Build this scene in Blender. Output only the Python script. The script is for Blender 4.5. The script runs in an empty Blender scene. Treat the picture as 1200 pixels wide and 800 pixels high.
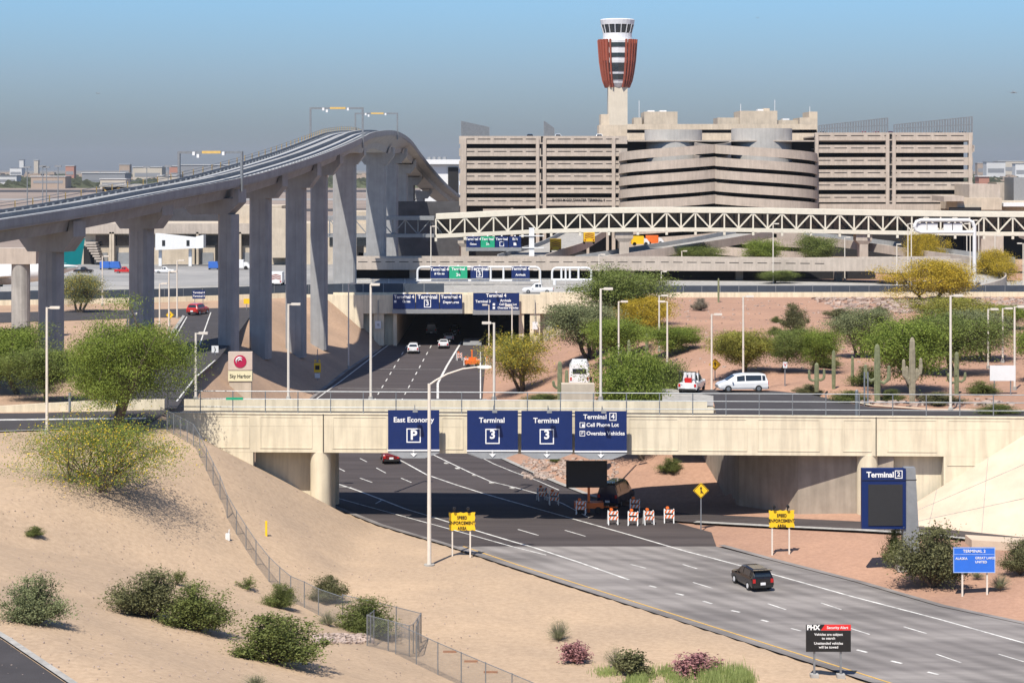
import bpy, math, random
import numpy as np
from mathutils import Vector as V, Matrix, Euler
R = math.radians; PI = math.pi
SC = bpy.context.scene; COL = SC.collection
# ---------------- camera, sky, sun, exposure ----------------
F, H, HY, CX = 2400.0, 31.0, 197.0, 600.0      # focal length (photo pixels), camera height, horizon row, centre column
cam = bpy.data.cameras.new('camera'); camo = bpy.data.objects.new('camera', cam); COL.objects.link(camo)
camo.location = (0, 0, H); camo.rotation_euler = (R(90), 0, 0)
cam.sensor_width = 36; cam.lens = 72; cam.shift_y = -(400-HY)/1200; cam.clip_start = 1; cam.clip_end = 40000
SC.camera = camo
SUN = V((0.22, 0.60, -1.0)).normalized()       # travel direction of sunlight
sl = bpy.data.lights.new('sun', 'SUN'); sl.energy = 5.0; sl.angle = R(0.53); sl.color = (1, .93, .82)
so = bpy.data.objects.new('sun', sl); COL.objects.link(so); so.rotation_euler = SUN.to_track_quat('-Z', 'Y').to_euler(); so.location = (0, 0, 120)
W = bpy.data.worlds.new('World'); SC.world = W; W.use_nodes = True
wn = W.node_tree; wn.nodes.clear()
wo = wn.nodes.new('ShaderNodeOutputWorld'); bg = wn.nodes.new('ShaderNodeBackground'); bg.inputs[1].default_value = .052
sk = wn.nodes.new('ShaderNodeTexSky'); sk.sky_type = 'NISHITA'; sk.sun_disc = False
sk.sun_elevation = math.asin(-SUN.z); sk.sun_rotation = math.atan2(-SUN.x, -SUN.y)
sk.air_density = 1.0; sk.dust_density = .6; sk.ozone_density = 3.0
tc = wn.nodes.new('ShaderNodeTexCoord'); sx = wn.nodes.new('ShaderNodeSeparateXYZ'); cr = wn.nodes.new('ShaderNodeValToRGB')
mp = wn.nodes.new('ShaderNodeMapRange'); mp.inputs[1].default_value = 0; mp.inputs[2].default_value = .16
wn.links.new(tc.outputs['Generated'], sx.inputs[0]); wn.links.new(sx.outputs[2], mp.inputs[0]); wn.links.new(mp.outputs[0], cr.inputs[0])
mu = wn.nodes.new('ShaderNodeMixRGB'); mu.blend_type = 'MULTIPLY'; mu.inputs[0].default_value = 1
e = cr.color_ramp.elements                       # the brown smog layer low over the valley
e[0].position = 0; e[0].color = (.77, .88, 1.17, 1); e[1].position = 1; e[1].color = (1.3, 1.5, 1.8, 1)
a = e.new(.12); a.color = (.79, .95, 1.29, 1); a = e.new(.28); a.color = (.98, 1.19, 1.60, 1); a = e.new(.5); a.color = (1.16, 1.56, 2.0, 1)
wn.links.new(sk.outputs[0], mu.inputs[1]); wn.links.new(cr.outputs[0], mu.inputs[2]); wn.links.new(mu.outputs[0], bg.inputs[0]); wn.links.new(bg.outputs[0], wo.inputs[0])
SC.view_settings.view_transform = 'Standard'; SC.view_settings.look = 'None'; SC.view_settings.exposure = 0.30; SC.view_settings.gamma = 1
SC.cycles.max_bounces = 4; SC.cycles.diffuse_bounces = 1; SC.cycles.transparent_max_bounces = 8
GR = 8.4                                         # airport grade above the sunken road

RD = math.atan2(-.855, .52)                      # heading of the sunken road in the foreground
# ---------------- materials ----------------
MATS = {}
def mat(name, col, rough=.8, var=.12, scale=2.0, bump=0.0, bscale=None, metal=0, col2=None, stretch=None, spec=.4, streak=0, coat=0, mixlo=.35, mixhi=.65, wheel=0):
    if name in MATS: return MATS[name]
    m = bpy.data.materials.new(name); m.use_nodes = True; nt = m.node_tree; N = nt.nodes; L = nt.links
    b = N['Principled BSDF']; b.inputs['Roughness'].default_value = rough; b.inputs['Metallic'].default_value = metal
    b.inputs['Specular IOR Level'].default_value = spec
    if coat: b.inputs['Coat Weight'].default_value = coat
    geo = N.new('ShaderNodeNewGeometry'); mpn = N.new('ShaderNodeMapping')
    L.new(geo.outputs['Position'], mpn.inputs[0])
    if stretch: mpn.inputs['Rotation'].default_value = (0, 0, stretch[0]); mpn.inputs['Scale'].default_value = stretch[1]
    no = N.new('ShaderNodeTexNoise'); no.inputs['Scale'].default_value = scale; no.inputs['Detail'].default_value = 6; no.inputs['Roughness'].default_value = .65
    L.new(mpn.outputs[0], no.inputs[0])
    c1 = [max(0, c*(1-var)) for c in col]; c2 = list(col2) if col2 else [min(1, c*(1+var)) for c in col]
    r = N.new('ShaderNodeValToRGB'); r.color_ramp.elements[0].position = mixlo; r.color_ramp.elements[1].position = mixhi
    r.color_ramp.elements[0].color = (*c1, 1); r.color_ramp.elements[1].color = (*c2, 1)
    L.new(no.outputs[0], r.inputs[0]); out = r.outputs[0]
    if streak:                                   # rain streaks and grime running down
        m2 = N.new('ShaderNodeMapping'); m2.inputs['Scale'].default_value = (1.3, 1.3, .12); L.new(geo.outputs['Position'], m2.inputs[0])
        n2 = N.new('ShaderNodeTexNoise'); n2.inputs['Scale'].default_value = 1.6; n2.inputs['Detail'].default_value = 5; L.new(m2.outputs[0], n2.inputs[0])
        r2 = N.new('ShaderNodeMapRange'); r2.inputs[1].default_value = .38; r2.inputs[2].default_value = .6; r2.inputs[3].default_value = 1-streak; r2.inputs[4].default_value = 1
        L.new(n2.outputs[0], r2.inputs[0]); mx = N.new('ShaderNodeMixRGB'); mx.blend_type = 'MULTIPLY'; mx.inputs[0].default_value = 1
        L.new(out, mx.inputs[1]); L.new(r2.outputs[0], mx.inputs[2]); out = mx.outputs[0]
    if wheel:                                    # tyre-polished wheel paths along the lanes
        m3 = N.new('ShaderNodeMapping'); m3.inputs['Rotation'].default_value = (0, 0, -RD); L.new(geo.outputs['Position'], m3.inputs[0]); s3_ = N.new('ShaderNodeSeparateXYZ'); L.new(m3.outputs[0], s3_.inputs[0])
        w1 = N.new('ShaderNodeMath'); w1.operation = 'MULTIPLY'; w1.inputs[1].default_value = 2*PI/1.85; L.new(s3_.outputs[1], w1.inputs[0]); w2 = N.new('ShaderNodeMath'); w2.operation = 'SINE'; L.new(w1.outputs[0], w2.inputs[0])
        n4 = N.new('ShaderNodeTexNoise'); n4.inputs['Scale'].default_value = .09; n4.inputs['Detail'].default_value = 4; L.new(geo.outputs['Position'], n4.inputs[0])
        w3 = N.new('ShaderNodeMath'); w3.operation = 'MULTIPLY_ADD'; w3.inputs[1].default_value = .10; w3.inputs[2].default_value = 0; L.new(w2.outputs[0], w3.inputs[0]); w4 = N.new('ShaderNodeMath'); w4.operation = 'ADD'; L.new(w3.outputs[0], w4.inputs[0]); L.new(n4.outputs[0], w4.inputs[1])
        r4 = N.new('ShaderNodeMapRange'); r4.inputs[1].default_value = .36; r4.inputs[2].default_value = .58; r4.inputs[3].default_value = 1-wheel; r4.inputs[4].default_value = 1; L.new(w4.outputs[0], r4.inputs[0])
        mx = N.new('ShaderNodeMixRGB'); mx.blend_type = 'MULTIPLY'; mx.inputs[0].default_value = 1; L.new(out, mx.inputs[1]); L.new(r4.outputs[0], mx.inputs[2]); out = mx.outputs[0]
    L.new(out, b.inputs['Base Color'])
    if bump:
        nb = N.new('ShaderNodeTexNoise'); nb.inputs['Scale'].default_value = bscale or scale*6; nb.inputs['Detail'].default_value = 4
        L.new(geo.outputs['Position'], nb.inputs[0]); bu = N.new('ShaderNodeBump'); bu.inputs['Strength'].default_value = bump; bu.inputs['Distance'].default_value = .08
        L.new(nb.outputs[0], bu.inputs['Height']); L.new(bu.outputs[0], b.inputs['Normal'])
    MATS[name] = m; return m
def leafmat(name, c1, c2, scale=1.2, trans=.25):
    m = bpy.data.materials.new(name); m.use_nodes = True; nt = m.node_tree; N = nt.nodes; L = nt.links
    b = N['Principled BSDF']; b.inputs['Roughness'].default_value = .65; b.inputs['Specular IOR Level'].default_value = .25
    geo = N.new('ShaderNodeNewGeometry'); no = N.new('ShaderNodeTexNoise'); no.inputs['Scale'].default_value = scale; no.inputs['Detail'].default_value = 3
    L.new(geo.outputs['Position'], no.inputs[0])
    wnz = N.new('ShaderNodeTexWhiteNoise'); wnz.noise_dimensions = '1D'; L.new(geo.outputs['Random Per Island'], wnz.inputs['W'])
    ad = N.new('ShaderNodeMath'); ad.operation = 'MULTIPLY_ADD'; ad.inputs[1].default_value = .26; L.new(wnz.outputs[0], ad.inputs[0]); L.new(no.outputs[0], ad.inputs[2])
    r = N.new('ShaderNodeValToRGB'); r.color_ramp.elements[0].position = .38; r.color_ramp.elements[1].position = .82
    r.color_ramp.elements[0].color = (*c1, 1); r.color_ramp.elements[1].color = (*c2, 1); L.new(ad.outputs[0], r.inputs[0]); L.new(r.outputs[0], b.inputs['Base Color'])
    t = N.new('ShaderNodeBsdfTranslucent'); L.new(r.outputs[0], t.inputs[0]); mx = N.new('ShaderNodeMixShader'); mx.inputs[0].default_value = trans
    L.new(b.outputs[0], mx.inputs[1]); L.new(t.outputs[0], mx.inputs[2]); L.new(mx.outputs[0], N['Material Output'].inputs[0])
    MATS[name] = m; return m
def emis(name, col, s):
    m = bpy.data.materials.new(name); m.use_nodes = True; b = m.node_tree.nodes['Principled BSDF']
    b.inputs['Base Color'].default_value = (*col, 1); b.inputs['Emission Color'].default_value = (*col, 1); b.inputs['Emission Strength'].default_value = s; MATS[name] = m; return m

M_cream = mat('cream_concrete', (.76, .67, .50), .85, .05, .7, .08, 9, streak=.17)
M_cream2 = mat('cream_slope_paving', (.60, .48, .37), .9, .10, .35, .1, 6)
M_conc = mat('grey_concrete', (.40, .385, .36), .85, .12, .5, .2, 8, streak=.22)
M_guide = mat('guideway_concrete', (.33, .335, .34), .85, .10, .4, .1, 6, streak=.10)
M_tan = mat('tan_concrete', (.49, .425, .365), .88, .08, .4, .1, 6, streak=.12)
M_tan2 = mat('tan_block', (.56, .48, .38), .88, .10, .5, streak=.1)
M_asph = mat('dark_asphalt', (.050, .041, .041), .85, .0, .25, .15, 12, col2=(.082, .068, .067), stretch=(-RD, (.25, 2.2, 1)))
M_asph2 = mat('grade_asphalt', (.055, .05, .052), .88, .12, .4, .15, 12)
M_pcc = mat('pale_road_concrete', (.165, .15, .145), .85, .0, .22, .1, 14, col2=(.30, .275, .26), stretch=(-RD, (.12, 1.3, 1)), mixlo=.32, mixhi=.6, wheel=.3)
M_apron = mat('apron_concrete', (.27, .27, .27), .85, .14, .05, col2=(.36, .35, .34))
M_white = mat('road_paint', (.64, .63, .60), .7, .35, 1.2)
M_yline = mat('yellow_road_paint', (.62, .38, .10), .7, .15, 3)
M_pole = mat('pale_painted_steel', (.72, .66, .58), .5, .05, 2)
M_steel = mat('galvanised_steel', (.26, .28, .30), .5, .12, 3, metal=.5)
M_grey = mat('grey_metal', (.30, .31, .32), .55, .08, 2, metal=.3)
M_navy = mat('navy_sign_sheet', (.006, .022, .115), .45, .05, 1.5)
M_blue = mat('bright_blue_sign_sheet', (.03, .16, .68), .45, .04, 1.5)
M_green = mat('green_sign_sheet', (.02, .36, .19), .45, .05, 1.5)
M_yel = mat('yellow_sign_sheet', (.90, .56, .02), .5, .04, 2)
M_black = mat('black_paint', (.015, .015, .016), .5, .1, 2)
M_void = mat('black_shade_and_marks', (.02, .02, .022), .9, .1, 1)  # near-black stands in for shade in openings; also joints and letters
M_wpaint = mat('white_paint', (.75, .76, .77), .4, .03, 2)
M_letter = mat('white_lettering', (.85, .85, .85), .5, .01, 2)
M_orange = mat('orange_plastic', (.80, .17, .03), .5, .05, 2)
M_glass = mat('dark_window_glass', (.02, .028, .035), .08, .1, 1, spec=.9)
M_rub = mat('tyre_rubber', (.02, .02, .02), .8, .1, 3)
M_red = mat('red_lens', (.5, .02, .02), .25, .05, 3)
M_stone = mat('riprap_stone', (.42, .33, .28), .9, .25, 1.1)
M_bark = mat('tree_bark', (.13, .10, .075), .9, .25, 3)
M_rust = mat('rust_red_steel', (.34, .085, .05), .6, .12, 2)

# ---------------- mesh building ----------------
def tag(o, label=None, cat=None, group=None, kind=None):
    if label: o['label'] = label
    if cat: o['category'] = cat
    if group: o['group'] = group
    if kind: o['kind'] = kind
    return o
def rootoff(p):
    off = V((0, 0, 0))
    while p: off += V(p.location); p = p.parent
    return off
class MB:
    def __init__(s): s.v = []; s.f = []
    def add(s, vs, fs):
        n = len(s.v); s.v += [tuple(q) for q in vs]; s.f += [tuple(i+n for i in f) for f in fs]; return s
    def hexa(s, p):   # 8 points: bottom 0-3, top 4-7
        return s.add(p, [(3, 2, 1, 0), (4, 5, 6, 7), (0, 1, 5, 4), (1, 2, 6, 5), (2, 3, 7, 6), (3, 0, 4, 7)])
    def box(s, c, d, rz=0):
        x, y, z = [q/2 for q in d]; ca, sa = math.cos(rz), math.sin(rz)
        return s.hexa([(c[0]+a*ca-b*sa, c[1]+a*sa+b*ca, c[2]+k) for k in (-z, z) for a, b in ((-x, -y), (x, -y), (x, y), (-x, y))])
    def tube(s, a, b, r0, r1=None, n=8, cap=True):
        a = V(a); b = V(b); r1 = r0 if r1 is None else r1; d = (b-a)
        if d.length < 1e-6: return s
        q = d.to_track_quat('Z', 'Y'); vs = []
        for c, r in ((a, r0), (b, r1)):
            for i in range(n):
                t = 2*PI*i/n; vs.append(c+q@V((r*math.cos(t), r*math.sin(t), 0)))
        fs = [(i, (i+1) % n, n+(i+1) % n, n+i) for i in range(n)]
        if cap: fs += [tuple(range(n-1, -1, -1)), tuple(range(n, 2*n))]
        return s.add(vs, fs)
    def path(s, pts, rs, n=8):
        pts = [V(p) for p in pts]; vs = []; fs = []
        if not hasattr(rs, '__len__'): rs = [rs]*len(pts)
        up = V((0.13, 1, .07)).normalized()
        for k, p in enumerate(pts):
            t = (pts[min(k+1, len(pts)-1)]-pts[max(k-1, 0)]).normalized(); u = up.cross(t)
            if u.length < .05: u = V((1, 0, 0)).cross(t)
            u.normalize(); w = t.cross(u)
            for i in range(n):
                a = 2*PI*i/n; vs.append(p+(u*math.cos(a)+w*math.sin(a))*rs[k])
        for k in range(len(pts)-1):
            for i in range(n): fs.append((k*n+i, k*n+(i+1) % n, (k+1)*n+(i+1) % n, (k+1)*n+i))
        fs += [tuple(range(n-1, -1, -1)), tuple((len(pts)-1)*n+i for i in range(n))]
        return s.add(vs, fs)
    def prism(s, poly, z0, z1):     # poly in xy, ccw
        n = len(poly); g0 = z0 if hasattr(z0, '__len__') else [z0]*n; g1 = z1 if hasattr(z1, '__len__') else [z1]*n
        vs = [(p[0], p[1], g0[i]) for i, p in enumerate(poly)]+[(p[0], p[1], g1[i]) for i, p in enumerate(poly)]
        return s.add(vs, [tuple(range(n-1, -1, -1)), tuple(range(n, 2*n))]+[(i, (i+1) % n, n+(i+1) % n, n+i) for i in range(n)])
    def xprism(s, poly, x0, x1, f0=1.0):    # poly in (y, z), extruded along x
        n = len(poly); vs = [(x0, p[0], p[1]) for p in poly]+[(x1, p[0], p[1]) for p in poly]
        return s.add(vs, [tuple(range(n-1, -1, -1)), tuple(range(n, 2*n))]+[(i, (i+1) % n, n+(i+1) % n, n+i) for i in range(n)])
    def loft(s, rings, closed=True, caps=True):
        n = len(rings[0]); vs = [p for r in rings for p in r]; fs = []
        for k in range(len(rings)-1):
            for i in range(n if closed else n-1): fs.append((k*n+i, k*n+(i+1) % n, (k+1)*n+(i+1) % n, (k+1)*n+i))
        if caps and closed: fs += [tuple(range(n-1, -1, -1)), tuple((len(rings)-1)*n+i for i in range(n))]
        return s.add(vs, fs)
    def lathe(s, prof, c=(0, 0, 0), n=24, a0=0, a1=2*PI):
        full = abs(a1-a0-2*PI) < 1e-6; k = n if full else n+1; vs = []; fs = []
        for r, z in prof:
            for i in range(k):
                t = a0+(a1-a0)*i/n; vs.append((c[0]+r*math.cos(t), c[1]+r*math.sin(t), c[2]+z))
        for j in range(len(prof)-1):
            for i in range(n): fs.append((j*k+i, j*k+(i+1) % k, (j+1)*k+(i+1) % k, (j+1)*k+i))
        return s.add(vs, fs)
    def build(s, name, m, parent=None, world=False, smooth=False):
        me = bpy.data.meshes.new(name); off = rootoff(parent) if (world and parent) else V((0, 0, 0))
        me.from_pydata([(q[0]-off.x, q[1]-off.y, q[2]-off.z) for q in s.v], [], s.f); me.materials.append(m)
        if smooth: me.polygons.foreach_set('use_smooth', [True]*len(me.polygons))
        me.update(); o = bpy.data.objects.new(name, me); COL.objects.link(o); o.parent = parent; return o
def thing(name, label, cat, loc=(0, 0, 0), rz=0, group=None, kind=None, sc=1):
    o = bpy.data.objects.new(name, None); COL.objects.link(o); o.location = loc; o.rotation_euler = (0, 0, rz); o.scale = (sc,)*3
    o.empty_display_size = .3; return tag(o, label, cat, group, kind)
def inst(o, parent, loc=(0, 0, 0), rz=0, name=None):     # another object on the same mesh
    c = o.copy(); COL.objects.link(c); c.parent = parent; c.location = loc; c.rotation_euler = (0, 0, rz); return c
def dup(root, loc=None, rz=None, label=None, sc=None, group=None):
    r = root.copy(); COL.objects.link(r)
    if loc is not None: r.location = loc
    if rz is not None: r.rotation_euler = (0, 0, rz)
    if sc is not None: r.scale = (sc,)*3 if not hasattr(sc, '__len__') else sc
    if label: r['label'] = label
    if group: r['group'] = group
    for ch in list(root.children):
        c = ch.copy(); COL.objects.link(c); c.parent = r
        for g in list(ch.children):
            d = g.copy(); COL.objects.link(d); d.parent = c
    return r
def text(name, s, size, m, parent, loc, rot=(PI/2, 0, 0), align='CENTER', depth=.012, sx=1.0, bold=0.0):
    cu = bpy.data.curves.new(name, 'FONT'); cu.body = s; cu.size = size; cu.align_x = align; cu.align_y = 'CENTER'; cu.extrude = depth; cu.offset = bold*size; cu.resolution_u = 3
    t = bpy.data.objects.new(name, cu); COL.objects.link(t)
    dg = bpy.context.evaluated_depsgraph_get(); me = bpy.data.meshes.new_from_object(t.evaluated_get(dg)); bpy.data.objects.remove(t); bpy.data.curves.remove(cu)
    me.materials.clear(); me.materials.append(m); o = bpy.data.objects.new(name, me); COL.objects.link(o); o.parent = parent; o.location = loc; o.rotation_euler = rot; o.scale = (sx, 1, 1); return o
# photo pixel + distance (or height) -> point in the place
def P(px, py, D): return V(((px-CX)*D/F, D, H-(py-HY)*D/F))
def G(px, py, z=0.0): return P(px, py, (H-z)*F/(py-HY))

# ---------------- terrain ----------------
BND = [(70, 45, 22, .28), (22.7, 122.6, 22, .28), (11.8, 142, 22, .28), (4, 153, 20, .30), (-4, 167, 10, .42), (-11.1, 178, 1.5, .55), (-16.8, 189.3, .5, .58),
       (-21, 205, .5, .55), (-24.5, 225, .6, .8), (-26.5, 250, .6, .9), (-26.8, 272, .6, .7), (-25, 315, .8, .6), (-22.7, 349, .5, .5), (-22.3, 372, .3, 1.5), (-22.3, 440, .3, 1.5),
       (10, 440, .3, 1.5), (10, 357.2, .2, .8), (8, 351, 1, .6), (0, 343, 1, .45), (-4.3, 330, 1, .35), (-4, 275, 1, .35), (-3.6, 240, 1, .3), (-2.3, 222, 1, .28), (0, 214.4, 1, .28), (4.2, 201.6, 1, .28), (7, 194, 1, .28),
       (11, 191, 1, .28), (18.6, 189.5, .5, .35), (20.9, 187, .3, 3), (25.8, 181.4, .3, 3), (33.5, 180.2, .3, 3), (62, 179, .3, 3), (80, 172, 1, .4), (110, 60, 3, .3)]
BN = np.array(BND)
def corridor(x, y):
    """signed distance to the sunken corridor (negative inside), with the bank's toe offset and slope at the nearest edge"""
    x = np.asarray(x, float); y = np.asarray(y, float); best = np.full(x.shape, 1e9); A = np.zeros(x.shape); S = np.zeros(x.shape); ins = np.zeros(x.shape, bool); n = len(BN)
    for i in range(n):
        x0, y0, a0, s0 = BN[i]; x1, y1, a1, s1 = BN[(i+1) % n]; dx, dy = x1-x0, y1-y0
        t = np.clip(((x-x0)*dx+(y-y0)*dy)/(dx*dx+dy*dy), 0, 1); d = np.hypot(x-x0-t*dx, y-y0-t*dy); k = d < best
        best = np.where(k, d, best); A = np.where(k, a0+(a1-a0)*t, A); S = np.where(k, s0+(s1-s0)*t, S)
        c = ((y0 > y) != (y1 > y)) & (x < (x1-x0)*(y-y0)/((y1-y0) if abs(y1-y0) > 1e-9 else 1e-9)+x0); ins ^= c
    return np.where(ins, -best, best), A, S
def hz(x, y):
    x = np.asarray(x, float); y = np.asarray(y, float); d, A, S = corridor(x, y); do = np.maximum(d, 0)
    z = np.minimum(do, A)*.015+np.maximum(do-A, 0)*S
    dr = (x-20.3)*.848+(y-162.3)*.53
    verge = .08*np.clip(dr-.5-np.maximum(0, (y-162)*.25), 0, 12)*(x > 8)*(y < 190)
    z = z+verge
    k = np.exp(-np.maximum(GR-z, 0)**2/.5)*.12*np.where(z < GR, 1, 0)
    z = np.minimum(z, GR)-k
    # gentle unevenness on the banks and far mounds
    u = .10*np.sin(x*.17+1)*np.sin(y*.13)+.04*np.sin(x*.5+y*.3+np.sin(x*.2))
    z = z+u*np.clip((do-2)/6, 0, 1)*np.clip((GR-z)/1.0, 0, 1)
    return z
def hz1(x, y): return float(hz(np.array([x]), np.array([y]))[0])
def T(px, py, d0=85, d1=700):     # where the ray through a photo pixel meets the terrain
    D = np.arange(d0, d1, .25); X = (px-CX)*D/F; Z = H-(py-HY)*D/F; g = hz(X, D)-Z; i = int(np.argmax(g > 0))
    return V((X[i], D[i], float(hz(X[i:i+1], D[i:i+1])[0])))
def axis(segs):
    out = [segs[0][0]]
    for a, b, s in segs:
        n = max(1, int(round((b-a)/s))); out += list(np.linspace(a, b, n+1)[1:])
    return np.array(out)
gx = axis([(-9000, -3000, 1500), (-3000, -600, 400), (-600, -200, 50), (-200, -70, 5), (-70, 60, 1.0), (60, 130, 3), (130, 400, 30), (400, 3000, 400), (3000, 9000, 1500)])
gy = axis([(-400, 60, 40), (60, 82, 4), (82, 300, 1.0), (300, 380, 1.5), (380, 460, 3), (460, 900, 40), (900, 4000, 400), (4000, 16000, 2000)])
GX, GY = np.meshgrid(gx, gy); GZ = hz(GX, GY)
dd, _, _ = corridor(GX, GY); GZ = np.where(dd < 1.0, GZ-.13, GZ)
nx, ny = len(gx), len(gy); me = bpy.data.meshes.new('ground')
idx = np.arange(nx*ny).reshape(ny, nx); q = np.stack([idx[:-1, :-1], idx[:-1, 1:], idx[1:, 1:], idx[1:, :-1]], -1).reshape(-1, 4)
me.from_pydata(np.stack([GX, GY, GZ], -1).reshape(-1, 3).tolist(), [], q.tolist())
me.polygons.foreach_set('use_smooth', [True]*len(me.polygons))
# two soils: pale tan decomposed granite on the near left bank, redder granite elsewhere
drg = (GX-10)*.855+(GY-150)*.52
soil = np.clip((drg+3)/6, 0, 1); soil = np.where((GY > 186) & (GX < -15), .42, soil); soil = np.where(GY > 460, .25, soil)
soil = np.where((GY > 182) & (GX < -24) & (GX > -70) & (GY < 340), .40, soil)
ca = me.color_attributes.new('soil', 'FLOAT_COLOR', 'POINT'); cc = np.ones((nx*ny, 4)); cc[:, 0] = soil.reshape(-1); cc[:, 1] = cc[:, 0]; cc[:, 2] = cc[:, 0]; ca.data.foreach_set('color', cc.reshape(-1))
def soilmat():
    m = bpy.data.materials.new('desert_gravel'); m.use_nodes = True; nt = m.node_tree; N = nt.nodes; L = nt.links; b = N['Principled BSDF']
    b.inputs['Roughness'].default_value = .95; b.inputs['Specular IOR Level'].default_value = .15
    at = N.new('ShaderNodeVertexColor'); at.layer_name = 'soil'; geo = N.new('ShaderNodeNewGeometry')
    def noise(sc, det, ro=.6):
        n = N.new('ShaderNodeTexNoise'); n.inputs['Scale'].default_value = sc; n.inputs['Detail'].default_value = det; n.inputs['Roughness'].default_value = ro; L.new(geo.outputs['Position'], n.inputs[0]); return n.outputs[0]
    mx = N.new('ShaderNodeMixRGB'); L.new(at.outputs[0], mx.inputs[0]); mx.inputs[1].default_value = (.49, .375, .265, 1); mx.inputs[2].default_value = (.43, .27, .195, 1)
    r1 = N.new('ShaderNodeValToRGB'); r1.color_ramp.elements[0].position = .35; r1.color_ramp.elements[1].position = .68; r1.color_ramp.elements[0].color = (.84, .83, .84, 1); r1.color_ramp.elements[1].color = (1.06, 1.03, 1.0, 1); L.new(noise(.09, 5), r1.inputs[0])
    m1 = N.new('ShaderNodeMixRGB'); m1.blend_type = 'MULTIPLY'; m1.inputs[0].default_value = 1; L.new(mx.outputs[0], m1.inputs[1]); L.new(r1.outputs[0], m1.inputs[2])
    r2 = N.new('ShaderNodeValToRGB'); r2.color_ramp.elements[0].position = .36; r2.color_ramp.elements[1].position = .62; r2.color_ramp.elements[0].color = (.80, .77, .75, 1); r2.color_ramp.elements[1].color = (1.10, 1.09, 1.08, 1); L.new(noise(2.6, 8, .75), r2.inputs[0])
    m2 = N.new('ShaderNodeMixRGB'); m2.blend_type = 'MULTIPLY'; m2.inputs[0].default_value = .75; L.new(m1.outputs[0], m2.inputs[1]); L.new(r2.outputs[0], m2.inputs[2])
    L.new(m2.outputs[0], b.inputs['Base Color'])
    bu = N.new('ShaderNodeBump'); bu.inputs['Strength'].default_value = .25; bu.inputs['Distance'].default_value = .05; L.new(noise(6, 8, .8), bu.inputs['Height']); L.new(bu.outputs[0], b.inputs['Normal'])
    return m
me.materials.append(soilmat()); go = bpy.data.objects.new('ground', me); COL.objects.link(go); tag(go, 'tan and reddish desert gravel ground with banks falling to the sunken road', kind='structure')

# ---------------- roads ----------------
def struct(mb, name, m, label=None, world=True):
    o = mb.build(name, m, None); o['kind'] = 'structure'
    if label: o['label'] = label
    return o
def poly(mb, pts, z=None, dz=0):      # thin slab over a polygon lying on a plane
    mb.add([(p[0], p[1], (p[2] if z is None else z)+dz) for p in pts], [tuple(range(len(pts)))])
def ribbon(mb, pts, w, dz=.05, step=2.0, drape=True):
    pts = [V(p) for p in pts]; out = []
    for a, b in zip(pts[:-1], pts[1:]):
        n = max(1, int((b-a).length/step))
        for i in range(n): out.append(a.lerp(b, i/n))
    out.append(pts[-1]); vs = []; fs = []
    for i, p in enumerate(out):
        t = (out[min(i+1, len(out)-1)]-out[max(i-1, 0)]); t.z = 0; t.normalize(); nrm = V((-t.y, t.x, 0))
        for s_ in (-w/2, w/2):
            q = p+nrm*s_; vs.append((q.x, q.y, (hz1(q.x, q.y) if drape else p.z)+dz))
    for i in range(len(out)-1): fs.append((2*i, 2*i+2, 2*i+3, 2*i+1))
    mb.add(vs, fs)
def g2(l, z=0): return [G(a, b, z) for a, b in l]
Lft = [(-11.1, 178), (-16.8, 189.3), (-21, 205), (-24.5, 225), (-26.5, 250), (-26.8, 275), (-25, 315), (-22.7, 349), (-22.3, 372), (-22.3, 440)]
Rgt = [(3, 440), (-4.8, 440), (-4.8, 349), (-4.3, 330), (-4, 275), (-3.6, 240), (-2.3, 222), (0, 214.4), (4.2, 201.6), (7, 194), (10, 188), (14, 180), (17, 174.5)]
def edgeL(y): return (160-y)*.52/.855         # left pavement edge, foreground
J = 168.0
mb = MB(); poly(mb, [(edgeL(J), J)]+[(-11.1, 178)]+Lft[1:]+Rgt+[(20.3-(J-162.3)*.62, J)], 0.0); struct(mb, 'main_road', M_asph, 'dark asphalt sunken road passing under the bridge')
re = [(20.3-(J-162.3)*.62, J), (20.3, 162.3), (25.6, 153.7), (30.2, 145), (34.8, 139.3), (53, 110), (75, 75)]
mb = MB(); poly(mb, list(reversed(re))+[(edgeL(J), J), (0, 160), (edgeL(75), 75)], 0.0); struct(mb, 'concrete_road', M_pcc, 'pale grey concrete pavement of the sunken road in the foreground')
# kerb gutters along both pavement edges
mb = MB(); pl = [(edgeL(75)-.25, 75, 0), (-.25, 160, 0), (-5.5, 169, 0), (-11.4, 178, 0), (-17.1, 189.3, 0), (-21.3, 205, 0), (-24.8, 225, 0), (-26.8, 250, 0), (-27.1, 275, 0), (-25.3, 315, 0), (-23, 349, 0)]
ribbon(mb, pl, .55, .035, 3, False); struct(mb, 'kerb', M_pcc)
mb = MB(); ribbon(mb, [(75.3, 75, 0), (53.3, 110, 0), (35.1, 139.4, 0), (30.5, 145.2, 0), (25.9, 153.9, 0), (20.6, 162.5, 0), (17.2, 168.5, 0)], .6, .03, 3, False); struct(mb, 'kerb', M_pcc)
mb = MB(); ribbon(mb, [(-3.7, 275, 0), (-3.3, 240, 0), (-2, 222.3, 0), (.3, 214.8, 0), (4.5, 202, 0), (7.3, 194.4, 0), (9, 191.5, 0)], .6, .045, 3, False); struct(mb, 'kerb', M_conc)
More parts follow.
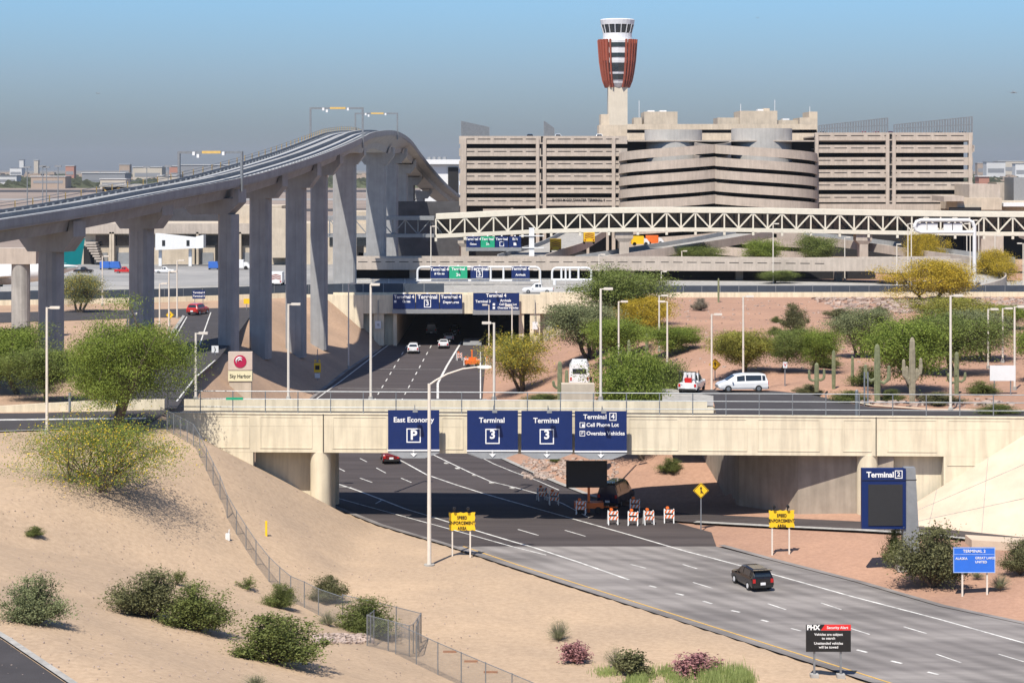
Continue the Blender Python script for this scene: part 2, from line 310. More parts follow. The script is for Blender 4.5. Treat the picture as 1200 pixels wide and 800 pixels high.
# exit ramp lane running in front of the abutment, then away to the right
RAMP = [(9, 187, 0), (15, 181.5, 0), (22, 177.2, 0), (29, 173, 0), (36, 168.3, 0), (46, 161.5, 0), (62, 150, 0)]
mb = MB(); ribbon(mb, RAMP, 3.4, .05, 1.0); struct(mb, 'ramp_road', M_asph, 'narrow ramp lane in front of the bridge abutment')
mb = MB(); ribbon(mb, [(16, 179.0, 0), (22.3, 175, 0), (29, 171, 0), (36, 166.4, 0), (46, 159.6, 0), (62, 148, 0)], .7, .10, 1.0); struct(mb, 'kerb', M_conc)

# painted markings
mk = MB()
def line(l, w=.15, m=mk, z=.012): ribbon(m, [V((p.x, p.y, 0)) for p in g2(l)], w, z, 4, False)
line([(450, 533), (471, 540), (500, 556), (532, 567), (565, 577.5), (600, 587.5), (680, 610), (740, 627), (805, 646), (832, 653), (870, 663), (900, 671), (1000, 699), (1100, 725), (1200, 753), (1290, 777)], .2)
line([(495, 527), (507.5, 532.5), (525, 541), (550, 553), (575, 564), (600, 570), (630, 578), (660, 590), (690, 606)], .17)
line([(557, 532), (578, 543), (600, 552), (630, 563), (655, 574)], .14)
line([(387, 564), (415, 573), (447, 585), (475, 596), (505, 605), (550, 619), (600, 634), (625, 641), (680, 659), (737, 679)], .22)
line([(387, 581), (430, 593), (470, 604), (525, 619), (600, 640), (640, 650)], .16)
for l in [((739, 661), (757, 665.5)), ((800, 661), (817, 666)), ((812, 682), (835, 689)), ((927, 736), (939, 739)), ((900, 707), (921, 714)), ((997, 736), (1019, 743)), ((1059, 734), (1086, 742)), ((962, 706), (986, 714)),
          ((1097, 766), (1126, 776)), ((1170, 766), (1200, 775)), ((607, 620), (631, 627)), ((662, 621), (686, 628)), ((422, 537), (430, 541)), ((394, 547), (404, 552)), ((441, 548), (452, 554)), ((422, 560), (436, 565)), ((470, 560), (482, 565))]: line(l, .14)
for l in [((761, 686), (769, 688)), ((792, 695), (801, 697)), ((824, 704), (834, 707)), ((857, 715), (867, 717)), ((892, 726), (900, 728)), ((1004, 761), (1016, 764)), ((1044, 774), (1057, 777)), ((1087, 787), (1100, 790))]: line(l, .24)
line([(387, 571), (400, 570), (412, 571)], .14); line([(440, 590), (447, 586)], .14)
# road beyond the bridge
line([(371, 467), (400, 446), (447, 410), (470, 394)], .18); line([(513, 467), (513, 449), (524, 428), (541, 400)], .32); line([(563, 467), (563, 430), (563, 412)], .16)
for a, b in (((438, 470), (480, 400)), ((470, 470), (508, 400))):
    for i in range(9):
        t0 = (i/9)**1.0; t1 = t0+.045; line([(a[0]+(b[0]-a[0])*t, a[1]+(b[1]-a[1])*t) for t in (t0, t1)], .15)
line([(430, 432), (517, 433)], .14); line([(396, 455), (512, 456)], .14)
struct(mk, 'lane_marking', M_white, 'white painted lane lines on the sunken road')
yk = MB(); ribbon(yk, [(edgeL(75)+.55, 75, 0), (.55, 160, 0), (-4, 168, 0)], .17, .014, 4, False); struct(yk, 'lane_marking', M_yline, 'orange yellow edge line along the near side of the concrete road')
# raised lane buttons beside the curving line
bt = MB()
for x, y in [(523, 544), (536, 550), (556, 558), (576, 567), (600, 573)]: p = G(x, y-1); bt.box((p.x, p.y, .05), (.5, .3, .09), RD)
tag(bt.build('lane_buttons', M_white), 'white raised lane buttons along curving line under the bridge', 'lane button', kind='stuff')
# roads at grade
def flat(name, pts, z, m, label=None):
    mb = MB(); poly(mb, pts, z); return struct(mb, name, m, label)
Z1 = GR+.05
flat('deck_approach_road', [(-32, 191.3), (-32, 181.3), (-36, 177.5), (-44, 175.3), (-70, 172), (-140, 168), (-140, 184), (-70, 187.5), (-44, 188.5)], GR+.08, M_asph2, 'dark asphalt road leading onto the bridge from the left')
flat('kerb', [(-36, 177.3), (-44, 175.0), (-70, 171.6), (-140, 167.6), (-140, 168), (-70, 172), (-44, 175.4), (-36, 177.7)], GR+.12, M_conc)
flat('crossing_road', [P(840, 484, 187).xy, P(1205, 488, 179).xy, (120, 168), (120, 183), P(1205, 482, 189.5).xy, P(1090, 480, 190.6).xy, P(1020, 477, 193.5).xy, G(985, 470, Z1).xy, G(950, 462, Z1).xy, G(905, 457.5, Z1).xy, G(860, 457, Z1).xy, G(800, 456, Z1).xy, G(760, 452, Z1).xy, G(760, 458, Z1).xy, G(815, 464, Z1).xy, G(836, 470, Z1).xy], Z1, M_asph2, 'dark asphalt crossing road behind the bridge on the right')
mb = MB(); ribbon(mb, [(p.x, p.y, 0) for p in [G(836, 454, GR), G(905, 456.5, GR), G(950, 461, GR), G(985, 469, GR), G(1020, 476, GR), P(1090, 479, 191), P(1205, 481, 190)]], .5, .16, 3); struct(mb, 'kerb', M_cream)
flat('pavement', [G(776, 474, Z1).xy, G(836, 476, Z1).xy, G(836, 464, Z1).xy, G(800, 459, Z1).xy, G(776, 452, Z1).xy], Z1+.04, M_conc, 'pale concrete pavement corner behind the bridge parapet')
flat('left_ramp_road', [G(100, 478, Z1).xy, G(207, 478, Z1).xy, G(228, 445, Z1).xy, G(254, 422, Z1).xy, G(272, 400, Z1).xy, G(292, 372, Z1).xy, G(296, 360, Z1).xy, G(0, 366, Z1).xy, (-140, 300), (-140, 285), G(0, 378, Z1).xy, G(217, 371, Z1).xy, G(198, 402, Z1).xy, G(160, 440, Z1).xy], Z1, M_asph2, 'grey asphalt side road climbing away on the left')
wk = MB()
def line8(l, w=.16): ribbon(wk, [V((p.x, p.y, Z1)) for p in g2(l, Z1)], w, .012, 4, False)
line8([(207, 470), (228, 443), (252, 422)]); line8([(234, 404), (240, 386), (247, 366)]); line8([(211, 404), (226, 404)]); line8([(202, 401), (219, 371)])
ribbon(wk, [(-140, 178, GR+.08), (-70, 181, GR+.08), (-44, 183.5, GR+.08), (-33, 184.5, GR+.08)], .9, .012, 4, False)
struct(wk, 'lane_marking', M_white, 'white painted lines on the roads at grade')
flat('kerb', [G(196, 403, Z1).xy, G(217, 371, Z1).xy, G(214, 370, Z1).xy, G(192, 402, Z1).xy], GR+.16, M_conc)
flat('grade_road', [(-160, 372), (-160, 392), (-20, 411), (260, 411), (260, 366), (12, 366), (-24, 366)], Z1, M_conc, 'pale grey road running behind the long screened fence')
flat('apron', [(-700, 352), (-26, 395), (-26, 520), (-700, 520)], Z1+.03, M_apron, 'pale concrete aircraft apron behind the guideway columns')
M_field = mat('airfield_dirt', (.27, .215, .18), .95, .14, .01)
flat('airfield', [(-4000, 522), (-36, 522), (600, 700), (3000, 2300), (-4500, 2300)], GR+.02, M_field, 'flat dusty airfield ground beyond the terminal')
flat('far_ground', [(-9000, 2300), (9000, 2300), (9000, 15500), (-9000, 15500)], GR+.04, mat('far_city_ground', (.20, .18, .14), .95, .3, .002))
# taxiways and runway strips far off to the left
for x0, x1, y0, y1, m_ in [(-900, 60, 760, 800, M_apron), (-1200, 100, 1050, 1120, M_asph2), (-1500, 200, 1420, 1500, M_apron), (-2000, 400, 1900, 2100, M_asph2), (-2500, 500, 2500, 2700, M_apron)]:
    flat('runway', [(x0, y0), (x1, y0+20), (x1, y1+20), (x0, y1)], Z1, m_)
# ---------------- road bridge over the sunken road ----------------
def fy(x): return 179.3-.045*x
def slab(mb, x0, x1, o0, o1, z0, z1):
    return mb.hexa([(x, fy(x)+o, z) for z in (z0, z1) for x, o in ((x0, o0), (x1, o0), (x1, o1), (x0, o1))])
def bx(px): return (px-CX)*179.5/F
BR = thing('road_bridge', 'cream concrete road bridge carrying blue overhead signs over the sunken road', 'bridge', (0, 180, 0))
XL, XR = bx(192), 62.0; XC1, XC2 = bx(374), bx(1015)
m = MB(); slab(m, XL, XR, .13, .9, 6.0, 8.32); slab(m, XL, XR, 9.6, 10.2, 6.0, 8.3)
for o in (2.6, 4.4, 6.2, 8.0): slab(m, XL, XR, o, o+.5, 6.3, 8.0)
m.build('girder', M_cream, BR, True)
m = MB(); slab(m, XL, XR, .3, 10.3, 8.0, 8.45); m.build('deck', M_conc, BR, True)
m = MB(); slab(m, XL, XR, 1.0, 9.7, 8.45, 8.5); m.build('carriageway', M_asph2, BR, True)
m = MB(); slab(m, XL, XR, .12, .5, 8.3, 9.35); slab(m, XL, XR, .06, .56, 9.35, 9.45); m.build('near_parapet', M_cream, BR, True)
m = MB(); slab(m, XL, bx(840), 9.9, 10.3, 8.4, 9.5); slab(m, bx(840), bx(848), 9.9, 10.3, 8.4, 9.0); m.build('far_parapet', M_cream, BR, True)
joints = [bx(q) for q in (378, 1023)]
for a, b in [(212, 293), (301, 367), (387, 455), (515, 545), (734, 796), (803, 876), (884, 960), (983, 1020), (1034, 1095), (1103, 1180)]:
    m = MB(); x0, x1 = bx(a)+.15, bx(b)-.15; z1 = 9.15; z0 = 6.35 if b < 1100 else 5.2
    # raised frame round a sunk field
    for q in ((x0, x1, z1-.07, z1), (x0, x1, z0, z0+.07), (x0, x0+.09, z0+.07, z1-.07), (x1-.09, x1, z0+.07, z1-.07)): slab(m, q[0], q[1], .09, .2, q[2], q[3])
    m.build('panel', M_cream, BR, True)
for x in joints:
    m = MB(); slab(m, x-.03, x+.03, .05, .24, 6.05, 9.4); m.build('expansion_joint', M_void, BR, True)
for i, x in enumerate((XC1, XC2)):
    for o in (1.0, 5.2, 9.3):
        m = MB(); m.tube((x, fy(x)+o, -.4), (x, fy(x)+o, 6.05), .92, n=36); m.build('column', M_cream, BR, True)
    m = MB(); slab(m, x-.5, x+.5, 1.5, 9.0, 5.4, 6.3); m.build('cap_beam', M_cream, BR, True)
# left abutment: wing wall and recessed wall under the deck
m = MB(); slab(m, XL, bx(295), .14, 1.2, 2.5, 8.3); m.build('wing_wall', M_cream, BR, True)
m = MB(); slab(m, bx(294), bx(384), 2.4, 3.0, 0, 6.0); m.build('abutment_wall', M_cream, BR, True)
# right: wing wall, recessed wall, long retaining wall running back
m = MB(); slab(m, bx(1101), XR, .14, 1.2, -.5, 8.3); m.build('wing_wall', M_cream, BR, True)
m = MB(); slab(m, bx(1022), bx(1101), 1.2, 1.9, -.5, 6.0); m.build('abutment_wall', M_cream, BR, True)
Wl = [(33.2, 178.2), (25.2, 180.3), (20.6, 186), (18.2, 201.5)]
m = MB()
for (a, b) in zip(Wl[:-1], Wl[1:]):
    a = V((*a, 0)); b = V((*b, 0)); t = (b-a).normalized(); n_ = V((t.y, -t.x, 0)); n_ = n_ if n_.x > 0 or n_.y > 0 else -n_
    if n_.x < 0: n_ = -n_
    m.prism([a.xy, (a+n_*.7).xy, (b+n_*.7).xy, b.xy], -.5, 8.0)
m.build('retaining_wall', mat('shade_darkened_wall', (.36, .305, .245), .9, .12, .5, streak=.15), BR, True)  # concrete darkened to deepen the shade under the deck; streaks are grime
m = MB(); m.box((18.7, 201.7, 4.0), (1.0, .6, 8.4), 0); m.build('wall_end', M_cream, BR, True)
m = MB(); x = bx(819); m.path([(18.0, 201.2, 7.6), (18.0, 201.2, 4.6), (16.9, 200, 2.6)], .07, 6); m.build('drain_pipe', M_black, BR, True)
# railing on the near parapet
def railing(name, x0, x1, o, zb, zt, rails, sp, m_):
    mb = MB(); ps = []
    n = int((x1-x0)/sp)
    for z in rails: mb.tube((x0, fy(x0)+o, z), (x1, fy(x1)+o, z), .045, n=6)
    r = mb.build(name, m_, BR, True)
    mp_ = MB(); mp_.tube((0, 0, zb), (0, 0, zt), .05, n=6); first = None
    for i in range(n+1):
        x = x0+(x1-x0)*i/n
        if first is None: first = mp_.build('rail_post', m_, BR); c = first
        else: c = inst(first, BR)
        c.location = V((x, fy(x)+o, 0))-rootoff(BR)
railing('railing', XL+.1, XR, .34, 9.4, 11.35, (9.95, 10.65, 11.33), 2.85, M_steel)
# slope paving in front of the right wing wall
ru = MB(); n = 14; A0, A1 = V((31.4, 171.6, .25)), V((62, 154, 1.5)); 
vs = []
for i in range(n+1):
    t = i/n; lo = A0.lerp(V((46, 166, .9)), t); x = 33.6+(49-33.6)*t; hi = V((x, fy(x)+.2, .9+(x-33.6)*.64))
    for j in range(7):
        s_ = j/6; p = lo.lerp(hi, s_); vs.append((p.x, p.y, p.z+.12+.35*math.sin(PI*s_)*t))
ru.add(vs, [(i*7+j, (i+1)*7+j, (i+1)*7+j+1, i*7+j+1) for i in range(n) for j in range(6)])
sp = tag(ru.build('slope_paving', M_cream2, None, smooth=True), 'smooth cream concrete slope paving beside the right bridge abutment', 'slope paving')
for k in (3, 7, 11):
    j_ = MB(); j_.path([V(vs[k*7+j])+V((0, 0, .01)) for j in range(7)], .03, 5); j_.build('control_joint', M_conc, sp)
for k in (2, 4):
    j_ = MB(); j_.path([V(vs[i*7+k])+V((0, 0, .01)) for i in range(n+1)], .03, 5); j_.build('control_joint', M_conc, sp)
bw = MB(); bw.hexa([(x, y, z) for z in (.2, 1.5) for x, y in ((36.5, 162.6), (48, 158.6), (48, 161), (36.5, 165))]); tag(bw.build('low_wall', M_cream2), 'low cream concrete wall at the foot of the slope paving', 'wall')
# low cream wall along the far side of the left approach road
lw = MB(); pts = [(-32.4, 190.9), (-38, 190.6), (-44, 190), (-50, 189.2), (-60, 187.9)]; hs = [1.05, 1.0, .75, .45, .2]
for i in range(4):
    (x0, y0), (x1, y1) = pts[i], pts[i+1]; lw.hexa([(x0, y0, GR-.1), (x1, y1, GR-.1), (x1, y1+.4, GR-.1), (x0, y0+.4, GR-.1), (x0, y0, GR+hs[i]), (x1, y1, GR+hs[i+1]), (x1, y1+.4, GR+hs[i+1]), (x0, y0+.4, GR+hs[i])])
tag(lw.build('low_wall', M_cream), 'low cream wall tapering down beside the left approach road', 'wall')

# ---------------- overhead signs hung on the bridge ----------------
def arrow_down(mb, x, z, s, y):
    for a, b in (((-.11*s, .2*s), (.11*s, .55*s)),): mb.box((x, y, z+(a[1]+b[1])/2), (b[0]-a[0], .02, b[1]-a[1]))
    mb.add([(x-.42*s, y-.01, z+.12*s), (x, y-.01, z-.35*s), (x+.42*s, y-.01, z+.12*s), (x+.11*s, y-.01, z+.08*s), (x+.11*s, y-.01, z+.3*s), (x-.11*s, y-.01, z+.3*s), (x-.11*s, y-.01, z+.08*s)], [(0, 1, 3, 6), (1, 2, 3), (6, 3, 4, 5)])
def frame_sq(mb, x, z, w, h, t, y):
    for q in ((x, z+h/2, w+t, t), (x, z-h/2, w+t, t), (x-w/2, z, t, h-t), (x+w/2, z, t, h-t)): mb.box((q[0], y, q[1]), (q[2], .02, q[3]))
def bridge_sign(px0, px1, label, kind):
    x0, x1 = bx(px0)*.985, bx(px1)*.985; w = x1-x0; xc = (x0+x1)/2; y = fy(xc)-1.35; z0, z1 = 6.5, 9.95
    t = thing('overhead_sign', label, 'sign', (xc, y, 0), 0, 'blue overhead signs hung on the bridge')
    m = MB(); m.box((0, 0, (z0+z1)/2), (w, .12, z1-z0)); m.build('sign_panel', M_navy, t)
    m = MB(); m.box((0, -.01, z0-.04), (w+.06, .16, .12)); m.build('lower_edge', M_letter, t)
    m = MB(); m.xprism([(0, 0), (0, 0)], 0, 0) if 0 else None
    m.add([(-w/2, -.02, z0-.1), (w/2, -.02, z0-.1), (w/2, -.02, z0-.28), (w*.22, -.10, z0-.72), (-w*.22, -.10, z0-.72), (-w/2, -.02, z0-.28)] +
          [(-w/2, .5, z0-.1), (w/2, .5, z0-.1), (w/2, .5, z0-.28), (w*.22, .5, z0-.72), (-w*.22, .5, z0-.72), (-w/2, .5, z0-.28)],
          [(5, 4, 3, 2, 1, 0), (6, 7, 8, 9, 10, 11), (0, 1, 7, 6), (1, 2, 8, 7), (2, 3, 9, 8), (3, 4, 10, 9), (4, 5, 11, 10), (5, 0, 6, 11)])
    m.build('catwalk', M_grey, t)
    for q in (-w*.42, w*.42): m = MB(); m.box((q, .72, z1-.8), (.1, 1.3, .1)); m.box((q, .72, z0+.4), (.1, 1.3, .1)); m.box((q, .1, (z0+z1)/2), (.1, .08, z1-z0-.2)); m.build('bracket', M_steel, t)
    m = MB(); m.path([(.1, .1, z1-.1), (.1, -.2, z1+.45), (.15, -1.1, z1+.25)], .035, 6); m.build('lamp_arm', M_steel, t)
    m = MB(); m.box((.2, -1.2, z1+.08), (.42, .5, .22)); m.build('lamp', M_grey, t)
    m = MB(); arrow_down(m, 0, z0-.36, .72, -.13); m.build('arrow', M_letter, t)
    yl = -.075
    if kind == 'P':
        text('lettering', 'East Economy', .62, M_letter, t, (0, yl, z1-.85), bold=.02)
        m = MB(); frame_sq(m, 0, 7.75, 1.15, 1.15, .09, yl); m.build('sign_border', M_letter, t); text('lettering', 'P', 1.15, M_letter, t, (0, yl, 7.76), bold=.03)
    elif kind == '3':
        text('lettering', 'Terminal', .62, M_letter, t, (-.05, yl, z1-.85), bold=.02)
        m = MB(); frame_sq(m, 0, 7.72, 1.15, 1.22, .09, yl); m.build('sign_border', M_letter, t); text('lettering', '3', 1.05, M_letter, t, (0, yl, 7.85), bold=.03)
    else:
        text('lettering', 'Terminal', .56, M_letter, t, (-.5, yl, z1-.5), bold=.02)
        m = MB(); frame_sq(m, 1.05, z1-.48, .55, .62, .06, yl); m.build('sign_border', M_letter, t); text('lettering', '4', .6, M_letter, t, (1.05, yl, z1-.48), bold=.02)
        text('lettering', 'Cell Phone Lot', .46, M_letter, t, (-1.25, yl, 8.75), align='LEFT', bold=.02); text('lettering', 'Oversize Vehicles', .46, M_letter, t, (-1.25, yl, 8.02), align='LEFT', bold=.02)
        m = MB(); frame_sq(m, -1.6, 8.02, .42, .42, .05, yl); frame_sq(m, -1.6, 8.75, .42, .42, .05, yl); m.box((-1.53, yl, 8.7), (.2, .02, .24)); m.build('sign_border', M_letter, t); text('lettering', 'P', .4, M_letter, t, (-1.6, yl, 8.03))
bridge_sign(453.5, 514, 'blue East Economy parking sign, leftmost on the bridge', 'P')
bridge_sign(547, 607, 'blue Terminal 3 sign on bridge, beside the East Economy sign', '3')
bridge_sign(611, 671, 'blue Terminal 3 sign on bridge, beside the Cell Phone Lot sign', '3')
bridge_sign(674, 735, 'blue Terminal 4 sign listing Cell Phone Lot and Oversize Vehicles', '4')
# ---------------- people-mover guideway on tall columns ----------------
PTH = [(-88, 120, 23.6), (-75, 160, 24.0), (-62, 196, 24.6), (-51.2, 225, 26.3), (-44.6, 245, 27.9), (-38.6, 262, 29.4), (-34.8, 280, 31.0), (-31.6, 300, 32.8), (-29.6, 322, 34.6), (-29.2, 346, 36.0), (-29.3, 370, 37.1), (-28.6, 400, 38.0), (-27.9, 430, 38.2), (-27.3, 470, 37.0), (-26.8, 510, 34.2), (-25.4, 560, 30.0), (-22.5, 620, 24.5), (-18, 680, 19.5), (-12, 740, 16.5)]
def catmull(pts, per):
    out = []; n = len(pts)
    for i in range(n-1):
        p0, p1, p2, p3 = [V(pts[max(0, min(n-1, i+k))]) for k in (-1, 0, 1, 2)]
        for j in range(per):
            t = j/per; out.append(.5*((2*p1)+(-p0+p2)*t+(2*p0-5*p1+4*p2-p3)*t*t+(-p0+3*p1-3*p2+p3)*t**3))
    out.append(V(pts[-1])); return out
GP = catmull(PTH, 5)
def gfr(i):
    t = GP[min(i+1, len(GP)-1)]-GP[max(i-1, 0)]; t.z = 0; t.normalize(); return V((t.y, -t.x, 0))    # to the right of travel
def sweep(mb, sect, i0=0, i1=None, dz=None):
    i1 = len(GP) if i1 is None else i1; rings = []
    for i in range(i0, i1):
        r = gfr(i); k = dz(i) if dz else 0
        rings.append([GP[i]+r*x+V((0, 0, z+(k if z < -.9 else 0))) for x, z in sect])
    mb.loft(rings)
def gat(D):
    i = min(range(len(GP)), key=lambda k: abs(GP[k].y-D)); return i
GW = thing('elevated_guideway', 'long grey concrete train guideway humped over the airport on tall columns', 'guideway', (-52, 225, 0))
HW = 4.15
def deep(i): y = GP[i].y; return -1.9*math.exp(-((y-428)/34)**2)-1.0*math.exp(-((y-372)/16)**2)
m = MB(); sweep(m, [(-HW, -.35), (-HW, -.75), (-2.5, -1.15), (-2.1, -2.3), (2.1, -2.3), (2.5, -1.15), (HW, -.75), (HW, -.35)], dz=deep); m.build('deck_girder', M_guide, GW, True)
for s_ in (-1, 1):
    m = MB(); sweep(m, [(s_*HW-.12, -.5), (s_*HW+.12, -.5), (s_*HW+.12, .35), (s_*HW-.12, .35)]); m.build('edge_beam', M_guide, GW, True)
M_rail = mat('guideway_running_pad', (.40, .41, .42), .8, .06, 1)
M_railb = mat('guide_rail_blue_steel', (.12, .145, .19), .5, .1, 2, metal=.3)
for x in (-2.75, -1.25, 1.25, 2.75):
    m = MB(); sweep(m, [(x-.3, -.36), (x+.3, -.36), (x+.3, .06), (x-.3, .06)]); m.build('running_plinth', M_rail, GW, True)
for x in (-2.0, 2.0):
    m = MB(); sweep(m, [(x-.09, -.3), (x+.09, -.3), (x+.09, .12), (x-.09, .12)]); m.build('guide_rail', M_railb, GW, True)
m = MB(); sweep(m, [(-.35, -.36), (.35, -.36), (.35, .45), (-.35, .45)]); m.build('centre_walkway', M_guide, GW, True)
def L_at(s_):     # point and frame at arc length
    pass
cum = [0]
for a_, b_ in zip(GP[:-1], GP[1:]): cum.append(cum[-1]+(b_-a_).length)
def at_arc(s_):
    i = max(0, min(len(GP)-2, int(np.searchsorted(cum, s_))-1)); t = (s_-cum[i])/(cum[i+1]-cum[i]); return GP[i].lerp(GP[i+1], t), gfr(i), i
# black rail chairs, yellow emergency rail posts
ch = MB(); yp = MB()
for k in range(int(cum[-1]/1.6)):
    p, r, i = at_arc(k*1.6)
    for x in (-3.3, 3.3): q = p+r*x; ch.box((q.x, q.y, q.z+.08), (.22, .7, .34))
tag(ch.build('rail_chairs', M_steel, GW, True), kind='stuff')
M_ypost = mat('yellow_rail_post', (.62, .42, .14), .6, .08, 2)
pp = MB(); pp.box((0, 0, .45), (.1, .1, 1.3)); ypf = None
for k in range(int(cum[-1]/3.6)):
    p, r, i = at_arc(k*3.6)
    if p.y < 180: continue
    for x in (-4.12,):
        q = p+r*x
        if ypf is None: ypf = pp.build('handrail_post', M_ypost, GW); c = ypf
        else: c = inst(ypf, GW)
        c.location = q-GW.location
for z in (.7, 1.05):
    m = MB(); m.path([GP[i]+gfr(i)*-4.12+V((0, 0, z)) for i in range(10, len(GP))], .035, 4); m.build('handrail', M_steel, GW, True)
# supports: (photo column, D, width, shape)
def pier(px, D, w, dep, capw, caph, off=0, lab=''):
    i = gat(D); c = GP[i]; X = (px-CX)*D/F; rr = gfr(i); cz = c.z-2.3+deep(i); base = hz1(X, D)-.4 if D < 352 else min(hz1(X, D)-.3, GR)
    a = math.atan2(rr.y, rr.x)
    t = thing('guideway_pier', lab, 'pier', (X, D, base), a, 'concrete piers carrying the train guideway')
    m = MB(); zt = cz-caph-base
    pr = [(-w/2+.35, -dep/2), (w/2-.35, -dep/2), (w/2, -dep/2+.35), (w/2, dep/2-.35), (w/2-.35, dep/2), (-w/2+.35, dep/2), (-w/2, dep/2-.35), (-w/2, -dep/2+.35)]
    m.prism(pr, 0, zt); m.build('column', M_guide, t)
    m = MB(); k = .30*w
    m.prism([(-k*.25, -dep/2-.03), (k*.25, -dep/2-.03), (k*.25, -dep/2+.05), (-k*.25, -dep/2+.05)], .5, zt-.3)
    m.build('column_rib', M_guide, t)
    m = MB(); cw = capw/2; o = off
    m.loft([[(-cw*.62+o, y, zt-.02), (cw*.62+o, y, zt-.02), (cw+o, y, zt+caph*.75), (cw+o, y, zt+caph+1.2), (cw*.86+o, y, zt+caph+1.2), (cw*.8+o, y, zt+caph+.02), (-cw*.8+o, y, zt+caph+.02), (-cw*.86+o, y, zt+caph+1.2), (-cw+o, y, zt+caph+1.2), (-cw+o, y, zt+caph*.75)] for y in (-dep/2-.12, dep/2+.12)])
    m.build('cap', M_guide, t); return t
pier(60, 227, 2.3, 2.3, 7.2, 2.2, 0, 'shaded grey guideway pier standing among trees, leftmost in view')
pier(166, 248, 2.5, 2.4, 7.2, 2.2, 0, 'shaded grey guideway pier right of the big left tree')
pier(268, 262, 2.25, 2.2, 8.2, 2.0, -2.2, 'grey guideway pier beside the crimson bird welcome sign')
pier(305.5, 283, 2.7, 2.4, 7.0, 2.2, 0, 'broad shaded guideway pier just right of the welcome sign')
pier(347, 302, 2.75, 2.5, 7.0, 2.4, 0, 'shaded guideway pier with a light pole just in front')
pier(374, 322, 2.5, 2.5, 7.0, 2.4, 0, 'shaded guideway pier nearest the yellow speed feedback sign')
pier(404, 374, 4.1, 3.0, 7.4, 2.2, 0, 'massive half sunlit guideway pier left of the tunnel portal')
pier(441, 424, 4.0, 3.0, 7.4, 2.4, 0, 'massive half sunlit guideway pier under the crest of the hump')
for px, D, w in ((459, 466, 2.9), (471, 508, 2.8), (480, 548, 2.8), (492, 590, 2.8), (506, 640, 2.8)):
    pier(px, D, w, 2.6, 7.0, 2.2, 0, {459: 'first pier behind the crest of the guideway hump', 471: 'second pier behind the crest of the guideway hump', 480: 'third pier behind the crest, beside the truss bridge end', 492: 'fourth pier behind the crest of the guideway hump', 506: 'last pier of the guideway near the parking garage'}[px])
# utility pipe on the pier right of the tree
tp = MB(); tp.tube((bx(178)*252/179.5, 249, 8), (bx(178)*252/179.5, 249, 25.5), .18, n=8); tag(tp.build('drain_pipe', M_grey), 'thin grey pipe running up beside the pier right of the tree', 'pipe')
def gantry(D, hgt, lab, yel=True):
    i = gat(D); c = GP[i]; r = gfr(i); a = math.atan2(r.y, r.x); t = thing('guideway_gantry', lab, 'gantry', c, a, 'steel frames standing over the guideway')
    m_ = M_steel
    for s_ in (-1, 1): m = MB(); m.box((s_*4.35, 0, hgt/2-.7), (.3, .3, hgt+1.4)); m.build('post', m_, t)
    m = MB(); m.box((0, 0, hgt), (9.0, .25, .3)); m.build('beam', m_, t)
    m = MB(); m.box((0.2, 0, hgt+.02), (2.6, .3, .34)); m.build('yellow_beam_section', M_ypost, t)
    mm = MB(); mm.box((0, 0, 0), (.35, .35, .45)); b0 = mm.build('signal_box', M_wpaint, t); b0.location = (-2.2, -.1, hgt-.15); inst(b0, t, (1.9, -.1, hgt-.15)); inst(b0, t, (-1.6, -.1, hgt-.45))
gantry(262, 3.6, 'steel gantry frame over the lower left part of the guideway')
gantry(341, 5.2, 'tall steel gantry frame at the crest of the guideway')
gantry(426, 4.0, 'steel gantry frame just beyond the guideway crest')
# unfinished pier at the left edge
t = thing('guideway_pier', 'lone sunlit round column with a tan block cap at left edge', 'pier', (-65, 271, 8.0)); t['group'] = 'concrete piers carrying the train guideway'
m = MB(); m.tube((0, 0, 0), (0, 0, 10.4), 1.22, n=20); m.build('column', M_conc, t, smooth=False)
m = MB(); m.box((-1.0, 0, 11.4), (6.6, 2.6, 2.1)); m.build('cap', M_tan, t)

# ---------------- tunnel portal and the road deck over it ----------------
PT = thing('tunnel_portal', 'cream and grey concrete portal where the sunken road enters the underpass', 'tunnel portal', (-10, 358, 0))
def PX(px, D=358): return (px-CX)*D/F
def wbox(name, x0, x1, y0, y1, z0, z1, m_, parent):
    m = MB(); m.hexa([(x, y, z) for z in (z0, z1) for x, y in ((x0, y0), (x1, y0), (x1, y1), (x0, y1))]); return m.build(name, m_, parent, True)
wbox('lintel', PX(426), PX(640), 357.6, 358.8, 5.6, 8.9, M_cream, PT)
wbox('roof_slab', PX(420), PX(706), 358.8, 440, 6.4, 8.3, M_conc, PT)
wbox('left_wall', PX(426)-2, PX(465), 359.2, 430, -.2, 6.4, M_cream, PT)
wbox('column', PX(438), PX(450), 357.9, 359.1, 0, 5.6, M_cream, PT)
wbox('column', PX(461), PX(465), 357.8, 359, 0, 5.6, M_cream, PT)
wbox('column', PX(608), PX(614), 357.8, 359, -.2, 5.6, M_cream, PT)
wbox('column', PX(621), PX(633), 357.8, 359, -.2, 5.6, M_cream, PT)
wbox('wing_wall', PX(336), PX(426), 357.7, 358.8, 3, 8.9, M_cream, PT)
# right wing: wall with a recessed opening
wbox('wing_wall', PX(663), PX(706), 357.7, 358.8, -.2, 9.3, M_cream, PT)
wbox('wing_wall', PX(633), PX(663), 357.7, 358.8, 5.9, 9.3, M_cream, PT)
wbox('recessed_wall', PX(633), PX(663), 359.3, 359.8, -.2, 5.9, M_tan2, PT)
wbox('back_wall', PX(465), PX(640), 428, 429, -.2, 6.4, M_void, PT)  # near-black wall gives the tunnel its darkness by colour
wbox('right_wall', PX(640), PX(644), 359, 430, -.2, 6.4, M_conc, PT)
wbox('near_parapet', PX(390), PX(606), 358.9, 359.3, 8.3, 9.2, M_cream, PT)
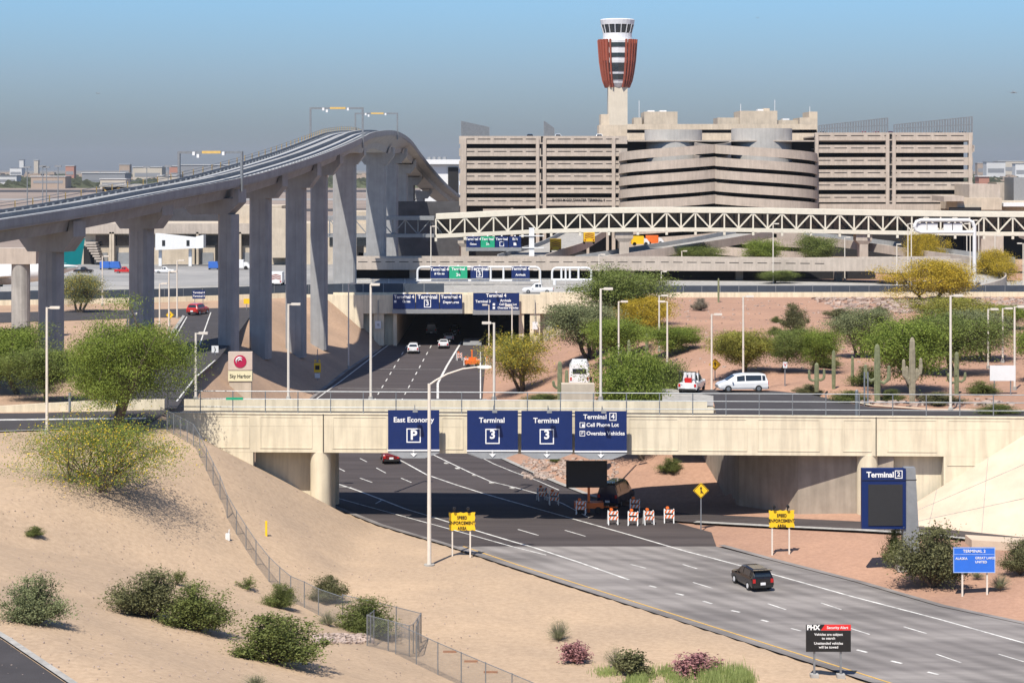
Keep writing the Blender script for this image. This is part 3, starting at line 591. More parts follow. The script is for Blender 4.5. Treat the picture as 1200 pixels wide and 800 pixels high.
# deck over the underpass
dk = MB(); dk.hexa([(x, y, z) for z in (8.2, 8.62) for x, y in ((-31, 358.5), (16, 358.5), (16, 441), (-31, 441))]); dk = struct(dk, 'overpass_deck', M_conc, 'grey road deck above the underpass')
# long cream kerb wall to the right and left of the portal
for nm, lab, pts in (('barrier_wall', 'long low cream concrete wall running right from the portal above the desert', [(15.5, 358), (60, 359), (100, 360), (160, 361)]), ('barrier_wall', 'low cream concrete wall running left from the portal behind the columns', [(-38, 357.5), (-50, 350), (-62, 343.5), (-95, 334), (-130, 325)])):
    w = MB()
    for (x0, y0), (x1, y1) in zip(pts[:-1], pts[1:]):
        w.hexa([(x0, y0, 8), (x1, y1, 8), (x1, y1+.5, 8), (x0, y0+.5, 8), (x0, y0, 9.25), (x1, y1, 9.25), (x1, y1+.5, 9.25), (x0, y0+.5, 9.25)])
    tag(w.build(nm, M_cream), lab, 'wall')
M_screen = mat('dark_fence_screen', (.05, .065, .09), .7, .12, 1)
def screen_fence(pts, h, lab, sp=3.4):
    t = thing('screened_fence', lab, 'fence', (pts[0][0], pts[0][1], GR)); pf = None; r0 = MB()
    for (x0, y0), (x1, y1) in zip(pts[:-1], pts[1:]):
        L_ = math.hypot(x1-x0, y1-y0); n = max(1, round(L_/sp)); a = math.atan2(y1-y0, x1-x0)
        for i in range(n):
            x = x0+(x1-x0)*i/n; y = y0+(y1-y0)*i/n
            if not hasattr(screen_fence, 'pan') or screen_fence.h != (h, round(L_/n, 3)):
                mb = MB(); mb.box((L_/n/2, 0, .1+h/2), (L_/n-.12, .03, h-.1)); o = mb.build('screen_panel', M_screen, t); screen_fence.pan = o; screen_fence.h = (h, round(L_/n, 3))
                mb = MB(); mb.box((0, 0, h/2), (.1, .1, h+.2)); q = mb.build('post', M_steel, t); screen_fence.pst = q
            else: o = inst(screen_fence.pan, t); q = inst(screen_fence.pst, t)
            for s_ in (o, q): s_.location = (x-pts[0][0], y-pts[0][1], 0); s_.rotation_euler = (0, 0, a)
screen_fence([(-125, 330), (-95, 336.5), (-62, 346), (-50, 352), (-30, 363), (-12, 363.5)], 2.1, 'long fence with dark blue screening behind the guideway columns')
screen_fence([(14, 363.5), (60, 364), (105, 364.5), (150, 365)], 1.7, 'long fence with dark blue screening right of the portal')
# far-side white pipe rail and grey wall
wr = thing('guard_rail', 'white pipe guard rail on the far side of the overpass road', 'guard rail', (-22, 396, 8.6))
for z in (.55, 1.0):
    m = MB(); m.tube((-8, 0, z), (36, 0, z), .055, n=6); m.build('rail', M_steel, wr)
mm = MB(); mm.tube((0, 0, 0), (0, 0, 1.05), .05, n=6); p0 = mm.build('post', M_wpaint, wr); p0.location = (-8, 0, 0)
for i in range(1, 15): inst(p0, wr, (-8+i*3.1, 0, 0))

# ---------------- sign bridges with rows of blue and green panels ----------------
def panel_sign(name, lab, D, panels, z0, z1, group, m_back=None, walk=True):
    px0 = panels[0][0]; x0 = (px0-CX)*D/F; t = thing(name, lab, 'sign', (x0, D, 0), 0, group)
    for (a, b, m_, lines) in panels:
        xa, xb = (a-CX)*D/F-x0, (b-CX)*D/F-x0; w = xb-xa; xc = (xa+xb)/2
        m = MB(); m.box((xc, 0, (z0+z1)/2), (w-.14, .14, z1-z0)); pn = m.build('sign_panel', m_, t)
        for (s_, fx, fz, sz) in lines:
            if s_ == '[]':
                m = MB(); frame_sq(m, xc+fx*w, z0+fz*(z1-z0), sz*.9, sz, .13, -.085); m.build('sign_border', M_letter, pn)
            elif s_ == '#': m = MB(); m.box((xc+fx*w, -.085, z0+fz*(z1-z0)), (sz, .02, sz)); m.build('symbol', M_letter, pn)
            else: text('lettering', s_, sz, M_letter, pn, (xc+fx*w, -.085, z0+fz*(z1-z0)), bold=.03)
    xe = (panels[-1][1]-CX)*D/F-x0
    if walk: m = MB(); m.hexa([(x, y, z) for z in (z0-.75, z0-.05) for x, y in ((0, -.9), (xe, -.9), (xe, .2), (0, .2))]); m.build('catwalk', M_grey, t)
    mm = MB(); mm.box((0, 0, 0), (.3, .5, .25)); l0 = None
    for i, (a, b, *_) in enumerate(panels):
        x = ((a+b)/2-CX)*D/F-x0
        if l0 is None: l0 = mm.build('lamp', M_letter, t); l0.location = (x, -.8, z1+.15)
        else: inst(l0, t, (x, -.8, z1+.15))
    return t
T3 = [('Terminal', 0, .8, .95), ('[]', 0, .36, 1.2), ('3', 0, .37, 1.1)]
panel_sign('portal_sign', 'three blue Terminal sign panels over the left lanes of the tunnel portal', 356.6, [
    (460, 487, M_navy, [('Terminal 4', 0, .8, .8), ('#', -.38, .5, .4), ('Gates', .1, .5, .6)]), (487, 515, M_navy, T3), (515, 542, M_navy, [('Terminal 4', 0, .8, .8), ('Departures', 0, .45, .6)])], 6.5, 9.1, 'blue signs over the tunnel portal')
panel_sign('portal_sign', 'wide blue Terminal 4 arrivals sign over the right tunnel lanes', 356.6, [
    (554, 609, M_navy, [('Terminal 4', 0, .84, .8), ('Terminal 3', -.28, .5, .6), ('Arrivals', .2, .55, .6), ('Cell Phone Lot', .25, .33, .5), ('Oversize Vehicles', .25, .13, .5), ('#', -.05, .33, .4), ('#', -.05, .13, .4)])], 6.3, 9.3, 'blue signs over the tunnel portal')
def monotube(lab, D, pa, pb, ya, yb, leg=None, m_=None, mid=()):
    m_ = m_ or M_wpaint; z1 = H-(ya-HY)*D/F; z0 = H-(yb-HY)*D/F; xa = (pa-CX)*D/F; xb = (pb-CX)*D/F; r = .2; c = .9
    t = thing('sign_gantry', lab, 'sign gantry', (xa, D+.5, 0)); w = xb-xa
    pts = [(0, 0, z0)]+[(c-c*math.cos(a), 0, z1-c+c*math.sin(a)) for a in (0, .4, .8, 1.2, PI/2)]+[(w-c+c*math.sin(a), 0, z1-c+c*math.cos(a)) for a in (0, .4, .8, 1.2, PI/2)]+[(w, 0, z0)]
    m = MB(); m.path(pts, r, 8); m.build('tube_frame', m_, t)
    m = MB(); m.tube((0, 0, z0), (w, 0, z0), r*.9, n=8); m.build('lower_tube', m_, t)
    for q in mid: m = MB(); m.tube(((q-pa)*D/F, 0, z0), ((q-pa)*D/F, 0, z1), .2, n=6); m.build('strut', m_, t)
    if leg: m = MB(); m.tube(((leg-pa)*D/F, 0, GR-.2), ((leg-pa)*D/F, 0, z0), .32, n=8); m.build('leg', m_, t)
    return t
panel_sign('gantry_sign', 'row of blue and green terminal signs on the overpass road gantry', 392, [
    (504, 526, M_navy, [('Terminal 4', 0, .75, .8), ('# Gates', 0, .4, .6)]), (526, 548, M_green, [('Terminal', 0, .78, .7), ('24', 0, .3, .8)]), (551, 573, M_navy, T3)], 9.9, 12.2, 'signs on the overpass gantry', walk=False)
panel_sign('gantry_sign', 'single blue Terminal 4 sign panel right of the green one', 392, [(599, 621, M_navy, [('Terminal 4', 0, .8, .8), ('Arrivals', 0, .3, .6)])], 9.9, 12.2, 'signs on the overpass gantry', walk=False)
monotube('pale pipe gantry carrying blue and green signs over the overpass road', 392, 489, 633, 313, 329, 633, M_wpaint, (575, 590))
monotube('empty white pipe sign frame standing right of the sign gantry', 392, 647, 693, 314, 328, 650, M_wpaint, (658, 663, 668, 678))
panel_sign('gantry_sign', 'blue and green sign row hanging just under the truss bridge', 432, [
    (546, 563, M_navy, [('Terminal 4', 0, .75, .75), ('Gates', 0, .3, .6)]), (563, 580, M_green, [('Terminal', 0, .75, .7), ('24', 0, .3, .7)]), (580, 596, M_navy, [('Terminal', 0, .75, .7), ('[]', 0, .3, .9)]), (596, 611, M_navy, [('Exit', 0, .75, .7), ('#', 0, .3, .6)])], 14.3, 16.6, 'signs below the truss bridge')
gb = tag(thing('sign_gantry', 'white post with cross rails at the end of the blue sign row', 'sign gantry', ((623-CX)*433/F, 433, 8.4)))
m = MB(); m.box((0, 0, 5), (1.1, .5, 10)); m.build('post', M_wpaint, gb)
for z in (5.8, 8.3): m = MB(); m.box((0, -.35, z), (5.2, .2, .22)); m.build('cross_rail', M_wpaint, gb)

# elevated road with tan parapet, and ramps to the right
ER = thing('elevated_road', 'long tan elevated road crossing the middle distance on piers', 'elevated road', (0, 412, 8.4))
m = MB(); rr_ = [(-36, 412, 10.6, 12.9), (30, 411, 10.4, 12.9), (60, 405, 10.6, 12.9), (76, 398, 11.0, 13.4), (86, 392, 11.2, 13.7)]
def wall_run(mb, l, th):
    for (x0, y0, a0, b0), (x1, y1, a1, b1) in zip(l[:-1], l[1:]): mb.hexa([(x0, y0, a0), (x1, y1, a1), (x1, y1+th, a1), (x0, y0+th, a0), (x0, y0, b0), (x1, y1, b1), (x1, y1+th, b1), (x0, y0+th, b0)])
wall_run(m, rr_, .4); m.build('parapet', M_tan, ER, True)
m = MB(); wall_run(m, [(x, y+9.6, a, b) for x, y, a, b in rr_], .4); m.build('parapet', M_tan, ER, True)
m = MB(); wall_run(m, [(x, y+.4, a+.2, b-1.0) for x, y, a, b in rr_], 9.2); m.build('road_deck', M_conc, ER, True)
sl_ = MB(); sl_.box((0, 0, 0), (1.9, .03, .14)); s0 = None
for i in range(34):
    x = -30+i*2.75
    y = np.interp(x, [q[0] for q in rr_], [q[1] for q in rr_])
    if s0 is None: s0 = sl_.build('parapet_slot_shade', M_void, ER); c = s0  # black strip laid on the parapet as the shade of a slot
    else: c = inst(s0, ER)
    j_ = max(k for k in range(len(rr_)-1) if rr_[k][0] <= x); c.rotation_euler = (0, 0, math.atan2(rr_[j_+1][1]-rr_[j_][1], rr_[j_+1][0]-rr_[j_][0]))
    c.location = V((x, y-.01, 12.15))-ER.location
for x in (-20, 2, 24, 46, 66): m = MB(); m.box((x, 415, 9.4), (1.4, 2.4, 2.6)); m.build('pier', M_tan, ER, True)
wbox('dark_shade_wall', -36, 74, 417, 417.6, 8.4, 12.0, M_void, ER)  # near-black wall added so the space beneath the road looks shaded
# looping ramp road on the right
lr = MB(); lp = [(72, 401, 12.3), (80, 397, 12.3), (86.5, 391, 11.6), (88.5, 384, 10.6), (86, 377, 9.6), (80, 371, 8.7)]
rp = catmull(lp, 5)
def strip3(mb, pts, w, th=.4):
    rings = []
    for i, p in enumerate(pts):
        t = pts[min(i+1, len(pts)-1)]-pts[max(0, i-1)]; t.z = 0; t.normalize(); n_ = V((t.y, -t.x, 0)); rings.append([p-n_*w/2-V((0, 0, th)), p+n_*w/2-V((0, 0, th)), p+n_*w/2, p-n_*w/2])
    mb.loft(rings)
strip3(lr, rp, 7.5, .5); LR = thing('loop_ramp', 'curving grey ramp looping down at the right under the truss bridge', 'ramp', (84, 385, 8.4)); lr.build('road_deck', M_conc, LR, True)
for s_ in (-1, 1):
    m = MB(); rings = []
    for i, p in enumerate(rp):
        t = rp[min(i+1, len(rp)-1)]-rp[max(0, i-1)]; t.z = 0; t.normalize(); n_ = V((t.y, -t.x, 0)); c = p+n_*s_*3.8; rings.append([c-n_*.15-V((0, 0, 1.6)), c+n_*.15-V((0, 0, 1.6)), c+n_*.15+V((0, 0, .9)), c-n_*.15+V((0, 0, .9))])
    m.loft(rings); m.build('parapet', M_tan, LR, True)
# roads behind the elevated road, climbing into the garage forecourt
def upramp(lab, p, w, par=True):
    t = thing('access_ramp', lab, 'ramp', (p[0][0], p[0][1], 8.4)); m = MB(); pts = catmull(p, 4); strip3(m, pts, w, .5); m.build('road_deck', M_conc, t, True)
    for s_ in (-1, 1):
        m = MB(); rings = []
        for i, q in enumerate(pts):
            tt = pts[min(i+1, len(pts)-1)]-pts[max(0, i-1)]; tt.z = 0; tt.normalize(); n_ = V((tt.y, -tt.x, 0)); c = q+n_*s_*w/2; rings.append([c-n_*.15-V((0, 0, .9)), c+n_*.15-V((0, 0, .9)), c+n_*.15+V((0, 0, .9)), c-n_*.15+V((0, 0, .9))])
        m.loft(rings); m.build('parapet', M_guide if s_ < 0 else M_tan, t, True)
upramp('grey ramp climbing toward the garage where the yellow truck drives', [(2, 424, 12.2), (6, 445, 12.6), (12, 470, 13.4), (18, 505, 15)], 10)
upramp('broad grey ramp rising right behind the truss bridge pier', [(16, 430, 11.6), (30, 440, 13.2), (44, 455, 14.6), (56, 475, 15.8)], 9)
upramp('tan ramp curving under the right end of the truss bridge', [(64, 470, 15.5), (76, 450, 14.5), (88, 425, 13.2), (96, 405, 12.4)], 8)
upramp('grey ramp descending at the far right beyond the yellow tree', [(120, 470, 16), (116, 430, 14.8), (112, 400, 12.6), (108, 380, 10.5)], 7)

# ---------------- long cream truss footbridge ----------------
TB = thing('truss_bridge', 'long cream steel truss bridge spanning in front of the garage', 'truss bridge', (0, 436, 8.4))
def tz(x): return 21.6+1.0*math.exp(-((x-35)/45)**2)-.9*max(0, (6-x)/30)
xs0, xs1, yb = -16.2, 125.0, 436.0; NP = 46; dx_ = (xs1-xs0)/NP
M_truss = mat('cream_truss_paint', (.74, .69, .58), .5, .05, 1)
def chord(name, zo, h, w, x0, x1, m_, yo=0):
    m = MB(); n = 30; rings = []
    for i in range(n+1):
        x = x0+(x1-x0)*i/n; z = tz(x)+zo; rings.append([(x, yb+yo-w/2, z), (x, yb+yo+w/2, z), (x, yb+yo+w/2, z+h), (x, yb+yo-w/2, z+h)])
    m.loft(rings); return m.build(name, m_, TB, True)
chord('top_chord', -1.1, 1.1, .5, xs0, xs1, M_truss); chord('bottom_chord', -5.1, .85, .5, xs0, xs1, M_truss)
chord('roof', -.25, .3, 4.4, xs0, xs1, M_truss, 2.3); chord('floor', -5.0, .4, 4.4, xs0, xs1, M_conc, 2.3)
chord('back_glazing', -4.4, 3.4, .12, xs0, xs1, M_glass, 4.6)
vp = MB(); vp.box((0, 0, 0), (.3, .3, 3.4)); v0 = vp.build('truss_post', M_truss, TB); vloc = []
Ld = math.hypot(dx_, 3.3); dg = MB(); dg.box((0, 0, 0), (.3, .26, Ld)); d0 = dg.build('truss_diagonal', M_truss, TB)
hb = MB(); hb.box((0, 0, 0), (.5, .5, .8)); h0 = None
fst = True
for i in range(NP+1):
    x = xs0+dx_*i
    if i == 0: c = v0
    else: c = inst(v0, TB)
    c.location = V((x, yb, tz(x)-2.7))-TB.location
    if i < NP:
        xm = x+dx_/2; an = math.atan2(dx_, 3.3)*(1 if i % 2 else -1)
        c = d0 if i == 0 else inst(d0, TB)
        c.location = V((xm, yb, tz(xm)-2.65))-TB.location; c.rotation_euler = (0, an, 0)
    if i % 2 == 0:
        if h0 is None: h0 = hb.build('hanger', M_truss, TB); c = h0
        else: c = inst(h0, TB)
        c.location = V((x, yb, tz(x)-5.4))-TB.location
# bridge piers, then its start by the guideway with shade put in as grey
for px, w in ((731, 2.0), (1011, 1.8), (545, 1.6)):
    x = (px-CX)*438/F; m = MB(); z1 = tz(x)-5.1
    m.loft([[(x-w*.5, 436.5, 8.2), (x+w*.5, 436.5, 8.2), (x+w*.5, 440, 8.2), (x-w*.5, 440, 8.2)], [(x-w*.5, 436.5, z1-2.2), (x+w*.5, 436.5, z1-2.2), (x+w*.5, 440, z1-2.2), (x-w*.5, 440, z1-2.2)], [(x-w*.95, 436.2, z1-1.4), (x+w*.95, 436.2, z1-1.4), (x+w*.95, 440, z1-1.4), (x-w*.95, 440, z1-1.4)], [(x-w*.95, 436.2, z1), (x+w*.95, 436.2, z1), (x+w*.95, 440, z1), (x-w*.95, 440, z1)]]); m.build('pier', M_tan, TB, True)
WB = thing('truss_bridge', 'short truss walkway under the guideway, its shade put in as grey', 'truss bridge', (-26, 438, 8.4))
for z, h in ((16.2, .7), (19.9, .8)): m = MB(); m.hexa([(x, y, q) for q in (z, z+h) for x, y in ((-40, 438), (-16.6, 437), (-16.6, 441), (-40, 442))]); m.build('chord', M_grey, WB, True)
for i in range(9):
    x = -39+i*2.7; m = MB(); m.tube((x, 437.9, 16.8), (x, 437.9, 20), .14, n=6); m.build('truss_post', M_grey, WB, True); m = MB(); m.tube((x, 437.8, 16.8 if i % 2 else 20), (x+2.7, 437.8, 20 if i % 2 else 16.8), .13, n=6); m.build('truss_diagonal', M_grey, WB, True)

# big white mono-tube gantry at right with blank sign backs
D_ = 372; wg = thing('sign_gantry', 'white tube gantry at right showing two blank sign backs', 'sign gantry', ((1107-CX)*D_/F, D_, 8.4))
def gx_(px): return (px-1107)*D_/F
def gz_(py): return H-(py-HY)*D_/F-8.4
m = MB(); c = 1.1; pts = [(gx_(1072), 0, gz_(272)+.9), (gx_(1072), 0, gz_(258)-1.0), (gx_(1074), 0, gz_(258)-.3), (gx_(1079), 0, gz_(258)), (gx_(1135), 0, gz_(258)), (gx_(1140), 0, gz_(258)-.4), (gx_(1142), 0, gz_(258)-1.3), (gx_(1142), 0, -.3)]
m.path(pts, .33, 10); m.build('tube_frame', M_wpaint, wg)
m = MB(); m.path([(gx_(1072), 0, gz_(272)+.9), (gx_(1074), 0, gz_(272)+.3), (gx_(1079), 0, gz_(272)), (gx_(1142), 0, gz_(272))], .3, 10); m.build('lower_tube', M_wpaint, wg)
for a, b in ((1074, 1086), (1087, 1099), (1106, 1116), (1117, 1128)):
    m = MB(); m.box(((gx_(a)+gx_(b))/2, .2, (gz_(261.5)+gz_(271))/2), (gx_(b)-gx_(a), .16, gz_(261.5)-gz_(271))); m.build('sign_back', M_wpaint, wg)
# ---------------- parking garage ----------------
PG = thing('parking_garage', 'huge tan concrete parking garage with six banded decks and twin spiral ramps', 'parking garage', (50, 520, 8.4))
GD = 520.0
def gX(px, D=GD): return (px-CX)*D/F
def gZ(py, D=GD): return H-(py-HY)*D/F
def block(p0, p1, ytops, hpx, slots, D=GD):
    x0, x1 = gX(p0, D), gX(p1, D)
    for k, yt in enumerate(ytops):
        z1 = gZ(yt, D); z0 = gZ(yt+hpx, D); w = wbox('parapet_band', x0, x1, D, D+.5, z0, z1, M_tan, PG)
        l = wbox('band_ledge', x0, x1, D-.18, D, z0, z0+.35, M_tan, w); 
        n = int((x1-x0)/4.2); sm = MB(); sm.box((0, 0, 0), (3.2, .08, .16)); f0 = None
        for i in range(n):
            if f0 is None: f0 = sm.build('slot_shade', M_void, w); c_ = f0  # black box set on the band for the shade in a slot
            else: c_ = inst(f0, w)
            c_.location = V((x0+2.3+i*(x1-x0-2)/n, D-.02, z0+(z1-z0)*.62))-PG.location
        wbox('floor_slab', x0, x1, D+.5, D+46, z1-1.15, z1-.85, M_tan, PG)
    zb, zt = gZ(ytops[-1]+hpx, D), gZ(ytops[0], D)
    return x0, x1
yl_ = [159.5+14.45*k for k in range(6)]; yr_ = [155.5+14.45*k for k in range(6)]
block(538, 735, yl_, 9.3, 1); block(955, 1140, yr_, 9.3, 1)
wbox('parapet_band', gX(566), gX(735), GD, GD+.5, gZ(250), gZ(244.8), M_tan, PG)
for px, wpx in ((630, 4), (638, 4), (719, 4), (543, 7)): wbox('column', gX(px-wpx/2), gX(px+wpx/2), GD-.35, GD+1.2, 8.4, gZ(162), M_tan, PG)
for px, wpx in ((957, 4), (1040, 4), (1047.5, 4), (1137, 4)): wbox('column', gX(px-wpx/2), gX(px+wpx/2), GD-.35, GD+1.2, gZ(250), gZ(157), M_tan, PG)
wbox('joint_gap', gX(634), gX(636.5), GD-.06, GD, 19, gZ(160), M_void, PG)
wbox('joint_gap', gX(1042.3), gX(1045), GD-.06, GD, 19, gZ(157), M_void, PG)
for px in (600, 655, 689, 712): wbox('column', gX(px-1.5), gX(px+1.5), GD+.2, GD+1.2, 8.4, gZ(244), M_tan, PG)
wbox('back_wall', gX(538), gX(1140), GD+46, GD+47, 8.4, gZ(165), M_tan, PG)
wbox('inner_wall', gX(538)+1, gX(1140)-1, GD+6, GD+6.4, 8.4, gZ(164), M_void, PG)  # near-black walls from here stand for the shade inside the decks
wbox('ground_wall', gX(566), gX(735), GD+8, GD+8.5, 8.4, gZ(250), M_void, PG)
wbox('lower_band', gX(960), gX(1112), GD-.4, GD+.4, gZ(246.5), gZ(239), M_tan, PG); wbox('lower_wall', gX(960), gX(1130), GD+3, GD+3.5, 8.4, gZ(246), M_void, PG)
wbox('roof_deck', gX(538), gX(1140), GD+.5, GD+46, gZ(166), gZ(164.5), M_tan, PG)
wbox('side_bracket', gX(1140), gX(1143), GD+1, GD+4, gZ(178), gZ(170), M_tan, PG)
# twin spiral ramps (bands wound as helices) round pale inner drums
def spiral(cx_, Dc, r, y0, turns, sgn, a_ref):
    for k in range(10):
        rings = []; a0, a1 = R(165), R(375); n = 60; pitch = 14.45*Dc/F
        for i in range(n+1):
            a = a0+(a1-a0)*i/n; rise = ((a-a_ref)/(2*PI))*pitch*sgn; X = cx_+r*math.cos(a); Y = Dc+r*math.sin(a); zt = H-(y0+14.45*k-HY)*Dc/F+rise; ri = r-.4
            rings.append([(X, Y, zt-2.15), (X, Y, zt), (cx_+ri*math.cos(a), Dc+ri*math.sin(a), zt), (cx_+ri*math.cos(a), Dc+ri*math.sin(a), zt-2.15)])
            if i == 0: first = 1
        if rings[0][0][2] < 8.2: continue
        m = MB(); m.loft(rings); b_ = m.build('ramp_band', M_tan, PG, True)
        m = MB(); rr2 = []
        for i in range(n+1):
            a = a0+(a1-a0)*i/n; rise = ((a-a_ref)/(2*PI))*pitch*sgn; zt = H-(y0+14.45*k-HY)*Dc/F+rise-1.9; rr2.append([(cx_+(r-.4)*math.cos(a), Dc+(r-.4)*math.sin(a), zt), (cx_+(r-6)*math.cos(a), Dc+(r-6)*math.sin(a), zt), (cx_+(r-6)*math.cos(a), Dc+(r-6)*math.sin(a), zt+.3), (cx_+(r-.4)*math.cos(a), Dc+(r-.4)*math.sin(a), zt+.3)])
        m.loft(rr2); m.build('ramp_slab', M_void, PG, True, True)  # slab coloured near-black in place of shade between the bands
    m = MB(); m.lathe([(r-6.2, 8.4), (r-6.2, H-(y0-HY)*Dc/F-4)], (cx_, Dc, 0), 40); m.build('ramp_core', M_void, PG, True)  # black core, the inner shade of the ramp put into its colour
M_pale = mat('pale_drum_concrete', (.48, .465, .44), .85, .06, .5, streak=.08)
spiral(gX(791), 522, 14.4, 173.0, 8, 2, R(270)); spiral(gX(886), 522, 15.7, 174.0, 8, -2, R(270))
for px, r_, yt, D2 in ((789, 7.4, 152.5, 528), (892.5, 7.8, 151, 528)):
    m = MB(); m.lathe([(r_, 30), (r_, H-(yt-HY)*D2/F), (r_-.3, H-(yt-HY)*D2/F), (r_-.3, 36)], ((px-CX)*D2/F, D2, 0), 40); m.build('inner_drum', M_pale, PG, True, False)
def gbox(name, p0, p1, yt, yb_, D0, D1, m_=None): return wbox(name, gX(p0, D0), gX(p1, D0), D0, D1, gZ(yb_, D0), gZ(yt, D0), m_ or M_tan2, PG)
gbox('penthouse', 755, 794, 131, 152, 545, 560); gbox('penthouse', 743, 752, 138, 150, 546, 556); gbox('penthouse', 702, 738, 146.5, 160, 548, 560); gbox('penthouse', 704, 714, 134, 147, 549, 558)
gbox('penthouse', 867, 911, 130, 152, 545, 560); gbox('penthouse', 841, 867, 138, 150, 546, 558); gbox('penthouse', 895, 902, 127, 132, 545.5, 550); gbox('penthouse', 911, 937, 141, 152, 546, 556); gbox('penthouse', 937, 958, 138, 156, 543, 556); gbox('penthouse', 948, 958, 131, 140, 544, 556)
gbox('roof_parapet', 735, 957, 145.5, 152, 541, 542, M_tan2); gbox('roof_recess', 735, 957, 152, 156, 543, 543.5, M_void); gbox('roof_parapet', 735, 957, 156, 166, 541, 542, M_tan2)
for px, yt, h in ((773, 129.5, 1.5), (759, 129.5, 1), (917, 139, 1), (888, 128, 1)): gbox('roof_vent', px, px+8, yt, yt+2, 546, 550, M_wpaint)
for px, yt in ((749, 118), (868, 122), (908, 117), (949, 125)): m = MB(); D2 = 548; m.tube((gX(px, D2), D2, gZ(140, D2)), (gX(px, D2), D2, gZ(yt, D2)), .07, n=5); m.build('antenna', M_wpaint, PG, True)
t_ = text('lettering', 'BARRY M GOLDWATER TERMINAL 4', 1.0, M_void, PG, V((gX(678), GD-.06, gZ(234.8)))-PG.location, bold=.02); t_.scale = (.82, 1, 1)
# tall barred screens on the garage roof
def bars(px0, px1, y0a, y0b, yb_, D, lab, n):
    t = thing('roof_screen', lab, 'screen', (gX(px0, D), D, gZ(yb_, D)), 0, 'barred screens on the garage roof'); w = gX(px1, D)-gX(px0, D); h0_ = (yb_-y0a)*D/F; h1_ = (yb_-y0b)*D/F
    base = MB(); base.box((0, 0, .5), (.34, .34, 1)); b0 = None
    for i in range(n+1):
        h = h0_+(h1_-h0_)*i/n
        if b0 is None: b0 = base.build('bar', M_steel, t); c_ = b0
        else: c_ = inst(b0, t)
        c_.location = (w*i/n, 0, 0); c_.scale = (1, 1, h)
    for f in (.97, .5):
        m = MB(); m.tube((0, 0, h0_*f), (w, 0, h1_*f), .1, n=5); m.build('top_rail', M_steel, t)
bars(960, 1040, 147, 138, 155.5, 524, 'barred screen on garage roof, its top rising to the right, left one', 26)
bars(1048, 1139, 146, 136.5, 155.5, 524, 'barred screen on garage roof at the right end of the building', 29)
bars(541, 573, 142, 149, 159.5, 524, 'dense barred screen at the left end of the garage roof', 26)
bars(638, 649, 142, 150, 159.5, 526, 'small barred screen on the left garage roof', 9)
# ---------------- control tower ----------------
D3 = 940; CTW = thing('control_tower', 'airport control tower with rust red fins and a glass cab', 'control tower', ((723.5-CX)*D3/F, D3, 8.4)); s3 = D3/F
def tzz(py): return H-(py-HY)*s3-8.4
m = MB(); m.box((0, 0, tzz(100)/2), (22.5*s3, 22.5*s3, tzz(100))); m.build('shaft', mat('tower_cream', (.62, .56, .46), .85, .04, .3, streak=.06), CTW)
def ring(name, prof, m_, n=24): mb = MB(); mb.lathe([(r*s3, tzz(y)) for r, y in prof], (0, 0, 0), n); return mb.build(name, m_, CTW, False)
M_tw = mat('tower_white_panel', (.72, .73, .76), .5, .03, 1)
ring('tower_head', [(0, 103), (11, 103), (15, 98), (18.2, 86), (20.3, 72), (21.8, 48), (21, 46.5), (0, 46.5)], M_tw, 16)
ring('window_band', [(18, 84.5), (18.9, 84.5), (20.3, 74.5), (19.5, 74.5)], M_glass, 16); ring('window_band', [(15.8, 94), (16.6, 94), (18.2, 87.5), (17, 87.5)], M_glass, 16)
for y0, y1 in ((51, 56), (63, 68)): ring('window_band', [(21, y1), (21.9-(y1-56)*.07, y1), (22.0-(y1-56)*.07, y0), (21, y0)], M_glass, 16)
ring('cab_base', [(0, 47), (17, 47), (17, 39.5), (0, 39.5)], M_tw); ring('cab_glass', [(16, 39.6), (16.3, 39.6), (19, 29.4), (18, 29.4)], M_glass, 16); ring('cab_roof', [(0, 29.5), (19.3, 29.5), (20.3, 24), (19.5, 23), (0, 23)], M_tw)
ml = MB(); a_ = V((16.6*s3, 0, tzz(39.6))); b_ = V((19.3*s3, 0, tzz(29.4))); ml.tube(a_, b_, .22, n=4); f0 = None
for i in range(16):
    if f0 is None: f0 = ml.build('mullion', M_tw, CTW); c_ = f0
    else: c_ = inst(f0, CTW)
    c_.rotation_euler = (0, 0, 2*PI*(i+.5)/16)
fn = MB(); pr = [(21.8, 47), (25.0, 47), (23.0, 72), (21.0, 85), (18.9, 95), (15.5, 103), (12, 102), (15, 97), (18, 86), (20.2, 72)]
fn.add([(r*s3, -.32, tzz(y)) for r, y in pr]+[(r*s3, .32, tzz(y)) for r, y in pr], [tuple(range(9, -1, -1)), tuple(range(10, 20))]+[(i, (i+1) % 10, 10+(i+1) % 10, 10+i) for i in range(10)]); f0 = None
for i in range(4):
    for j in (-.30, -.15, 0, .15, .30):
        a_ = 2*PI*i/4+R(45)+j*1.25
        if f0 is None: f0 = fn.build('fin', M_rust, CTW); c_ = f0
        else: c_ = inst(f0, CTW)
        c_.rotation_euler = (0, 0, a_)
for a0, a1 in ((-60, -30), (210, 240), (30, 60), (120, 150)): sh = MB(); sh.lathe([(23.4*s3, tzz(47)), (21.6*s3, tzz(72))], (0, 0, 0), 6, R(a0), R(a1)); sh.build('fin_screen', M_rust, CTW)

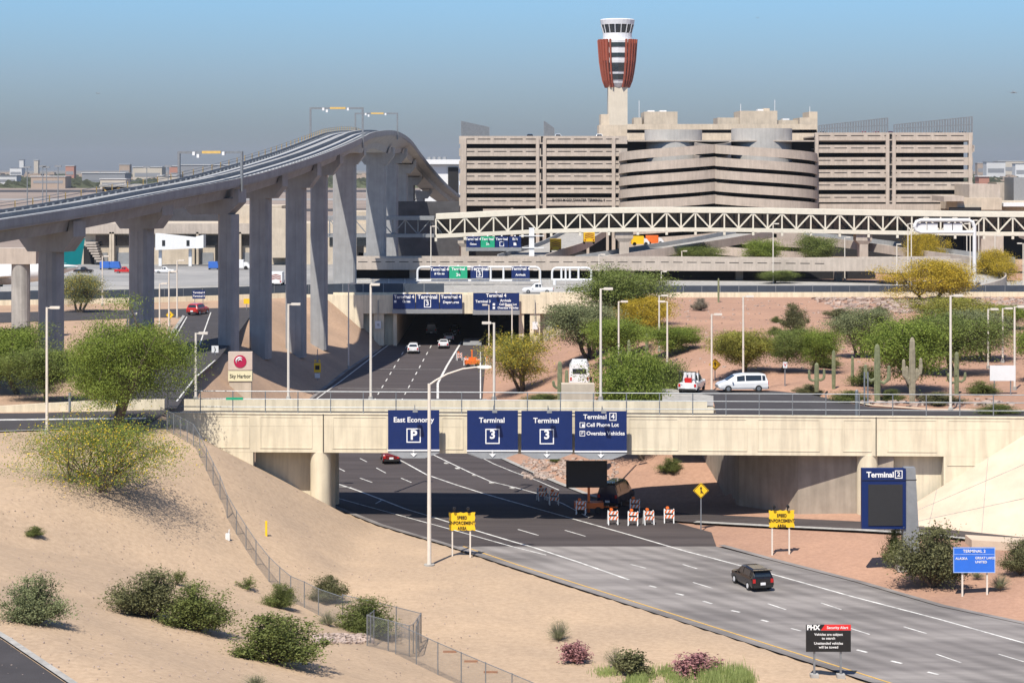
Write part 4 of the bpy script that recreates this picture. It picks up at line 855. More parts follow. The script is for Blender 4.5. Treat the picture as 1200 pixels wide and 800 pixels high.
# ---------------- terminal building and hangars left ----------------
TM = thing('terminal_building', 'long low tan airport terminal behind the guideway columns', 'terminal building', (-60, 480, 8.4))
DT = 478
def tb(name, p0, p1, yt, yb_, D0=DT, D1=DT+20, m_=None): return wbox(name, gX(p0, D0), gX(p1, D0), D0, D1, max(8.3, gZ(yb_, D0)), gZ(yt, D0), m_ or M_tan2, TM)
tb('main_block', 96, 540, 262, 314, DT+2, DT+24); tb('roof_band', 96, 318, 262, 274, DT, DT+2, M_tan); tb('upper_block', 262, 330, 241, 262, DT+4, DT+20); tb('upper_block', 316, 340, 245, 302, DT-3, DT+2); tb('upper_block', 412, 436, 248, 268, DT+3, DT+20); tb('dark_bay', 466, 538, 236, 313, DT+1, DT+1.8, mat('dark_grey_facade', (.07, .07, .075), .8, .2, .4))
for a, b in ((112, 128), (132, 154), (182, 228), (232, 258), (281, 300), (342, 350), (386, 392), (418, 432)): tb('window', a, b, 276, 288, DT+1.8, DT+2.1, M_glass)
for p in (128, 131, 154, 230, 259, 280): tb('column', p, p+2.6, 272, 314, DT, DT+2, M_tan2)
for a, b in ((137, 153), (236, 250), (264, 268), (285, 296), (120, 126), (420, 430)): tb('service_door', a, b, 296, 312, DT+1.8, DT+2.1, M_grey)
for a, b in ((98, 110), (228, 234), (252, 258), (418, 426), (341, 349)): tb('dark_bay', a, b, 288, 313, DT+1.8, DT+2.12, M_void)
for i in range(8): tb('stair_step', 98+i*2.1, 112+i*1.0, 284+i*3, 286+i*3, DT-2, DT+1.5, M_tan)
# jet bridge
JB = thing('jet_bridge', 'white passenger jet bridge in front of the tan terminal', 'jet bridge', ((205-CX)*470/F, 470, 8.4))
m = MB(); m.hexa([(-4.5, 0, 3.8), (4.8, 0, 4.2), (4.8, 3, 4.2), (-4.5, 3, 3.8), (-4.5, 0, 7.6), (4.8, 0, 6.6), (4.8, 3, 6.6), (-4.5, 3, 7.6)]); m.build('tunnel', M_wpaint, JB)
m = MB(); m.loft([[(4.8, 0, 4.1), (4.8, 3, 4.1), (4.8, 3, 6.9), (4.8, 0, 6.9)], [(6.6, -.4, 4.3), (6.6, 3.4, 4.3), (6.6, 3.4, 7.3), (6.6, -.4, 7.3)]]); m.build('cab', M_wpaint, JB)
for x in (3.3, -3.6): m = MB(); m.box((x, 1.5, 2), (.7, .7, 4)); m.build('leg', M_wpaint, JB)
for x in (-2.6, 3): m = MB(); m.box((x, -.03, 5.4), (.7, .08, 1.3)); m.build('window', M_glass, JB)
# airliner at the far left
AP = thing('airliner', 'parked white airliner with teal tail at the left edge behind the pier', 'airliner', ((10-CX)*360/F, 360, 8.4), R(8)); M_teal = mat('teal_paint', (.0, .16, .18), .35, .05, 1)
m = MB(); m.path([(-22, 0, 3.6), (-19, 0, 4), (-14, 0, 4.1), (0, 0, 4.1), (6, 0, 4.4), (12, 0, 5.2)], [.4, 1.6, 2, 2, 1.6, .3], 16); m.build('fuselage', M_wpaint, AP, smooth=True)
m = MB(); m.loft([[(4, -.2, 5.6), (12.5, -.2, 5.6), (12.5, .2, 5.6), (4, .2, 5.6)], [(10, -.1, 10.2), (13.2, -.1, 10.2), (13.2, .1, 10.2), (10, .1, 10.2)]]); m.build('tail_fin', M_teal, AP)
for s_ in (-1, 1):
    m = MB(); m.loft([[(-6, s_*1.5, 3.2), (0, s_*1.5, 3.4), (0, s_*1.5, 3.7), (-6, s_*1.5, 3.5)], [(1, s_*15, 4.4), (3, s_*15, 4.4), (3, s_*15, 4.5), (1, s_*15, 4.5)]]); m.build('wing', M_wpaint, AP)
    m = MB(); m.loft([[(6.5, s_*.8, 5.0), (10, s_*.8, 5.0), (10, s_*.8, 5.2), (6.5, s_*.8, 5.2)], [(10.2, s_*6, 5.4), (12, s_*6, 5.4), (12, s_*6, 5.5), (10.2, s_*6, 5.5)]]); m.build('tailplane', M_teal, AP)
    m = MB(); m.tube((-5, s_*5, 2.4), (-1.5, s_*5, 2.4), .9, n=12); m.build('engine', M_teal, AP)
    m = MB(); m.tube((-2, s_*2.2, 0), (-2, s_*2.2, 3.4), .3, n=8); m.build('landing_gear', M_grey, AP)
m = MB(); m.path([(-18, 0, 5.2), (4, 0, 5.3), (10, 0, 5.7)], [.85, .85, .3], 10); m.build('teal_stripe', M_teal, AP)
# hangar shapes and white building
HG = thing('aircraft_hangar', 'dark open hangar with flat pale roof beyond the guideway', 'hangar', ((175-CX)*760/F, 760, 8.4))
D4 = 760
def hb_(name, p0, p1, yt, yb_, d0, d1, m_): return wbox(name, gX(p0, d0), gX(p1, d0), d0, d1, max(8.3, gZ(yb_, d0)), gZ(yt, d0), m_, HG)
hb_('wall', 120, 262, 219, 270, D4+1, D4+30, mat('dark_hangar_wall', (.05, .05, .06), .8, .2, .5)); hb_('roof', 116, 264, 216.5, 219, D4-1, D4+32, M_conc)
for i, p in enumerate(range(121, 200, 9)):
    z0, z1 = gZ(240, D4), gZ(219, D4); m = MB(); x0 = gX(p, D4); x1 = gX(p+9, D4); m.tube((x0 if i % 2 == 0 else x1, D4, z1-.3), (x1 if i % 2 == 0 else x0, D4, z0+2.5), .35, n=5); m.build('brace', M_ypost, HG, True)
WBD = thing('white_hangar', 'white flat roofed hangar building behind the guideway end', 'hangar', (gX(515, 700), 700, 8.4))
def wb_(name, p0, p1, yt, yb_, d0, d1, m_): return wbox(name, gX(p0, d0), gX(p1, d0), d0, d1, max(8.3, gZ(yb_, d0)), gZ(yt, d0), m_, WBD)
wb_('wall', 493, 539, 193, 262, 702, 740, M_wpaint); wb_('roof_fascia', 488, 540, 187, 192.5, 700, 742, M_wpaint); wb_('door', 525, 537, 196, 235, 701.5, 702, M_void)
for p in (501, 507, 513, 519): wb_('roof_unit', p, p+3.5, 184, 187, 705, 710, M_grey)
# building at the far right edge
RB = thing('low_terminal_block', 'tan low building with stepped roof right of the garage', 'building', (gX(1150, 500), 500, 8.4))
def rb_(name, p0, p1, yt, yb_, d0, d1, m_): return wbox(name, gX(p0, d0), gX(p1, d0), d0, d1, max(8.3, gZ(yb_, d0)), gZ(yt, d0), m_, RB)
rb_('block', 1122, 1174, 232, 246, 500, 520, M_tan2); rb_('block', 1136, 1172, 216, 232, 503, 520, M_tan); rb_('block', 1106, 1130, 230, 236, 498, 512, M_tan); rb_('block', 1172, 1230, 236, 262, 505, 520, M_tan2); rb_('roof', 1176, 1230, 238, 242, 500, 505, M_wpaint); rb_('block', 1168, 1192, 214, 236, 530, 540, M_tan); rb_('block', 1188, 1215, 208, 236, 520, 530, M_grey); rb_('dark_bay', 1113, 1150, 243, 256, 499, 500, M_void); rb_('support', 1150, 1176, 246, 330, 502, 508, M_tan)
rb_('block', 1130, 1240, 262, 330, 515, 516, M_void)

# ---------------- far city ----------------
random.seed(7)
bm_ = [mat('far_building_%s' % n, c, .9, .1, .01) for n, c in (('cream', (.5, .45, .38)), ('tan', (.38, .30, .24)), ('white', (.62, .62, .62)), ('rust', (.40, .2, .15)), ('grey', (.25, .26, .28)))]
def farb(px, w, yt, D, k, lab, cat='building', name='far_building', grp='low buildings of the distant city'):
    x = gX(px, D); ww = w*D/F; z1 = gZ(yt, D)-GR; t = thing(name, lab, cat, (x, D, GR), 0, grp)
    m = MB(); m.box((0, 0, z1/2), (ww, ww*.6+8, z1)); m.build('wall', bm_[k], t)
    m = MB(); m.box((0, 0, z1+.3), (ww+1.5, ww*.6+9.5, .7)); m.build('roof', bm_[2 if k != 2 else 4], t)
    if w > 8 and z1 > 3:
        m = MB(); m.box((0, -(ww*.6+8)/2-.1, z1*.55), (ww*.86, .3, max(.8, z1*.22))); m.build('window_band', bm_[4], t)
spec = [(26, 5, 187.5, 4200, 2, 'twin pale towers, left one, on the distant skyline'), (43, 5, 188, 4200, 0, 'pale tower standing alone on the distant left skyline'), (20, 14, 197, 4100, 2, 'white low block at the foot of the distant towers'),
        (83, 10, 194.5, 3400, 3, 'small red and white building on the distant left skyline'), (147, 12, 193, 3300, 1, 'tan block house on the distant left skyline'), (175, 34, 196, 2900, 0, 'long salmon building above the dark hangar'),
        (210, 20, 195, 2700, 3, 'rust red building wing left of the dark roof'), (245, 60, 193.5, 2600, 4, 'long dark blue grey roof on the left skyline'), (125, 50, 203, 2500, 4, 'long dark roofed shed beyond the airfield'),
        (60, 40, 207, 2300, 1, 'long tan warehouse beyond the airfield'), (135, 30, 210, 2200, 0, 'pale warehouse in front of the dark sheds'), (10, 24, 206, 2500, 2, 'pale low building at the far left edge'), (200, 26, 206, 2100, 0, 'cream warehouse behind the sloping guideway'),
        (1151, 12, 207, 1500, 3, 'rust brick building right of the garage'), (1165, 22, 190, 3600, 2, 'white mid rise block on the right skyline'), (1182, 30, 189, 4400, 0, 'long cream building on the right skyline'), (1196, 16, 192, 3300, 2, 'pale building at the right edge of the skyline'), (1150, 12, 191, 4200, 1, 'tan building beside the garage on the skyline')]
for s_ in spec: farb(*s_)
cityb = MB()
for i in range(150):
    px = random.choice([random.uniform(-60, 480), random.uniform(1142, 1260)]); D = random.uniform(2400, 6500); hgt = random.uniform(4, 13); w = random.uniform(3, 20)*D/F
    cityb.box((gX(px, D), D, GR+hgt/2), (w, w*.6+8, hgt)); cityb.box((gX(px, D)+w*.1, D, GR+hgt+.6), (w*.3, 6, 1.4))
tag(cityb.build('distant_city', bm_[1]), 'low tan and grey mass of the distant city in the haze', 'city', kind='stuff')
# ---------------- vegetation ----------------
def quads(name, C, size, asp, m, rng, up=.0, parent=None, vert=False):
    n = len(C); a = rng.normal(size=(n, 3)); a[:, 2] += up
    if vert: a[:, 2] = np.abs(a[:, 2])*2.2
    a /= np.linalg.norm(a, axis=1, keepdims=True); b = rng.normal(size=(n, 3)); b -= (b*a).sum(1, keepdims=True)*a; b /= np.linalg.norm(b, axis=1, keepdims=True)
    s = size*rng.uniform(.6, 1.35, (n, 1)); a = a*s*.5; b = b*s*asp*.5
    vs = np.stack([C-a-b*.4, C-a*.1+b*-1, C+a, C-a*.1+b], 1).reshape(-1, 3)
    me = bpy.data.meshes.new(name); me.vertices.add(4*n); me.vertices.foreach_set('co', vs.reshape(-1)); me.loops.add(4*n); me.loops.foreach_set('vertex_index', np.arange(4*n)); me.polygons.add(n)
    me.polygons.foreach_set('loop_start', np.arange(n)*4); me.polygons.foreach_set('loop_total', np.full(n, 4)); me.update(calc_edges=True); me.materials.append(m)
    o = bpy.data.objects.new(name, me); COL.objects.link(o); o.parent = parent; return o
def tree_geo(seed, h, w, base, n, leaf, m, root, stems=1, droop=0, airy=0.0, limbs=9, trunk_r=.16, asp=.45, flowers=None, flat_=1.0):
    """trunk(s) that fork into limbs and twigs; leaf clumps sit round the twig ends, leaving gaps between"""
    rng = np.random.default_rng(seed); rd = random.Random(seed); mb = MB(); ends = []
    zc = base+(h-base)*.45
    for s_ in range(stems):
        a0 = rd.uniform(0, 6.28); ln = (.25 if stems > 1 else .08)*w*.5; foot = V((math.cos(a0)*.1*stems, math.sin(a0)*.1*stems, -.15)); fork = V((math.cos(a0)*ln, math.sin(a0)*ln, base*rd.uniform(.75, 1.05)+.15))
        mb.path([foot, foot.lerp(fork, .5)+V((rd.uniform(-.1, .1), rd.uniform(-.1, .1), 0)), fork], [trunk_r*1.25, trunk_r, trunk_r*.8], 7)
        for k in range(max(3, limbs//stems)):
            a = a0+rd.uniform(-1.3, 1.3) if stems > 1 else 2*PI*k/limbs+rd.uniform(-.4, .4); e = rd.uniform(.1, 1.0)
            # limb end on a lumpy ellipsoid
            rr = w*.5*math.cos(e*1.35)*rd.uniform(.62, .98); zz = zc+(h-zc)*math.sin(e*1.5)*rd.uniform(.7, .98); tip = V((math.cos(a)*rr, math.sin(a)*rr, zz)); mid = fork.lerp(tip, .5)+V((rd.uniform(-.3, .3), rd.uniform(-.3, .3), rd.uniform(0, .35)))*w*.08
            mb.path([fork, mid, tip], [trunk_r*.55, trunk_r*.38, trunk_r*.12], 5); ends += [tip, mid.lerp(tip, .55)]
            for j in range(5):
                st = fork.lerp(mid, rd.uniform(.3, 1)) if j < 2 else mid.lerp(tip, rd.uniform(.1, .9)); d = V((rd.gauss(0, 1), rd.gauss(0, 1), rd.gauss(.15, .6)-droop*.5)).normalized()*w*rd.uniform(.10, .24)
                q = st+d; mb.path([st, st+d*.5+V((0, 0, .05*w)), q], [trunk_r*.2, trunk_r*.13, trunk_r*.05], 4); ends.append(q)
    E = np.array([tuple(q) for q in ends]); k = len(E); wt = rng.uniform(.35, 1.6, k); wt /= wt.sum(); pick = rng.choice(k, n, p=wt)
    sp = w*(.066+.02*airy)*rng.uniform(.7, 1.35, k)[pick][:, None]; C = E[pick]+rng.normal(size=(n, 3))*sp*np.array([1, 1, .5*flat_])
    if droop: C[:, 2] -= droop*np.abs(rng.normal(size=n))*w*.09
    C = C[C[:, 2] > max(.05, base*(.35 if droop < .5 else .8))]
    tr = mb.build('trunk', M_bark, root); cr_ = quads('crown', C, leaf, asp, m, rng, vert=droop > .5, parent=root)
    if flowers is not None: f_, fm = flowers; q = C[rng.choice(len(C), int(len(C)*f_))]+rng.normal(size=(int(len(C)*f_), 3))*.08; quads('blossom', q, leaf*.8, .8, fm, rng, parent=root)
    return root
def measure(kind):
    r = TREEP[kind]['root']; c = [o for o in r.children if o.name.startswith(('crown', 'foliage'))][0]; n = len(c.data.vertices); a = np.empty(n*3); c.data.vertices.foreach_get('co', a); a = a.reshape(-1, 3)
    TREEP[kind]['w'] = .5*sum(np.percentile(a[:, k], 98)-np.percentile(a[:, k], 2) for k in (0, 1)); TREEP[kind]['h'] = float(np.percentile(a[:, 2], 99))
L_mesq = leafmat('mesquite_leaf', (.08, .11, .025), (.24, .29, .075), .8)
L_grey = leafmat('grey_green_leaf', (.11, .13, .06), (.28, .31, .15), .8)
L_brt = leafmat('bright_green_leaf', (.095, .14, .02), (.27, .34, .06), .8)
L_yg = leafmat('yellow_green_leaf', (.14, .15, .03), (.38, .36, .07), .8)
L_yel = leafmat('yellow_blossom', (.28, .22, .03), (.62, .45, .04), 1.0)
L_flow = leafmat('bright_yellow_flower', (.60, .42, .03), (.80, .60, .06), 1.0)
L_creo = leafmat('creosote_leaf', (.075, .078, .034), (.21, .21, .095), 2.0)
L_creog = leafmat('green_creosote_leaf', (.07, .09, .024), (.20, .23, .065), 2.0)
L_dry = leafmat('dry_grey_twigs', (.15, .13, .10), (.33, .29, .22), 2.0, .1)
L_pink = leafmat('pink_bloom', (.22, .10, .10), (.50, .26, .26), 3.0)
L_grass = leafmat('bright_grass_blade', (.14, .19, .05), (.36, .42, .15), 1.5)
TREEP = {}
def plant(kind, px, pbase, wpx, ytop, label, name, cat, group, D=None, rz=None, mcol=None, zb=None):
    """copy of the prototype of a kind, scaled to the height and spread seen in the photo"""
    p = T(px, pbase) if D is None else V(((px-CX)*D/F, D, hz1((px-CX)*D/F, D) if zb is None else zb)); s = p.y/F; w = wpx*s; base_y = HY+(H-p.z)/s; h = (base_y-ytop)*s
    pr = TREEP[kind]; pr['used'] = pr.get('used', 0)+1
    r = pr['root'] if pr['used'] == 1 else dup(pr['root'])
    r.name = name; r.location = p; r.rotation_euler = (0, 0, rz if rz is not None else (pr['used']*1.9) % 6.28); r.scale = (w/pr['w'], w/pr['w'], h/pr['h']); tag(r, label, cat, group)
    if mcol:
        for c in r.children:
            if c.name.startswith('crown') or c.name.startswith('foliage'): c.material_slots[0].link = 'OBJECT'; c.material_slots[0].material = mcol
    return r
def proto(kind, h, w, **k):
    r = thing('tree', None, None); TREEP[kind] = dict(root=r, h=h, w=w*1.08); tree_geo(root=r, h=h, w=w, **k); measure(kind)
proto('mesq', 7, 8, seed=11, base=2.0, n=44000, leaf=.155, m=L_mesq, stems=2, limbs=18, airy=.5)
proto('mesq2', 6, 7, seed=12, base=1.7, n=42000, leaf=.15, m=L_grey, stems=3, limbs=18, airy=.4)
proto('bright', 6, 7, seed=13, base=1.4, n=44000, leaf=.145, m=L_brt, stems=2, limbs=20, airy=.4)
proto('palo', 6, 7, seed=14, base=1.2, n=26000, leaf=.135, m=L_grey, stems=3, limbs=20, airy=1.2, flowers=(.18, L_flow))
proto('yellow', 5, 8, seed=15, base=.6, n=36000, leaf=.15, m=L_yel, stems=3, limbs=22, airy=.4)
proto('big', 9.5, 11.5, seed=21, base=3.0, n=95000, leaf=.16, m=L_brt, stems=2, limbs=20, airy=-.7, droop=.7, trunk_r=.26, asp=.3)
proto('sparse', 4.6, 11, seed=23, base=.5, n=30000, leaf=.13, m=L_brt, stems=7, limbs=42, airy=.3, trunk_r=.085, asp=.35, flowers=(.14, L_flow))
# large left tree and its companions
plant('big', 134, 504, 152, 366, 'big drooping bright green tree standing at the left end of the bridge', 'willow_like_tree', 'tree', None, D=176.5, rz=.4)
plant('sparse', 108, 574, 168, 483, 'wide airy palo verde bush with yellow flowers on the near bank', 'palo_verde_bush', 'bush', None, rz=1.0)
GT = 'green desert trees behind the road bridge'
for k, px, pb, w, yt, lab, D in [
    ('bright', 25, 470, 80, 388, 'dense green tree at the left edge beside the cream wall', 205), ('mesq', 55, 474, 78, 408, 'dark green tree between the left edge tree and the big drooping tree', 200),
    ('mesq', -12, 470, 90, 385, 'tree cut by the left edge of the photo', 212), ('palo', 94, 366, 52, 321, 'pale yellow green tree between the two leftmost piers', None),
    ('mesq2', 693, 420, 82, 357, 'grey green tree left of the bright green ones, beside the portal wing wall', None), ('bright', 716, 423, 66, 374, 'bright green rounded tree behind the white minibus', None),
    ('mesq', 748, 392, 92, 318, 'tall spreading green tree above the yellow blossoming one', None), ('yellow', 762, 392, 62, 349, 'yellow blossoming tree in front of the tall green one', None),
    ('bright', 780, 420, 56, 384, 'low bright green tree right of the saguaro with stubby arms', None), ('palo', 613, 458, 74, 390, 'airy grey yellow palo verde beside the orange barricades', None),
    ('bright', 756, 466, 78, 414, 'low wide bright green bushy tree just behind the bridge railing', 203), ('mesq', 780, 452, 50, 420, 'small tree touching the low wide tree behind the railing', 212),
    ('bright', 872, 438, 66, 388, 'green tree behind the white minivan', None), ('mesq', 913, 436, 50, 386, 'medium green tree right of the minivan tree', None), ('bright', 948, 438, 46, 388, 'green tree left of the grey green round one', None),
    ('mesq2', 1007, 418, 62, 363, 'round grey green tree standing alone on the red slope', None), ('yellow', 1088, 362, 90, 306, 'large yellow blossoming tree at the top of the red slope', 350),
    ('mesq2', 1110, 400, 96, 352, 'grey green tree just below the large yellow tree', 275), ('bright', 1075, 462, 90, 380, 'bright green tree behind the tallest saguaro', None), ('mesq', 1118, 455, 100, 372, 'broad dark green tree behind the tall light pole', 222),
    ('mesq2', 1158, 440, 74, 365, 'grey green tree right of the tall light pole', 240), ('bright', 1185, 420, 60, 358, 'bright green tree at the right edge of the photo', 290),
    ('yellow', 1166, 330, 48, 294, 'yellow tree right of the white tube gantry', 385), ('yellow', 1087, 300, 40, 272, 'yellow tree seen under the white tube gantry', 425),
    ('bright', 883, 308, 42, 282, 'green tree in front of the spiral ramps', 430), ('mesq', 965, 308, 42, 277, 'green tree right of the spiral ramps under the truss bridge', 428), ('mesq', 905, 335, 36, 317, 'low dark green tree in the shade below the elevated road', 402), ('mesq', 815, 306, 44, 288, 'dark shaded tree under the elevated ramps', 436),
    ('bright', 1230, 470, 60, 380, 'tree cut by the right edge of the photo', 215)]:
    plant(k, px, pb, w, yt, lab, 'blossoming_tree' if k == 'yellow' else ('palo_verde_tree' if k == 'palo' else 'mesquite_tree'), 'tree', 'yellow blossoming trees' if k == 'yellow' else GT, D=D, mcol=L_yg if px in (872, 613, 1110) else None)
# bushes
def bush_proto(kind, n, leaf, m, seed, tw=26, hang=0, asp=.45, clumps=34, stem_m=None):
    rng = np.random.default_rng(seed); rd = random.Random(seed); r = thing('bush', None, None); mb = MB(); E = []
    for i in range(tw):
        a = rd.uniform(0, 6.28); e = rd.uniform(.25, 1.45); L_ = rd.uniform(.7, 1.0); tip = V((math.cos(a)*math.cos(e)*.55, math.sin(a)*math.cos(e)*.55, math.sin(e)*.9+.05))*L_; mid = tip*.5+V((0, 0, .05))
        mb.path([V((0, 0, -.05)), mid, tip], [.018, .012, .004], 4); E += [tip, mid.lerp(tip, .4), mid]
    E = np.array([tuple(q) for q in E]); k = len(E); pick = rng.integers(0, k, n); C = E[pick]+rng.normal(size=(n, 3))*.075*rng.uniform(.5, 1.4, k)[pick][:, None]; C = C[C[:, 2] > .01]
    mb.build('stems', stem_m or M_bark, r); quads('foliage', C, leaf, asp, m, rng, parent=r, up=.3); TREEP[kind] = dict(root=r, h=1.0, w=1.1); measure(kind)
bush_proto('creo', 15000, .042, L_creo, 31); bush_proto('creo2', 15000, .04, L_creog, 32, tw=34); bush_proto('fine', 4200, .045, L_dry, 33, tw=60, asp=.16, stem_m=L_dry); bush_proto('pink', 2600, .075, L_pink, 34, tw=20, asp=.8); bush_proto('palmy', 900, .12, L_creog, 35, tw=14, asp=.2)
BG = 'desert bushes on the gravel banks'
for k, px, pb, w, yt, lab, mc in [
    ('creo2', 40, 628, 20, 617, 'tiny dark green tuft alone high on the left bank', None), ('creo2', 42, 730, 62, 677, 'feathery grey green shrub near the left edge above the near road', L_grey),
    ('creo', 176, 723, 74, 672, 'broad olive creosote bush, left one of the joined pair', None), ('creo2', 230, 738, 70, 686, 'bright green creosote bush, right one of the joined pair', None), ('palmy', 207, 685, 22, 667, 'small spiky green tuft behind the joined pair of bushes', None),
    ('palmy', 290, 691, 22, 676, 'small bright green tuft left of the chain link fence', None), ('creo2', 328, 712, 34, 685, 'green bush growing against the chain link fence', None), ('creo', 385, 706, 36, 676, 'olive bush alone between fence and road', None),
    ('creo', 322, 776, 88, 722, 'large olive creosote bush left of the fence, nearest the bottom', L_creog), ('creo2', 430, 743, 58, 702, 'sprawling yellow green bush at the corner of the fence', None), ('fine', 384, 733, 22, 716, 'thin grey green weed by the fence next to the sprawling bush', L_grey),
    ('fine', 655, 750, 28, 726, 'dry grey tuft on the bank above the pink one', None), ('pink', 674, 777, 28, 753, 'small pinkish shrub on the near bank', None), ('fine', 722, 783, 26, 758, 'grey rounded shrub among the grasses at the bottom', None),
    ('pink', 740, 792, 36, 764, 'brown and pink shrub touching the grey rounded one', L_creo), ('pink', 815, 792, 42, 767, 'pink flowering shrub above the bright grass', None), ('fine', 300, 806, 30, 790, 'grey tuft cut by the bottom edge', None),
    ('creo', 1093, 686, 72, 620, 'big olive bush beside the Terminal 2 sign pylon', None), ('creo2', 1050, 664, 26, 620, 'dark bush half hidden behind the Terminal 2 sign pylon', None), ('fine', 1172, 690, 24, 673, 'small grey bush right of the bright blue sign', None), ('creo', 1196, 672, 34, 634, 'olive bush cut by the right edge', None), ('fine', 1145, 677, 16, 669, 'tiny dry tuft behind the bright blue sign posts', None),
    ('creo2', 785, 553, 24, 537, 'green bush on the red slope seen under the bridge', None), ('creo2', 651, 541, 12, 534, 'small tuft on the rocks seen under the bridge', None),
    ('creo', 930, 388, 26, 357, 'dark small shrub tree on the upper red slope', L_creo), ('creo', 985, 373, 30, 362, 'wide low dark shrub on the upper red slope', None), ('creo2', 910, 378, 12, 371, 'small green tuft on the upper slope left of the shrub tree', None), ('creo2', 908, 392, 15, 383, 'green tuft below the smaller one on the upper slope', None), ('creo', 821, 364, 17, 350, 'brown red shrub at the top of the slope near the lone saguaro', L_dry), ('creo', 1031, 368, 14, 359, 'grey tuft among the slope rocks left of the yellow tree', None),
    ('creo2', 995, 470, 40, 458, 'low green bush behind the railing left of the saguaros', None), ('creo2', 1045, 470, 26, 457, 'low green bush between the two big saguaros', None), ('creo', 1100, 474, 46, 460, 'wide low bush behind the railing below the light pole', None), ('creo2', 1150, 462, 32, 447, 'yellowish green bush under the blank sign back', L_creog), ('creo2', 1168, 484, 44, 474, 'very low wide green bush at the right behind the railing', None), ('creo', 948, 464, 28, 451, 'orange brown and green bush near the small saguaros', None),
    ('creo2', 640, 470, 44, 462, 'flat green ground bush behind the railing near the minibus', None), ('creo', 700, 352, 20, 340, 'bush on top of the portal wing wall', None), ('creo', 161, 396, 16, 386, 'round brown bush between the left piers', L_creo), ('creo2', 968, 431, 30, 415, 'green bush between the slope trees and the saguaros', None), ('creo2', 1015, 452, 34, 430, 'green bush behind the left big saguaro', None)]:
    plant(k, px, pb, w, yt, lab, 'desert_bush', 'bush', BG, mcol=mc)
# bright grass clump at the bottom (nobody could count the blades)
rng = np.random.default_rng(5); mbg = MB()
tuf = [(rng.uniform(706, 898), rng.uniform(788, 826), rng.uniform(.45, 1.15)) for _ in range(46)]
for i in range(9000):
    tx, ty, th = tuf[i % 46]; px = tx+rng.normal()*6.5; p = G(px, ty+rng.normal()*3, .15); hgt = rng.uniform(.3, 1.1)*th*(1.0 if 805 < px < 885 else .6); a = rng.uniform(0, 6.28); l = rng.uniform(.05, .35)*hgt; dx, dy = math.cos(a)*l, math.sin(a)*l; w = .016
    z = hz1(p.x, p.y) if i % 40 == 0 else z_; z_ = z
    mbg.add([(p.x-w, p.y, z), (p.x+w, p.y, z), (p.x+dx*.4+w*.7, p.y+dy*.4, z+hgt*.6), (p.x+dx*.4-w*.7, p.y+dy*.4, z+hgt*.6), (p.x+dx, p.y+dy, z+hgt)], [(0, 1, 2, 3), (3, 2, 4)])
tag(mbg.build('grass', L_grass), 'bright green wispy desert grass along the bottom edge', 'grass', kind='stuff')
# saguaros
M_sag = mat('saguaro_skin', (.20, .215, .12), .75, .22, 2.5); M_sagt = mat('saguaro_tan_skin', (.30, .265, .19), .8, .22, 2.5)
def saguaro(px, pb, yt, wpx, arms, lab, m_=None, D=None):
    p = T(px, pb) if D is None else V(((px-CX)*D/F, D, GR)); s = p.y/F; h = (HY+(H-p.z)/s-yt)*s; r = wpx*s*.44; t = thing('saguaro', lab, 'saguaro', p, 0, 'saguaro cacti')
    def rib(pts, rs, nm):
        pts = [V(q) for q in pts]; n = 20; rings = []
        for k, c in enumerate(pts):
            tg = (pts[min(k+1, len(pts)-1)]-pts[max(k-1, 0)]).normalized(); u = V((0, 1, 0)).cross(tg); u = V((1, 0, 0)) if u.length < .1 else u.normalized(); w = tg.cross(u)
            rings.append([tuple(c+(u*math.cos(2*PI*i/n)+w*math.sin(2*PI*i/n))*rs[k]*(1.08 if i % 2 else .86)) for i in range(n)])
        m = MB(); m.loft(rings); m.build(nm, m_ or M_sag, t)
    rib([(0, 0, -.1), (0, 0, h*.3), (0, 0, h*.7), (0, 0, h*.94), (0, 0, h*.985), (0, 0, h)], [r*.85, r*1.0, r*.95, r*.8, r*.5, r*.1], 'stem')
    for sd, z0, out, z1 in arms:
        o_ = out*s*1.25; ra = r*.6
        rib([(0, 0, z0*h), (sd*o_*.55, 0, z0*h-.04*h), (sd*o_*.92, 0, z0*h+.02*h), (sd*o_, 0, z0*h+.1*h), (sd*o_, 0, z1*h*.97), (sd*o_, 0, z1*h)], [ra*.8, ra*.9, ra, ra, ra*.75, ra*.1], 'arm')
saguaro(1028, 478, 403, 8, [(-1, .42, 11, .66), (1, .38, 11, .64)], 'big saguaro with two raised arms, green, behind the railing', D=197)
saguaro(1069, 482, 395, 8, [(-1, .42, 8, .68), (1, .46, 8, .70), (-1, .36, 5, .58), (1, .40, 4.5, .55)], 'tallest tan saguaro with clustered arms', M_sagt, D=195)
saguaro(1121, 470, 412, 6, [(-1, .30, 8, .5), (1, .33, 8, .52)], 'dark saguaro just right of the tall light pole', D=205)
saguaro(977, 462, 410, 5, [], 'slim armless saguaro left of the big saguaros', D=210); saguaro(999, 458, 417, 4, [], 'small slim saguaro between the slim one and the big green one', D=213)
saguaro(957, 464, 425, 6, [(-1, .4, 7, .75), (1, .42, 7, .8)], 'short saguaro with stubby arms near the yield sign', D=208)
saguaro(842, 357, 326, 2.6, [], 'lone thin saguaro at the top of the slope against the fence', D=345)
saguaro(656, 478, 423, 6.5, [(-1, .35, 6, .5), (1, .3, 6.5, .72)], 'thick saguaro left of the white minibus', D=200); saguaro(664, 476, 433, 5, [], 'second saguaro stem close to the thick one by the minibus', D=201)
saguaro(737, 440, 398, 5, [(-1, .35, 7, .72), (1, .38, 7, .70)], 'saguaro with stubby arms between the green trees'); saguaro(758, 418, 391, 4.2, [], 'short single saguaro right of the armed one')
